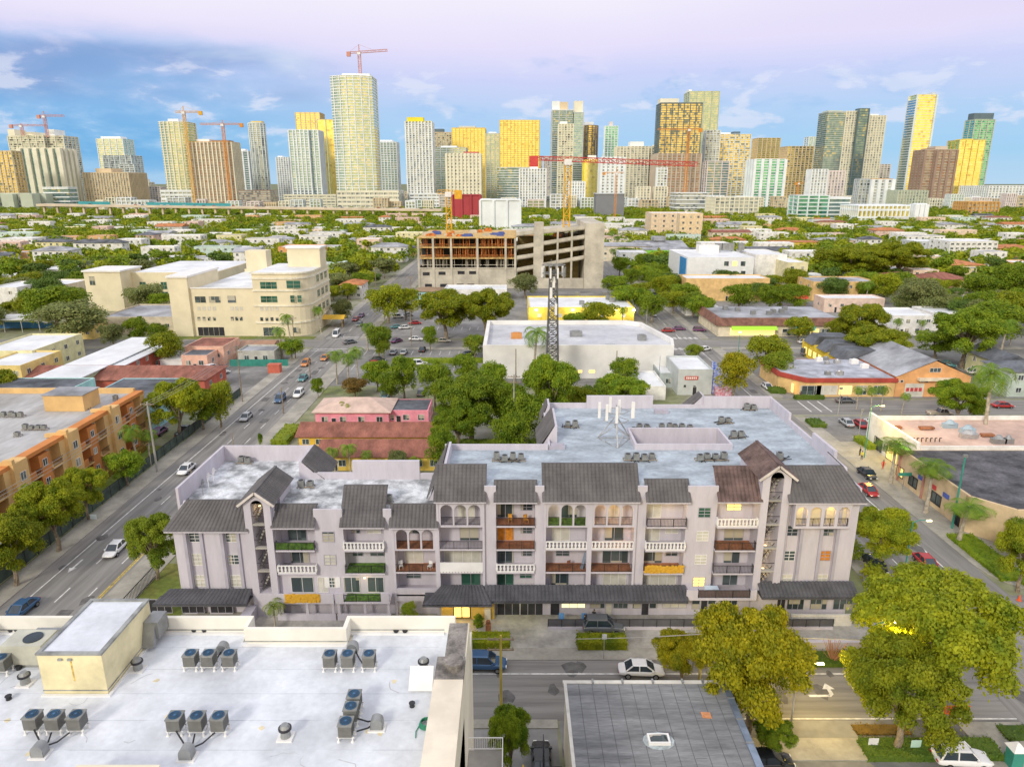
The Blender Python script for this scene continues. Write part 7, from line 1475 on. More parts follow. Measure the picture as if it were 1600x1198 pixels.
for pa, pb_ in ((116, 166), (224, 356)): xa, xb = onY(pa, 320, Yh)[0], onY(pb_, 320, Yh)[0]; za = 20.6 - 7.2 * (xa - hx0) / (hx1 - hx0); zb = 20.6 - 7.2 * (xb - hx0) / (hx1 - hx0); MB().add([(xa, Yh + 10, za), (xb, Yh + 10, zb), (xb, Yh + 10, zb + 4), (xa, Yh + 10, za + 4), (xa, Yh + 10.5, za), (xb, Yh + 10.5, zb), (xb, Yh + 10.5, zb + 4), (xa, Yh + 10.5, za + 4)], ((0, 1, 2, 3), (7, 6, 5, 4), (3, 2, 6, 7))).build('blue_screen', paint((.05, .30, .34)), th)
rn = random.Random(3)
for i in range(26):
    x = hx0 + rn.uniform(20, hx1 - hx0 - 10); z_ = 20.6 - 7.2 * (x - hx0) / (hx1 - hx0)
    t = copytree(carproto('sedan', rn.choice(['white', 'black', 'silver', 'red', 'blue']))); t.location = (x, Yh + rn.choice((2.5, 6)), z_ + .02)
    if 'fresh' in t: del t['fresh']; auto(t, 'car driving on the elevated highway', 'car', 'cars on the elevated highway')
random.seed(5)
TP = {}
def tproto(mat, lod, var=0):
    key = (mat, lod, var)
    if key not in TP:
        cfg = {'near': dict(k=48, n=52000, size=.22, rmin=.12, rmax=.25, branch=9), 'mid': dict(k=24, n=11000, size=.36, rmin=.25, rmax=.40), 'far': dict(k=12, n=1900, size=.85, rmin=.28, rmax=.44, branch=3)}[lod]
        t = treeproto('tree', sum(map(ord, mat + lod)) % 7 + var * 13 + len(mat), R_=5.0, h=9.0, base=.10 if lod != 'near' else .16, mat=mat, **cfg); t['fresh'] = 1; TP[key] = t
    return TP[key]
NT = [0]
def put(t, x, y, sx, sz, rz):
    if t.get('fresh'): del t['fresh']
    else: t = copytree(t)
    t.location = (x, y, 0); t.scale = (sx, sx, sz); t.rotation_euler = (0, 0, rz); NT[0] += 1; return t
def tr(label, px, pyb, pyt, rpx, mat='green', lod='mid', var=None, world=None, cat='tree'):
    x, y = world or at(px, pyb); zc = y * ct + (H - 4) * st; r = rpx * zc / F; h = onY(px, pyt, y)[1]; h = max(h, 2.0)
    h *= .95; t = put(tproto(mat, lod, (NT[0] % 2) if var is None else var), x, y, r / 5, h / 9, random.uniform(0, 6.28)); t['label'] = label; t['category'] = cat; return t
TR = [
('great spreading olive green tree at the lower right corner, behind', 1448, 1100, 897, 128, 'olive', 'near'), ('dark leaved tree with a bare trunk in the hedge at lower right', 1398, 1172, 1005, 92, 'olive', 'near'),
('tall yellow leaved tree beside the grey felt roof', 1164, 1150, 945, 98, 'yellow', 'near'), ('small yellowish tree crown left of the tall yellow tree', 1062, 1068, 985, 46, 'yellow', 'near'),
('dense dark green tree in the alley left of the grey roof', 797, 1215, 1098, 36, 'green', 'near'), ('short leafy tree between the yellow tree and the kerb', 1207, 1182, 1122, 34, 'green', 'near'),
('round street tree shading the parked black car', 1372, 890, 790, 50, 'olive', 'near'), ('green tree cut by the right edge beside the corner shop', 1590, 925, 812, 46, 'olive', 'near'), ('thin airy tree at the left front corner of the lilac building', 246, 905, 800, 42, 'lime', 'near'),
('dark tree at the right edge above the kerb corner', 1602, 870, 810, 32, 'green', 'mid'), ('lush tree at the left edge in front of the apricot block', 26, 915, 795, 56, 'olive', 'near'), ('second lush tree from the left edge before the apricot block', 92, 862, 742, 50, 'olive', 'near'), ('third lush tree before the apricot block', 140, 812, 725, 36, 'olive', 'near'), ('small round tree before the far end of the apricot block', 200, 760, 702, 28, 'green', 'mid'), ('tree before the apricot block below the second bay', 60, 815, 765, 30, 'lime', 'mid'),
('big round tree on the corner lot left of the left road', 284, 685, 588, 47, 'olive', 'near'), ('smaller round tree beside the big one, nearest the left road', 345, 668, 592, 28, 'olive', 'mid'), ('round tree between the two round corner trees', 318, 672, 610, 26, 'green', 'mid'),
('tree cut by the left edge beside the dark roofed aqua house', 6, 650, 570, 32, 'olive', 'mid'), ('leafy bush between the green block and the red tiled house', 108, 604, 583, 22, 'lime', 'far'),
('dark spreading tree beside the white three storey block', 90, 515, 440, 52, 'green', 'mid'), ('dry looking wide tree before the yellow cottage', 118, 540, 466, 54, 'grey', 'mid'), ('feathery grey tree by the grey roofed beige shop', 178, 545, 502, 20, 'grey', 'mid'), ('round deep green tree before the grey roofed beige shop', 217, 540, 492, 20, 'green', 'mid'), ('tree below the office complex, right of the round deep green one', 250, 545, 500, 16, 'green', 'mid'), ('brown green tree beside the cream office foot', 262, 574, 514, 28, 'olive', 'mid'), ('grey green tree in front of the office wing', 232, 490, 440, 32, 'grey', 'mid'), ('tree in the corner between the office wing and the large office', 255, 492, 455, 20, 'green', 'mid'),
('large wide olive tree in the middle, left of a pair', 697, 530, 448, 50, 'olive', 'near'), ('large wide olive tree in the middle, right of a pair', 760, 530, 446, 46, 'olive', 'near'), ('full round tree right of the far end of the left road', 606, 505, 440, 32, 'olive', 'mid'), ('brown green tree at the far car park corner', 634, 500, 446, 24, 'olive', 'mid'),
('leafy tree at the far end of the hedge beside the left road', 593, 558, 505, 22, 'green', 'mid'), ('narrow tree on the car park strip', 672, 548, 506, 13, 'green', 'mid'), ('small tree beside the street sign, far end of left road', 600, 560, 528, 12, 'lime', 'mid'), ('small yellow green tree before the white store', 742, 560, 520, 20, 'lime', 'mid'),
('dark green tree at the car park edge, left', 632, 622, 552, 24, 'green', 'mid'), ('tree between the palms and the car park', 590, 612, 560, 26, 'green', 'mid'), ('brown green tree behind the pink bungalow', 555, 622, 590, 22, 'bronze', 'mid'), ('low tree behind the pink bungalow roof', 610, 630, 578, 22, 'green', 'mid'),
('huge dark green tree right of the pink bungalows', 735, 690, 575, 62, 'green', 'near'), ('green tree in front of the huge dark green tree', 718, 704, 622, 45, 'green', 'near'), ('tree beside the utility pole right of the huge tree', 790, 680, 590, 38, 'green', 'mid'), ('tree behind the huge dark green tree, left', 680, 640, 560, 30, 'green', 'mid'), ('tree between the huge tree and the white store', 770, 625, 562, 28, 'green', 'mid'), ('tree above the huge tree, by the store corner', 725, 600, 550, 24, 'green', 'mid'),
('tall full tree in front of the lattice mast', 858, 680, 548, 48, 'green', 'near'), ('tree below the full tree beside the mast', 820, 700, 610, 40, 'green', 'mid'), ('dark tree against the upper roof side mansard', 800, 715, 640, 34, 'green', 'mid'), ('bronze green tree behind the upper roof parapet', 905, 660, 600, 26, 'olive', 'mid'),
('wide tree in front of the white store, right', 968, 650, 583, 46, 'green', 'near'), ('tree rising behind the wide tree before the white store', 974, 610, 556, 24, 'green', 'mid'), ('low tree beside the white annex', 930, 655, 596, 30, 'green', 'mid'),
('tree above the mansard on the left part', 690, 740, 660, 24, 'green', 'mid'), ('grey green shrub tree behind the blank roof panel', 622, 745, 700, 16, 'grey', 'mid'),
('dry yellow tree on the left side of the right avenue by the grey shop', 1146, 625, 546, 30, 'yellow', 'mid'), ('small green tree on the pavement by the store corner', 1084, 565, 536, 15, 'lime', 'mid'), ('bright yellow green tree at the avenue crossing', 1196, 590, 520, 36, 'olive', 'mid'), ('lower yellow green tree at the avenue crossing', 1212, 600, 545, 26, 'lime', 'mid'),
('spreading tree in front of the strip of shops', 1246, 535, 492, 24, 'olive', 'mid'), ('big tree behind the yellow diner', 1345, 545, 468, 40, 'olive', 'near'), ('big low spreading tree over the orange workshop', 1368, 575, 506, 50, 'olive', 'near'), ('tree between the diner and the strip of shops', 1310, 540, 492, 22, 'olive', 'mid'),
('round green tree in the street before the orange workshop', 1492, 665, 590, 42, 'green', 'near'), ('yellow flowering small tree right of the round street tree', 1520, 660, 615, 18, 'yellow', 'mid'), ('great dark green tree behind the right car park', 1502, 575, 478, 56, 'green', 'near'), ('second great dark tree, behind and to the right', 1545, 540, 465, 48, 'green', 'mid'), ('dark tree behind the right car park, low', 1460, 560, 515, 36, 'green', 'mid'), ('dark tree at the right edge near the far houses', 1580, 520, 450, 34, 'olive', 'mid'),
('umbrella shaped tree before the apricot wall, left', 1153, 488, 440, 27, 'green', 'mid'), ('umbrella shaped tree before the apricot wall, right', 1202, 488, 442, 24, 'green', 'mid'), ('tree with red flowers beside it right of the apricot wall', 1240, 490, 440, 22, 'green', 'mid'),
('great olive tree in the right distance, left of a pair', 1335, 440, 378, 46, 'olive', 'near'), ('great olive tree in the right distance, right of a pair', 1402, 440, 372, 44, 'olive', 'near'), ('tree left of the great olive pair', 1292, 430, 385, 30, 'olive', 'mid'), ('feathery grey tree in front of the red roofed houses', 1430, 500, 430, 36, 'grey', 'mid'), ('dark tree at right beyond the long low yellowish house', 1530, 470, 425, 34, 'green', 'mid'), ('dark green tree at the right edge beyond the low house', 1580, 470, 408, 34, 'green', 'mid'),
('dark tree beside the parking structure ramp', 820, 465, 425, 24, 'grey', 'mid'), ('tree in front of the yellow lit shop', 936, 520, 468, 28, 'olive', 'mid'), ('low tree in front of the yellow lit shop, left', 900, 520, 485, 22, 'green', 'mid'), ('small tree beside the yellow lit shop corner', 865, 520, 498, 10, 'grey', 'far'),
('tree at the lower left terrace of the lilac building', 639, 972, 940, 14, 'lime', 'mid'), ('clipped tree with a bare trunk beside the left road', 497, 622, 588, 11, 'green', 'mid'), ('pale feathered tree at the office corner', 536, 505, 465, 18, 'grey', 'mid'), ('tree by the kerb below the cream office', 457, 562, 528, 20, 'green', 'mid'),
('slender column shaped shrub by the left road', 408, 700, 674, 4, 'green', 'mid')]
for a_ in TR: tr(a_[0], *a_[1:7])
# avenue trees, right road
rn = random.Random(6); i = 0
for px, py in ((980, 400), (1003, 412), (968, 420), (1012, 436), (985, 440), (1030, 455), (1000, 462), (1052, 478), (1082, 482), (975, 480), (1018, 492), (960, 450), (1046, 452), (1068, 470), (1000, 480), (1030, 430), (1094, 490)):
    x, y = at(px, py + 12); t = put(tproto(rn.choice(['green', 'olive', 'green']), 'mid', i % 2), x, y, rn.uniform(.9, 1.35), rn.uniform(1.0, 1.3), rn.uniform(0, 6)); auto(t, 'leafy tree lining the far right avenue', 'tree', 'trees lining the right avenue'); i += 1
# far trees
OCC = []
for o in C.objects:
    if o.parent is None and o.type == 'EMPTY' and o.get('category') in ('building', 'house', 'shop', 'store', 'workshop', 'restaurant', 'office block', 'hall', 'garage', 'tower', 'highway'):
        xs = [];
        for c_ in o.children:
            if c_.type == 'MESH' and c_.name.split('.')[0] in ('wall', 'glazing', 'roof', 'deck'):
                for v in c_.bound_box: xs.append((v[0] + o.location.x + c_.location.x, v[1] + o.location.y + c_.location.y))
        if xs: OCC.append((min(v[0] for v in xs), max(v[0] for v in xs), min(v[1] for v in xs), max(v[1] for v in xs)))
def free(x, y, r):
    for rx0, rx1 in ((-64, -47), (45, 64)):
        if rx0 - r * .5 < x < rx1 + r * .5 and y < 640: return False
    for ry0, ry1 in ((210, 227), (329, 342)):
        if ry0 - r < y < ry1 + r: return False
    return all(not (a - r < x < b_ + r and c_ - r < y < d + r) for a, b_, c_, d in OCC)
# houses of the middle distance
rn = random.Random(11); cols = [(.78, .77, .74)] * 9 + [(.74, .66, .50), (.72, .60, .36), (.72, .42, .20), (.78, .60, .46), (.55, .68, .62), (.62, .64, .66), (.76, .70, .40), (.70, .50, .42)]
cn = {(.78, .77, .74): 'white', (.74, .66, .50): 'cream', (.72, .60, .36): 'sandy', (.72, .42, .20): 'orange', (.78, .60, .46): 'peach', (.55, .68, .62): 'mint', (.62, .64, .66): 'grey', (.76, .70, .40): 'yellow', (.70, .50, .42): 'dusky pink'}
nh = 0; Y_ = 262.
while Y_ < 1000:
    half = Y_ * .78 + 30; X_ = -half
    while X_ < half:
        w_ = rn.uniform(13, 34) if Y_ > 450 else rn.uniform(11, 22); d_ = rn.uniform(9, 16); fl = rn.choice((2, 2, 3, 3)) if Y_ > 420 else rn.choice((1, 1, 2)); cx, cy = X_ + w_ / 2 + rn.uniform(0, 12), Y_ + rn.uniform(-6, 8)
        px, py = proj(cx, cy, 0)
        ok = free(cx, cy + d_ / 2, max(w_, d_) * .55) and not (-48 < cx < 46 and cy < 420) and rn.random() < (.72 if Y_ > 400 else .6) and -40 < px < 1640
        if ok:
            col = rn.choice(cols); flat = rn.random() < .66; flat = rn.random() < .8; rf = 'flat' if flat else rn.choice(('hip', 'gx', 'hip')); roof = (m_wroof if rn.random() < .6 else m_groof) if flat else rn.choice((m_tered, m_teorg, m_groof, m_droof, m_groof))
            ww_ = w_ / max(2, int(w_ / 4.2)) * .42
            t = bld('house', None, 'house', cx - w_ / 2, cx + w_ / 2, cy, cy + d_, .4 + fl * 3.1, paint(col), roof, fl=fl, nf=min(6, max(2, int(w_ / 4.2))), ns=2 if Y_ < 700 else 0, rf=rf, rh=rn.uniform(1.4, 2.4), ww=1.5, wh=1.4, wk=('dark', 'dark', 'blind'), door=False)
            auto(t, cn[col] + (' flat ' if flat else ' pitched roof ') + ('house', 'house', 'two storey house', 'three storey block')[fl], 'house', 'houses of the middle distance', (cx, cy, 0)); nh += 1
            OCC.append((cx - w_ / 2, cx + w_ / 2, cy, cy + d_))
        X_ += w_ + rn.uniform(6, 18)
    Y_ += rn.uniform(30, 38) if Y_ < 600 else rn.uniform(44, 56)
cand = []; Y_ = 120.
rn = random.Random(19)
while Y_ < 620:
    half = Y_ * .78 + 20; step = 8 + Y_ * .008; X_ = -half
    while X_ < half:
        x, y = X_ + rn.uniform(-3, 3), Y_ + rn.uniform(-4, 4); cand.append((x, y)); X_ += step
    Y_ += step * .95
sel = []
for x, y in cand:
    px, py = proj(x, y, 5)
    if not (-30 < px < 1630) or y < 242 and not (x < -150 or x > 150): continue
    if -47 < x < 45 and y < 398: continue
    if 64 < x < 150 and y < 300: continue
    if -175 < x < -60 and y < 300: continue
    if free(x, y, 1.2) and rn.random() < (.8 if y < 420 else .8): sel.append((x, y))
room = 296 - NT[0]; rn.shuffle(sel); sel.sort(key=lambda p: p[1] + rn.uniform(-60, 60)); near_, rest = sel[:room], sel[room:]
kinds = ['green', 'green', 'olive', 'dark', 'dark', 'grey', 'olive']; kn = {'green': 'mid green', 'olive': 'olive green', 'dark': 'dark green', 'grey': 'grey green', 'lime': 'yellow green'}
for i, (x, y) in enumerate(near_):
    k_ = rn.choice(kinds); s_ = rn.uniform(.7, 1.35); t = put(tproto(k_, 'far' if y > 330 else 'mid', i % 2), x, y, s_, s_ * rn.uniform(.8, 1.15), rn.uniform(0, 6))
    auto(t, ('wide ' if s_ > 1.1 else 'small ' if s_ < .85 else '') + kn[k_] + ' tree', 'tree', 'trees among the middle distance houses')
# the far wood: one mass
def wood(name, pts, mat, seed, dens, lsz):
    rn = random.Random(seed); b = MB()
    for x, y in pts:
        R__ = rn.uniform(3.5, 7.5); h = rn.uniform(6, 11); L_ = [(x + rn.uniform(-.5, .5) * R__, y + rn.uniform(-.5, .5) * R__, h * rn.uniform(.45, .72), R__ * rn.uniform(.45, .65)) for _ in range(5)]
        leaves(b, rn, L_, dens, lsz)
    o = b.build(name, LM[mat]); o['kind'] = 'stuff'; return o
far = {'green': [p for i, p in enumerate(rest) if i % 2], 'olive': [p for i, p in enumerate(rest) if not i % 2]}
Y_ = 620.
while Y_ < 1300:
    half = Y_ * .8; step = 10 + Y_ * .006; X_ = -half
    while X_ < half:
        x, y = X_ + rn.uniform(-5, 5), Y_ + rn.uniform(-6, 6)
        if free(x, y, .4) and rn.random() < .95: far[rn.choice(('green', 'olive'))].append((x, y))
        X_ += step
    Y_ += step * .9
wood('distant_trees', far['green'], 'green', 1, 130, 2.0); wood('distant_trees', far['olive'], 'olive', 2, 130, 2.0)
# palms
PP = [palmproto(3, 9, 18, 3.0), palmproto(8, 6, 15, 2.4, .14), palmproto(12, 4.0, 13, 2.4, .13, mat='lime')]
for p in PP: p['fresh'] = 1
def palm(label, px, pyb, pyt, k=0, s=None, group=None):
    x, y = at(px, pyb); h = onY(px, pyt, y)[1]; h0 = (9.6, 6.5, 4.5)[k]; sc_ = h / h0; t = PP[k]
    if t.get('fresh'): del t['fresh']
    else: t = copytree(t)
    s = s or sc_; t.location = (x, y, 0); t.scale = (s, s, sc_); t.rotation_euler = (0, 0, random.uniform(0, 6)); t['label'] = label; t['category'] = 'palm'
    if group: t['group'] = group
    return t
for lb, px, pb_, pt, k_ in (('tall royal palm by the yellow plaza, farthest of three', 1391, 755, 692, 0), ('tall royal palm in the pavement before the dark roofed corner shop, middle of three', 1446, 802, 726, 0), ('royal palm by the green hedge, nearest of three', 1497, 848, 785, 0),
    ('palm before the red fascia shop, leftmost', 1338, 640, 606, 1), ('palm before the red fascia shop, second from left', 1360, 645, 606, 1), ('palm before the red fascia shop, third from left', 1376, 642, 605, 1), ('palm before the orange workshop', 1408, 648, 615, 1), ('tall thin palm at the right car park', 1533, 700, 578, 1),
    ('small palm inside the left courtyard wall of the lilac building', 430, 985, 945, 2), ('palm behind the left roof, left of three', 525, 745, 700, 1), ('palm behind the left roof, middle of three', 549, 745, 694, 1), ('palm behind the left roof, right of three', 572, 745, 706, 1), ('low palm by the side mansard of the left part', 652, 742, 715, 2),
    ('palm at the office corner beside the left road', 455, 540, 492, 1), ('palm below the cream office, lower', 442, 560, 512, 1), ('palm beside the rounded office corner', 502, 520, 480, 1), ('palm at the right kerb of the left road, tallest', 575, 548, 505, 1), ('palm in the clump beside the left road, left', 527, 600, 548, 1), ('palm in the clump beside the left road, middle', 545, 606, 552, 1), ('palm in the clump beside the left road, right', 560, 596, 545, 1),
    ('tall palm against the white store wall', 833, 600, 515, 1), ('coconut palm at the apricot block end', 218, 735, 668, 1), ('second coconut palm at the apricot block end', 235, 728, 675, 1), ('palm beside the yellow and aqua block', 72, 575, 545, 1), ('small palm beside the pink bungalow', 546, 662, 630, 2), ('palm beside the yellow lit shop', 972, 512, 480, 1),
    ('palm before the white modernist house', 1397, 530, 498, 1), ('palm beside the white modernist house', 1437, 528, 500, 1), ('palm behind the yellow house', 1352, 478, 440, 1), ('palm right of the great dark trees', 1578, 540, 508, 1), ('tall thin palm right of the pink shop units', 1562, 560, 500, 1)):
    palm(lb, px, pb_, pt, k_, s=1.45 if k_ == 0 else None)
# clumps of small palms on the avenue
for i, (px, py) in enumerate(((958, 405), (948, 395), (962, 385), (940, 400), (970, 395), (955, 378))): t = palm(None, px, py + 8, py - 16, 1); auto(t, 'palm at the far end of the right avenue', 'palm', 'palms at the far end of the right avenue')
# hedges
hx = lambda px, py: at(px, py)
x0, y0 = at(735, 1016); x1, _ = at(797, 1016); hedge('clipped hedge strip before the entrance, left of the driveway', x0, x1, y0, y0 + 2.3, 1.0, 1, 'olive', .2, 40)
x0, y0 = at(902, 1018); x1, _ = at(981, 1018); hedge('square clipped hedge beside the parked dark car on the forecourt', x0, x1, y0, y0 + 2.0, 1.2, 2, 'olive', .2, 40)
hedge('long curved green hedge by the kerb before the corner shop', 62.4, 66.2, 79.5, 91.5, .7, 3, 'green', .25, 22); hedge('green bed beside the curved kerb, nearer end', 64.5, 69, 77.3, 79.4, .6, 4, 'green', .25, 22)
x0, y0 = at(1348, 1178); x1, _ = at(1560, 1178); hedge('long trimmed hedge behind the white car at lower right', x0, x1, y0 - 1.0, y0 + 1.4, .8, 5, 'hedge', .2, 36)
x0, y0 = at(1268, 1044); x1, _ = at(1335, 1044); hedge('low dark hedge bed under the great olive tree', x0, x1, y0, y0 + 2.4, .6, 6, 'hedge', .2, 36)
x0, y0 = at(1575, 1160); hedge('small grass and hedge bed at the right edge', x0, x0 + 4, y0, y0 + 2, .4, 7, 'hedge')
for i, (px, py, w_, l_) in enumerate(((1228, 654, 2.2, 9),)): pass
hedge('hedge along the far car park edge before the red fascia shop', 79, 100, 139, 142.5, 1.0, 8, 'hedge', .4, 9); hedge('hedge beside the parked cars, nearest the right road', 76, 79, 128, 142.5, 1.0, 9, 'hedge', .4, 9)
x, y = at(1253, 623); hedge('long low hedge at the front of the red fascia shop', x - 2, x + 5, y - 1, y + .6, 1.0, 10, 'hedge', .4, 9); x, y = at(1216, 614); hedge('rounded hedge at the corner of the red fascia shop', x - 2.2, x + 1.6, y - 1, y + 3, 1.0, 11, 'hedge', .4, 9); x, y = at(1274, 664); hedge('oval shrub island in the side street mouth', x - 1.5, x + 1.6, y - 2, y + 2.2, .9, 12, 'hedge', .4, 9)
for i, (px, py) in enumerate(((1345, 692), (1358, 700))): x, y = at(px, py); hedge(('farther', 'nearer')[i] + ' shrub bed on the pavement by the salmon shop', x - 1, x + 1.6, y - 1.4, y + 1.4, 1.2, 20 + i, 'lime', .35, 10)
for i in range(9):
    y = 80 + i * 5.6; bush(None, 46.3, y, 1.7, 2.6, i, 'lime' if i % 2 else 'olive', 420, .4, None); auto(C.objects[-1], 'shrub along the right side of the lilac building', 'shrub', 'shrubs along the right side of the lilac building', (46.3, y, 0))
hedge('grassy hedge strip between the far parking rows', -34, 30, 193.3, 196.6, .9, 31, 'lime', .5, 5); hedge('shrubs below the apricot block at the lawn edge', -70.8, -69.6, 70, 126, 1.1, 32, 'bronze', .35, 8)
hedge('hedge right of the left road beside the pink bungalow', -46.8, -43.5, 128, 138, 1.2, 33, 'lime', .4, 8); hedge('dense shrubs filling the yard right of the pink bungalows', -12, 5, 118, 128, 1.6, 34, 'green', .5, 6)
hedge('planted strip in the curb island at lower right', *[at(1335, 1145)[0], at(1425, 1145)[0]], at(1335, 1150)[1], at(1335, 1132)[1], .3, 35, 'bronze', .2, 20)
x, y = at(1300, 1035); rn = random.Random(4); b = MB()
for k_ in range(40): a_ = rn.uniform(0, 6.3); b.bar((x, y, 0), (x + rn.uniform(.4, 1.3) * math.cos(a_), y + rn.uniform(.4, 1.3) * math.sin(a_), rn.uniform(1.2, 3.0)), .035)
one('bare_shrub', 'leafless reddish shrub in the bed under the great olive tree', 'shrub', b, M('red_twig', (.45, .22, .12), .9), (x, y, 0))
x, y = at(748, 980); bush('potted palm like plant beside the entrance', x, y, .6, 1.8, 3, 'green', 400, .3)
UP, DN, EA, WE = 90, -90, 0, 180
CARS = [('white sedan driving toward the viewer on the left road, nearest', 182, 862, 'sedan', 'white', DN), ('white sedan on the left road beside the lilac building', 292, 737, 'sedan', 'white', DN), ('silver car on the left road beside the round trees', 385, 655, 'sedan', 'silver', DN),
('dark blue car on the left road, left of two abreast', 438, 627, 'suv', 'blue', DN), ('white car on the left road, right of two abreast', 467, 619, 'suv', 'white', DN), ('teal blue sedan on the left road, behind the two abreast', 474, 594, 'sedan', 'teal', DN), ('brown car on the left road before the crossing', 478, 571, 'suv', 'orange', DN), ('orange car on the left road at the crossing mouth', 508, 562, 'sedan', 'orange', DN), ('white van waiting at the left crossing', 526, 526, 'van', 'white', DN), ('dark car turning in the left crossing', 547, 537, 'sedan', 'grey', 40),
('grey car beyond the left crossing', 562, 509, 'sedan', 'grey', DN), ('red car at the far end of the left road', 556, 501, 'sedan', 'red', DN), ('dark red car at the far end of the left road, farther', 565, 495, 'sedan', 'purple', DN), ('dark blue hatchback cut by the white parapet at the lower left', 35, 958, 'sedan', 'blue', DN),
('purple car in the yard left of the road', 250, 678, 'sedan', 'purple', UP), ('black pickup in the yard left of the road', 289, 679, 'pickup', 'black', UP), ('purple car beside the aqua house', 46, 603, 'sedan', 'purple', 60), ('white van by the pink house', 328, 583, 'van', 'white', 60), ('white car parked beside the white van', 346, 585, 'sedan', 'white', 50), ('grey car by the small white shed', 278, 587, 'suv', 'grey', UP),
('blue car behind the red block, left', 203, 538, 'sedan', 'blue', 20), ('red car behind the red block, right', 213, 537, 'sedan', 'red', 20), ('blue car behind the long sage green block', 112, 543, 'sedan', 'blue', 20),
('grey sedan parked at the kerb by the yellow plaza', 1354, 744, 'sedan', 'black', DN), ('red car driving past the right wing of the lilac building', 1356, 770, 'sedan', 'red', DN), ('red sports car near the lower right corner of the road', 1446, 884, 'sedan', 'red', DN), ('black car parked under the street tree', 1366, 886, 'sedan', 'black', DN), ('white car on the right road beside the red fascia shop', 1198, 607, 'sedan', 'white', DN),
('red car at the right crossing', 1044, 519, 'sedan', 'red', 0), ('purple car at the right crossing', 1061, 516, 'sedan', 'purple', 0), ('white car on the far right avenue', 1021, 494, 'sedan', 'silver', DN), ('dark car farther up the right avenue', 1044, 478, 'sedan', 'black', DN), ('grey car high up the right avenue', 1022, 462, 'sedan', 'grey', DN), ('dark car beside the strip of shops corner', 1093, 518, 'suv', 'purple', 0), ('white car turning below the right crossing', 1101, 548, 'sedan', 'white', 30),
('grey sedan parked before the red fascia shop', 1321, 629, 'sedan', 'grey', EA), ('silver car in the hedge row of parked cars, first', 1322, 664, 'sedan', 'silver', UP), ('red car in the hedge row of parked cars, second', 1343, 666, 'sedan', 'red', UP), ('white car in the hedge row of parked cars, third', 1363, 664, 'sedan', 'white', UP), ('dark car in the hedge row of parked cars, last', 1401, 662, 'sedan', 'grey', WE), ('beige pickup half hidden by the round street tree', 1468, 650, 'pickup', 'beige', EA), ('bright red car on the side street at right', 1566, 637, 'sedan', 'red', EA), ('red car under the white end wall of the salmon shop', 1372, 690, 'sedan', 'red', 60),
('white suv in the right car park', 1523, 584, 'suv', 'white', 20), ('dark red sedan in the right car park', 1554, 597, 'sedan', 'red', EA), ('black car at the right edge of the car park', 1586, 606, 'sedan', 'black', EA), ('blue grey car below the black one at the right edge', 1595, 614, 'sedan', 'silver', EA), ('aqua pickup behind the right car park', 1476, 573, 'pickup', 'teal', -30), ('white van parked beyond the strip of shops car park', 1218, 521, 'sedan', 'silver', EA), ('white sedan in the strip car park', 1258, 537, 'sedan', 'white', EA), ('grey truck beside the yellow diner', 1266, 556, 'van', 'grey', 0),
('dark grey suv with an open tailgate by the hedge on the forecourt', 942, 985, 'suv', 'grey', 0), ('dark blue suv parked in the street behind the cream end wall', 757, 1043, 'suv', 'blue', 0), ('white sedan with a glass roof parked in the front street', 1001, 1053, 'sedan', 'white', 0), ('white suv parked before the trimmed hedge at lower right', 1500, 1192, 'suv', 'white', 0), ('black car under the short leafy tree', 1196, 1196, 'sedan', 'black', 0), ('dark car in the carport beside the grey roof', 846, 1197, 'sedan', 'black', 90),
('black car in the near car park row beside the red one', 590, 565, 'sedan', 'black', 0), ('red car in the near car park row', 586, 571, 'sedan', 'red', 0), ('white suv in the near car park', 655, 571, 'suv', 'white', 10), ('silver car in the middle car park row, left', 615, 553, 'sedan', 'silver', UP), ('silver car in the middle car park row, right', 631, 553, 'sedan', 'silver', UP), ('dark car in the middle car park row', 660, 549, 'sedan', 'black', UP), ('white car in the upper car park row beside the palms', 650, 532, 'sedan', 'white', EA), ('purple car in the upper car park row', 620, 535, 'sedan', 'purple', 60), ('beige car right of the narrow car park tree', 693, 535, 'sedan', 'beige', EA), ('dark car before the white store', 733, 556, 'sedan', 'black', 30), ('teal car in the far car park', 620, 513, 'sedan', 'teal', 20), ('white car in the far car park', 633, 514, 'sedan', 'white', 20), ('red car at the far car park edge', 649, 507, 'sedan', 'red', 20), ('white car in the far car park, upper row', 622, 497, 'suv', 'white', 20), ('silver car in the far car park, upper row', 637, 494, 'sedan', 'silver', 20),
('teal van behind the pink bungalow roof', 604, 621, 'suv', 'teal', UP), ('grey suv behind the trees by the pink bungalow', 659, 617, 'suv', 'grey', UP)]
for lb, px, py, s_, c_, a_ in CARS: car(lb, px, py, s_, c_, a_ + random.uniform(-3, 3))
rn = random.Random(40)
for i in range(34):
    px, py = rn.uniform(4, 82), rn.uniform(411, 430); t = car('x', px, py, rn.choice(['sedan', 'suv']), rn.choice(['blue', 'silver', 'white', 'grey']), 70); t['label'] = None; del t['label']; auto(t, 'car parked in the far left lot', 'car', 'cars in the far left lot')
for i in range(22):
    px, py = rn.uniform(958, 1000), rn.uniform(398, 450) ; x, y = at(px, py)
    if abs(x - 40) < 4 or x > 47: continue
    t = car('x', px, py, 'sedan', rn.choice(['red', 'silver', 'white', 'orange']), 90); del t['label']; auto(t, 'car parked along the far right avenue', 'car', 'cars along the far right avenue')
for i, (px, py) in enumerate(((1290, 408), (1300, 412), (1310, 405), (1322, 414), (1280, 418), (1332, 408))): t = car('x', px, py, 'sedan', rn.choice(['white', 'silver', 'grey']), 20); del t['label']; auto(t, 'car parked beside the great trees', 'car', 'cars beside the great olive trees')
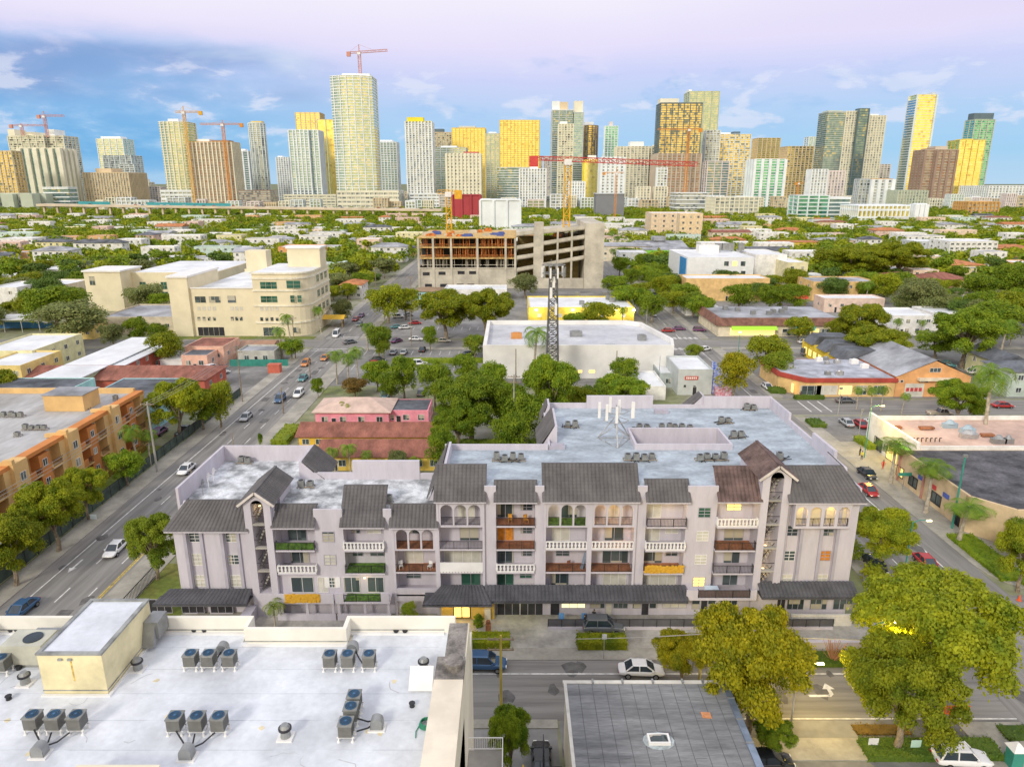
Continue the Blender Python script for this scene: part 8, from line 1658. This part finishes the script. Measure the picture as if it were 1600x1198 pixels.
def pole(label, px, pyb, pyt, arms=1, r=.16, mat=None, lean=0, group='timber utility poles'):
    x, y = at(px, pyb); h = onY(px, pyt, y)[1]; t = thing('utility_pole', label, 'utility pole', (x, y, 0), group)
    b = MB(); b.cyl(x, y, 0, h, r, r * .7, 8); b.build('pole', mat or m_wood, t)
    for k_ in range(arms): b = MB(); b.box(x - 1.2, x + 1.2, y - .06, y + .06, h - .5 - k_ * 1.1, h - .36 - k_ * 1.1); [b.cyl(x + q_, y, h - .36 - k_ * 1.1, h - .18 - k_ * 1.1, .05, .04, 6) for q_ in (-1.1, -.5, .5, 1.1)]; b.build('crossarm', m_wood, t)
    return (x, y, h)
def wire(label, pts, sag=.6, r=.03, n=3, sp=.5, gname='overhead wires'):
    b = MB()
    for k_ in range(n):
        o_ = (k_ - (n - 1) / 2) * sp
        for (a_, c_) in zip(pts, pts[1:]):
            a_, c_ = Vector(a_), Vector(c_); L_ = [(a_.lerp(c_, i / 8) + Vector((o_, 0, -sag * 4 * (i / 8) * (1 - i / 8) - .35))) for i in range(9)]; b.tube(L_, r, 4)
    v = pts[0]; return one('overhead_wire', label, 'wire', b, M('wire', (.35, .34, .32), .7), tuple(v), gname)
p1 = pole('tall pale utility pole on the pavement before the apricot block', 246, 738, 628, 1, .2, m_conc); p2 = pole('utility pole left of the left road by the red garden wall', 379, 628, 540, 2); p0 = (-66, 66, 11.5); p3 = pole('pale utility pole below the cream office', 462, 561, 495, 1)
wire('wires running above the left pavement past the apricot block', [p0, p1, p2, p3], .9, .035, 3, .9)
pole('street light pole on the left road opposite the brown car', 485, 590, 555, 0); pole('thin pole by the left road, right kerb', 443, 646, 605, 0); pole('short pole on the left kerb beside the white sedan', 302, 762, 732, 0, .09); pole('short pole behind the left parapet', 365, 700, 676, 0, .09)
pole('concrete pole in the trees right of the huge dark tree', 803, 700, 585, 2, .18, m_conc); pole('brown pole before the white store, left', 806, 600, 545, 0); pole('brown pole before the white store, right', 962, 600, 548, 0); pole('pole by the right end of the store', 1029, 600, 556, 0, .1, m_steel)
for i, (px, py, pt) in enumerate(((644, 500, 432), (589, 478, 417), (601, 500, 466), (627, 400, 398), (643, 540, 483), (628, 405, 398), (179, 428, 400), (269, 425, 398), (85, 430, 405))):
    t0 = pole(None, px, py, pt, 1, .14); o = [q_ for q_ in C.objects if q_.type == 'EMPTY'][-1]; auto(o, 'utility pole', 'utility pole', 'timber utility poles')
for i, (px, py, pt) in enumerate(((1329, 437, 415), (1383, 432, 408), (1490, 487, 455), (1505, 475, 455), (1452, 460, 443), (1243, 500, 480), (1550, 430, 410))):
    t0 = pole(None, px, py, pt, 1, .14); o = [q_ for q_ in C.objects if q_.type == 'EMPTY'][-1]; auto(o, 'utility pole', 'utility pole', 'timber utility poles')
q1 = pole('yellowish timber pole in the alley left of the grey roof', 783, 1130, 992, 2, .16, M('pole_yellow', (.50, .40, .10), .9)); q2 = pole('timber pole in the left side of the tall yellow tree', 1092, 1070, 985, 0, .16, M('pole_yellow2', (.48, .40, .14), .9));
wire('three pale wires crossing before the forecourt', [(-40, q1[1], q1[2] + .3), q1, (q2[0], q2[1], q2[2]), (70, 58, q2[2])], .25, .022, 3, .5)
# lattice mast
x, y = at(862, 612); zt = onY(862, 405, y)[1]; t = thing('lattice_mast', 'grey lattice telecom mast with a ring of white antennas behind the trees', 'mast', (x, y, 0))
b = MB(); n_ = 17; w0, w1 = 3.2, 1.6
for i in range(n_):
    z0_, z1_ = zt * .92 * i / n_, zt * .92 * (i + 1) / n_; a0, a1 = (w0 + (w1 - w0) * i / n_) / 2, (w0 + (w1 - w0) * (i + 1) / n_) / 2; c0 = [(x - a0, y - a0), (x + a0, y - a0), (x + a0, y + a0), (x - a0, y + a0)]; c1 = [(x - a1, y - a1), (x + a1, y - a1), (x + a1, y + a1), (x - a1, y + a1)]
    for k_ in range(4):
        k2 = (k_ + 1) % 4; b.bar((*c0[k_], z0_), (*c1[k_], z1_), .24); b.bar((*c0[k_], z0_), (*c1[k2], z1_), .13); b.bar((*c0[k2], z0_), (*c1[k_], z1_), .18); b.bar((*c1[k_], z1_), (*c1[k2], z1_), .16)
b.build('lattice', M('mast_grey', (.16, .16, .16), .6, .2, metal=.2), t)
b = MB(); rr_ = 2.7
for zz_ in (zt * .90, zt * .96):
    for k_ in range(10): a0, a1 = k_ * .628, (k_ + 1) * .628; b.bar((x + rr_ * math.cos(a0), y + rr_ * math.sin(a0), zz_), (x + rr_ * math.cos(a1), y + rr_ * math.sin(a1), zz_), .12); b.bar((x, y, zz_), (x + rr_ * math.cos(a0), y + rr_ * math.sin(a0), zz_), .08)
b.bar((x - .6, y, zt * .9), (x - .6, y, zt), .12); b.bar((x + .6, y, zt * .9), (x + .6, y, zt), .12); b.build('platform', m_metal, t)
for k_ in range(10): a0 = k_ * .628; xx, yy = x + rr_ * math.cos(a0), y + rr_ * math.sin(a0); B(xx - .2, xx + .2, yy - .15, yy + .15, zt * .87, zt * .87 + 2.4).build('antenna_panel', m_white if k_ % 3 else m_metal, t)
for i, zz_ in enumerate((zt * .72, zt * .8, zt * .60)): B(x - .9 + i * .6, x - .3 + i * .6, y - 1.5, y - 1.3, zz_, zz_ + 2.6).build('antenna_panel', m_white, t)
# street lights
m_tealp = M('teal_pole', (.05, .28, .22), .5, .1)
def slight(label, px, pyb, pyt, mat, arm=1, side=-1, lit=False, r=.1):
    x, y = at(px, pyb); h = onY(px, pyt, y)[1]; t = thing('street_lamp', label, 'street lamp', (x, y, 0)); b = MB(); b.cyl(x, y, 0, h, r, r * .7, 8)
    if arm: b.tube([(x, y, h), (x + side * .9, y, h + .35), (x + side * 2.0, y, h + .3)], r * .5, 6)
    b.build('pole', mat, t); xx = x + side * 2.0 * arm; b = MB(); b.box(xx - .32, xx + .32, y - .13, y + .13, h + .18 if arm else h, (h + .32) if arm else h + .4); b.build('lamp_head', lampmat('lamp_on', (1, .85, .4), 4) if lit else m_metal, t)
    if lit and lit > 1:
        l_ = bpy.data.lights.new('lamp_light', 'POINT'); l_.energy = lit; l_.color = (1, .68, .10); l_.shadow_soft_size = .3; o_ = bpy.data.objects.new('lamp_light', l_); C.objects.link(o_); o_.parent = t; o_.location = (xx - x, 0, h - .3)
slight('teal street lamp in front of the shaded black car', 1411, 905, 816, m_tealp, 1, 1, True); slight('tall teal post with a cluster head before the corner shop', 1487, 826, 714, m_tealp, 0, r=.16); slight('teal street lamp at the yellow plaza', 1350, 716, 636, m_tealp, 1, 1, 2600); slight('lit street lamp glowing among the leaves of the great olive tree', 1350, 1092, 975, m_tealp, 1, 1, 800); slight('lit lamp beside the short leafy tree', 1236, 1128, 1040, m_steel, 1, 1, 1800); slight('pale lamp post in the hedge before the parked cars', 1309, 648, 608, m_conc, 0); slight('pale lamp post beside the parked cars', 1341, 684, 642, m_steel, 0)
slight('white street lamp reaching over the left road at the left edge', -6, 955, 852, m_steel, 1, 1); slight('teal lamp post at the crossing by the strip of shops', 1153, 556, 520, m_tealp, 0, lit=True); slight('lamp post before the yellow lit shop', 1010, 506, 478, m_steel, 0); slight('lamp post in the middle of the front street trees', 1082, 1050, 992, m_steel, 1, -1); slight('lit lamp at the far car park', 606, 505, 484, m_steel, 0, lit=True)
# small signs
def sgn(label, px, pyb, pyt, w_, h_, col, post=.04, name='road_sign'):
    x, y = at(px, pyb); h = onY(px, pyt, y)[1]; t = thing(name, label, 'sign', (x, y, 0)); B(x - post, x + post, y - post, y + post, 0, h).build('post', m_steel, t); B(x - w_ / 2, x + w_ / 2, y - .06, y - post - .002, h - h_, h).build('plate', paint(col), t)
sgn('small white parking sign in front of the square hedge', 943, 1030, 990, .5, .6, (.75, .75, .75)); sgn('small white sign at the left end of the trimmed hedge', 1362, 1172, 1152, .9, .9, (.78, .78, .78)); sgn('mint green sign in the middle of the trimmed hedge', 1428, 1176, 1155, .9, .9, (.50, .72, .62)); sgn('blue white notice on the left roadside fence', 147, 812, 803, 1.0, .8, (.6, .7, .75)); sgn('teal street name sign at the corner shop', 1410, 766, 738, 2.2, .6, (.05, .30, .22)); sgn('tall white sign board beside the corner shop pavement', 1222, 604, 594, .8, .8, (.75, .75, .75))
x, y = at(1582, 1196); b = MB(); b.box(x - .5, x + .5, y - .5, y + .5, 0, 1.9); b.prism([(x - .65, y - .65), (x + .65, y - .65), (x + .65, y + .65), (x - .65, y + .65)], 1.9, 2.5, 1, [(x - .1, y - .1), (x + .1, y - .1), (x + .1, y + .1), (x - .1, y + .1)]); one('newspaper_kiosk', 'small teal kiosk with a white pointed roof at the lower right corner', 'kiosk', b, [m_tealp, m_white], (x, y, 0))
x, y = at(1490, 1120); b = MB(); K = 8
for k_ in range(5): b.box(x - 1.1 + k_ * .5, x - .8 + k_ * .5, y - .05, y + .05, .35, 1.35)
b.box(x - 1.2, x + 1.4, y - .04, y + .04, 1.2, 1.3); b.box(x - 1.2, x + 1.4, y - .04, y + .04, .4, .5); one('traffic_barrier', 'orange slatted traffic barrier beyond the trimmed hedge', 'barrier', b, M('barrier_orange', (.75, .16, .03), .6), (x, y, 0))
x, y = at(1592, 938); b = MB(); b.cyl(x, y, 0, .05, .3, .3, 8); b.cyl(x, y, .05, .8, .2, .04, 10); one('traffic_cone', 'orange traffic cone on the pavement at the right edge', 'cone', b, M('cone_orange', (.75, .12, .03), .6), (x, y, 0))
x, y = at(778, 993); t = thing('bench', 'grey bench frame on the kerb beside the entrance hedge', 'bench', (x, y, 0)); B(x - .8, x + .8, y - .2, y + .2, .42, .48).build('seat', m_metal, t); [B(x + s_ * .7 - .04, x + s_ * .7 + .04, y - .2, y + .2, 0, .42).build('leg', m_black, t) for s_ in (-1, 1)]
x, y = at(762, 968); b = MB(); b.box(x - .35, x + .35, y - .3, y + .3, 0, 1.6); b.box(x - .3, x + .3, y - .32, y - .3, 1.0, 1.4); one('gate_box', 'tall beige gate control box beside the garage doors', 'control box', b, m_crm, (x, y, 0)); x, y = at(763, 985); b = MB(); b.box(x - .3, x + .3, y - .3, y + .3, 0, .9); b.cyl(x, y, .9, 1.3, .15, .25, 8); one('planter', 'rust coloured planter at the edge of the driveway', 'planter', b, m_rust, (x, y, 0))
for i, px in enumerate((877, 912)): x, y = at(px, 975); b = MB(); b.box(x - .3, x + .3, y - .03, y, .7, 1.5); b.box(x - .03, x + .03, y, y + .05, 0, 1.5); one('parking_sign', ('left', 'right')[i] + ' blue white parking sign on the forecourt fence', 'sign', b, paint((.15, .35, .65)), (x, y, 0))
# fences along the left pavement
t = thing('fence', 'dark green mesh fence between the lawn and the left pavement', 'fence', (-65, 60, 0)); B(-65.02, -64.98, 58, 162, .1, 1.9).build('mesh', M('green_mesh', (.07, .10, .08), .8, .2), t); b = MB(); [b.box(-65.06, -64.94, 58 + i * 2.6 - .05, 58 + i * 2.6 + .05, 0, 2.0) for i in range(40)]; b.box(-65.05, -64.95, 58, 162, 1.92, 2.0); b.build('posts', m_black, t)
t = thing('fence', 'black iron fence at the left front corner of the lilac building', 'fence', (-46, 66, 0)); b = MB(); [b.box(-46.04, -46, 66 + i * .3, 66.04 + i * .3, 0, 1.8) for i in range(50)]; b.box(-46.05, -45.98, 66, 81, 1.7, 1.78); b.box(-46.05, -45.98, 66, 81, .2, .28); b.build('bars', m_black, t)
x, y = at(430, 582); b = MB(); b.box(x - 1.6, x + 1.6, y - 1, y + 1, 0, 2.3); b.box(x - 1.7, x + 1.7, y - 1.1, y + 1.1, 2.3, 2.4); one('red_shed', 'small red shed on the left pavement below the office corner', 'shed', b, redw, (x, y, 0))
x, y = at(405, 572); b = MB(); b.box(x - 8, x + 8, y - .1, y + .1, 0, 1.9); [b.box(x - 8 + i * 2, x - 7.85 + i * 2, y - .15, y - .1, 0, 2) for i in range(9)]; one('fence', 'green board fence behind the small red shed', 'fence', b, paint((.04, .25, .20)), (x, y, 0))
x, y = at(270, 577); b = MB(); b.box(x - 3.2, x + 3.2, y, y + 3, 0, 2.6); b.box(x - 3.4, x + 3.4, y - .2, y + 3.2, 2.6, 2.75); one('shed', 'small white shed beside the pink houses', 'shed', b, m_white, (x, y, 0))
x, y = at(1240, 478); b = MB(); b.exy([(y, 3), (y + 5, 3.2), (y + 2.5, 4.6)], x - 6, x + 6); [b.box(x + s_, x + s_ + .2, y + 1, y + 1.2, 0, 3) for s_ in (-5.5, 5)]; one('red_awning', 'bright red tent awning behind the strip of shops', 'awning', b, paint((.65, .05, .03)), (x, y, 0))
x, y = at(520, 512); b = MB(); b.exy([(y, 3), (y + 5, 3.2), (y + 2.5, 4.2)], x - 5, x + 4); [b.box(x + s_, x + s_ + .2, y + 1, y + 1.2, 0, 3) for s_ in (-4.5, 3)]; one('yellow_awning', 'yellow and orange tent awning at the rounded office corner', 'awning', b, paint((.72, .45, .05)), (x, y, 0))
# low terrace walls lower right
b = MB(); x0, y0 = at(1235, 978); x1, _ = at(1330, 978); b.box(x0, x1, y0, y0 + .25, 0, 1.5)
for i in range(14): b.box(x0 + i * (x1 - x0) / 14, x0 + i * (x1 - x0) / 14 + .06, y0 - .03, y0, .3, 1.45)
for k_ in range(3): b.box(x0, x1, y0 - .03, y0, .5 + k_ * .35, .56 + k_ * .35)
one('breeze_block_wall', 'pale patterned block wall right of the forecourt fence', 'wall', b, m_crm2 if 0 else paint((.62, .60, .55)), (x0, y0, 0)); x0, y0 = at(1245, 1015); x1, _ = at(1350, 1015); b = MB(); b.box(x0, x1, y0, y0 + .4, 0, .9); b.box(x0 - .05, x1 + .05, y0 - .05, y0 + .45, .9, .98); one('low_wall', 'low pinkish wall in front of the patterned block wall', 'wall', b, m_lil, (x0, y0, 0))
b = MB(); b.box(-31, -29.8, 66.5, 72, 0, 1.6); b.box(-29.8, -17, 66.5, 66.8, 0, 1.6); one('garden_wall', 'grey lilac garden wall before the left terraces', 'wall', b, m_lil2, (-29, 66.6, 0))
def person(label, px, py, top, bot, skin=(.45, .28, .18), pose='stand', rz=0, z0=0, hair=(.03, .02, .02), world=None, hold=None):
    x, y = world or at(px, py, z0)
    me = bpy.data.meshes.new('person'); hd = 1.72
    V_ = [(0, 0, .93), (0, .01, 1.12), (0, 0, 1.36), (0, 0, 1.48), (0, .02, 1.60), (0, .02, 1.70)]; E_ = [(0, 1), (1, 2), (2, 3), (3, 4), (4, 5)]; Rr = [(.15, .11), (.13, .10), (.16, .11), (.06, .06), (.095, .105), (.07, .08)]
    for s in (-1, 1):
        st_ = .16 * s if pose == 'walk' else 0
        i0 = len(V_); V_ += [(s * .10, 0, .86), (s * .11, st_ * .6 + .02, .48), (s * .11, st_ - .02, .10), (s * .12, st_ + .12, .04)]; Rr += [(.095, .10), (.062, .065), (.042, .045), (.045, .035)]; E_ += [(0, i0), (i0, i0 + 1), (i0 + 1, i0 + 2), (i0 + 2, i0 + 3)]
        i1 = len(V_); up = .18 if pose == 'reach' else 0
        V_ += [(s * .20, 0, 1.38), (s * .27, -.02 - st_ * .5 + up, 1.10 + up * .4), (s * .27, .08 - st_ + up * 2, .86 + up * 1.4), (s * .27, .10 - st_ + up * 2.3, .78 + up * 1.4)]; Rr += [(.06, .06), (.042, .042), (.03, .03), (.034, .022)]; E_ += [(2, i1), (i1, i1 + 1), (i1 + 1, i1 + 2), (i1 + 2, i1 + 3)]
        for f_ in range(5):
            k_ = len(V_); o_ = (f_ - 2) * .018; ln = (.05, .075, .085, .078, .06)[f_]; dx2 = -s * .03 if f_ == 0 else 0; b0 = V_[i1 + 3]
            V_.append((b0[0] + o_ * .6 + dx2, b0[1] + .012, b0[2] - ln)); Rr.append((.009, .009)); E_.append((i1 + 3, k_))
    me.from_pydata(V_, E_, []); o = bpy.data.objects.new('person', me); C.objects.link(o); md = o.modifiers.new('skin', 'SKIN'); sv = me.skin_vertices[0].data
    for i, r in enumerate(Rr): sv[i].radius = r
    sv[0].use_root = True; o.modifiers.new('sub', 'SUBSURF').levels = 1; dg = bpy.context.evaluated_depsgraph_get(); m2 = bpy.data.meshes.new_from_object(o.evaluated_get(dg)); o.modifiers.clear(); o.data = m2
    for c_ in (skin, top, bot, (.05, .05, .05)): m2.materials.append(paint(c_))
    for p in m2.polygons:
        c_ = p.center; arm = abs(c_.x) > .2 and c_.z < 1.2
        p.material_index = 0 if c_.z > 1.46 or (arm and c_.z < 1.0) else 3 if c_.z < .08 else 1 if c_.z > .92 or arm else 2; p.use_smooth = True
    h = MB(); K = 8
    for i in range(K):
        for j in range(3):
            a0, a1 = 2 * math.pi * i / K, 2 * math.pi * (i + 1) / K; e0, e1 = j * .52, (j + 1) * .52; f = lambda a_, e_: (.112 * math.cos(a_) * math.cos(e_), .005 - .0 + .118 * math.sin(a_) * math.cos(e_), 1.655 + .115 * math.sin(e_)); h.quad(f(a0, e0), f(a1, e0), f(a1, e1), f(a0, e1))
    hr = h.build('hair', paint(hair)); hr.parent = o; n = MB(); n.box(-.012, .012, .11, .145, 1.58, 1.62); [n.box(s * .035 - .012, s * .035 + .012, .105, .122, 1.635, 1.65, 1) for s in (-1, 1)]; n.box(-.03, .03, .105, .12, 1.54, 1.55, 1); f_ = n.build('face', [paint(skin), paint((.05, .03, .03))]); f_.parent = o
    o.location = (x, y, z0); o.rotation_euler[2] = rz; return tag(o, label, 'person')
person('person in bright red clothes walking across the yellow plaza', 1379, 733, (.65, .05, .03), (.60, .05, .03), pose='walk', rz=2.8, z0=.14)
person('person in a yellow vest standing by the teal lamp at the plaza', 1346, 718, (.70, .60, .03), (.05, .05, .06), rz=2.2, z0=.13); person('person in black with a backpack beside the yellow vest person', 1343, 712, (.03, .03, .035), (.06, .05, .05), rz=.6, z0=.13)
person('person in dark clothes bending at the open tailgate of the suv', 913, 980, (.04, .04, .05), (.05, .06, .10), pose='reach', rz=-1.4); person('person in black standing behind the suv near the fence', 928, 972, (.03, .03, .03), (.04, .04, .05), rz=2.6)
person('person in dark clothes at the door of the lit red fascia shop', 1250, 622, (.08, .05, .05), (.05, .05, .07), rz=3.0)
LMK = [('the cream office building', 400, 470), ('the office wing', 190, 450), ('the parking structure', 790, 400), ('the white modern block', 1130, 420), ('the peach flats', 1055, 350), ('the great olive pair', 1370, 405), ('the balconied flats', 1518, 390), ('the elevated highway', 330, 330), ('the red roofed houses', 1450, 440), ('the strip of shops', 1200, 495), ('the white left block', 12, 470), ('the orange flat block', 468, 395), ('the right edge', 1600, 430), ('the left edge', 0, 390), ('the tallest tower', 545, 300), ('the tan grid office', 165, 300), ('the blank white hall', 780, 330), ('the red crane mast', 885, 300), ('the long white college', 1390, 330), ('the wide white hotel', 1575, 305), ('the right avenue end', 985, 390), ('the left road end', 585, 420), ('the bright yellow house', 1243, 388), ('the modernist house', 1440, 505), ('the tan gold paired slab', 1250, 300), ('the right unfinished tower', 1065, 310)]
buck = {}
for (o, base, x, y, z_) in AUTO:
    px, py = proj(x, y, z_)
    if 'on the' in base or 'lining' in base or 'at the far' in base or 'along the' in base: key = (base, '')
    else:
        l_ = min(LMK, key=lambda l: ((l[1] - px) ** 2 + ((l[2] - py) * 2.2) ** 2)); dx_, dy_ = px - l_[1], (py - l_[2]) * 2.2
        rel = ('right of ' if dx_ > 0 else 'left of ') if abs(dx_) > abs(dy_) else ('in front of ' if dy_ > 0 else 'beyond ')
        key = (base, rel + l_[0].replace('the left edge', 'the left edge').replace('the right edge', 'the right edge'))
    buck.setdefault(key, []).append((px, o))
ORD = ['leftmost', 'second from left', 'third from left', 'fourth from left', 'fifth from left', 'sixth from left', 'seventh from left', 'eighth from left', 'ninth from left', 'tenth from left'] + [w_ + ' from left' for w_ in ('eleventh', 'twelfth', 'thirteenth', 'fourteenth', 'fifteenth', 'sixteenth', 'seventeenth', 'eighteenth', 'nineteenth', 'twentieth', 'twenty-first', 'twenty-second', 'twenty-third', 'twenty-fourth', 'twenty-fifth', 'twenty-sixth', 'twenty-seventh', 'twenty-eighth', 'twenty-ninth', 'thirtieth')]
for (base, rel), L_ in buck.items():
    L_.sort(key=lambda q_: q_[0])
    for i, (px, o) in enumerate(L_): o['label'] = (base + (' ' + rel if rel else '') + (', ' + (ORD[i] if i < len(ORD) else '%dth from left' % (i + 1)) if len(L_) > 1 else ''))
for o in [q_ for q_ in C.objects if q_.get('fresh')]:       # prototypes that were never placed
    if o.parent is None and 'fresh' in o:
        for c_ in list(o.children_recursive): bpy.data.objects.remove(c_)
        bpy.data.objects.remove(o)
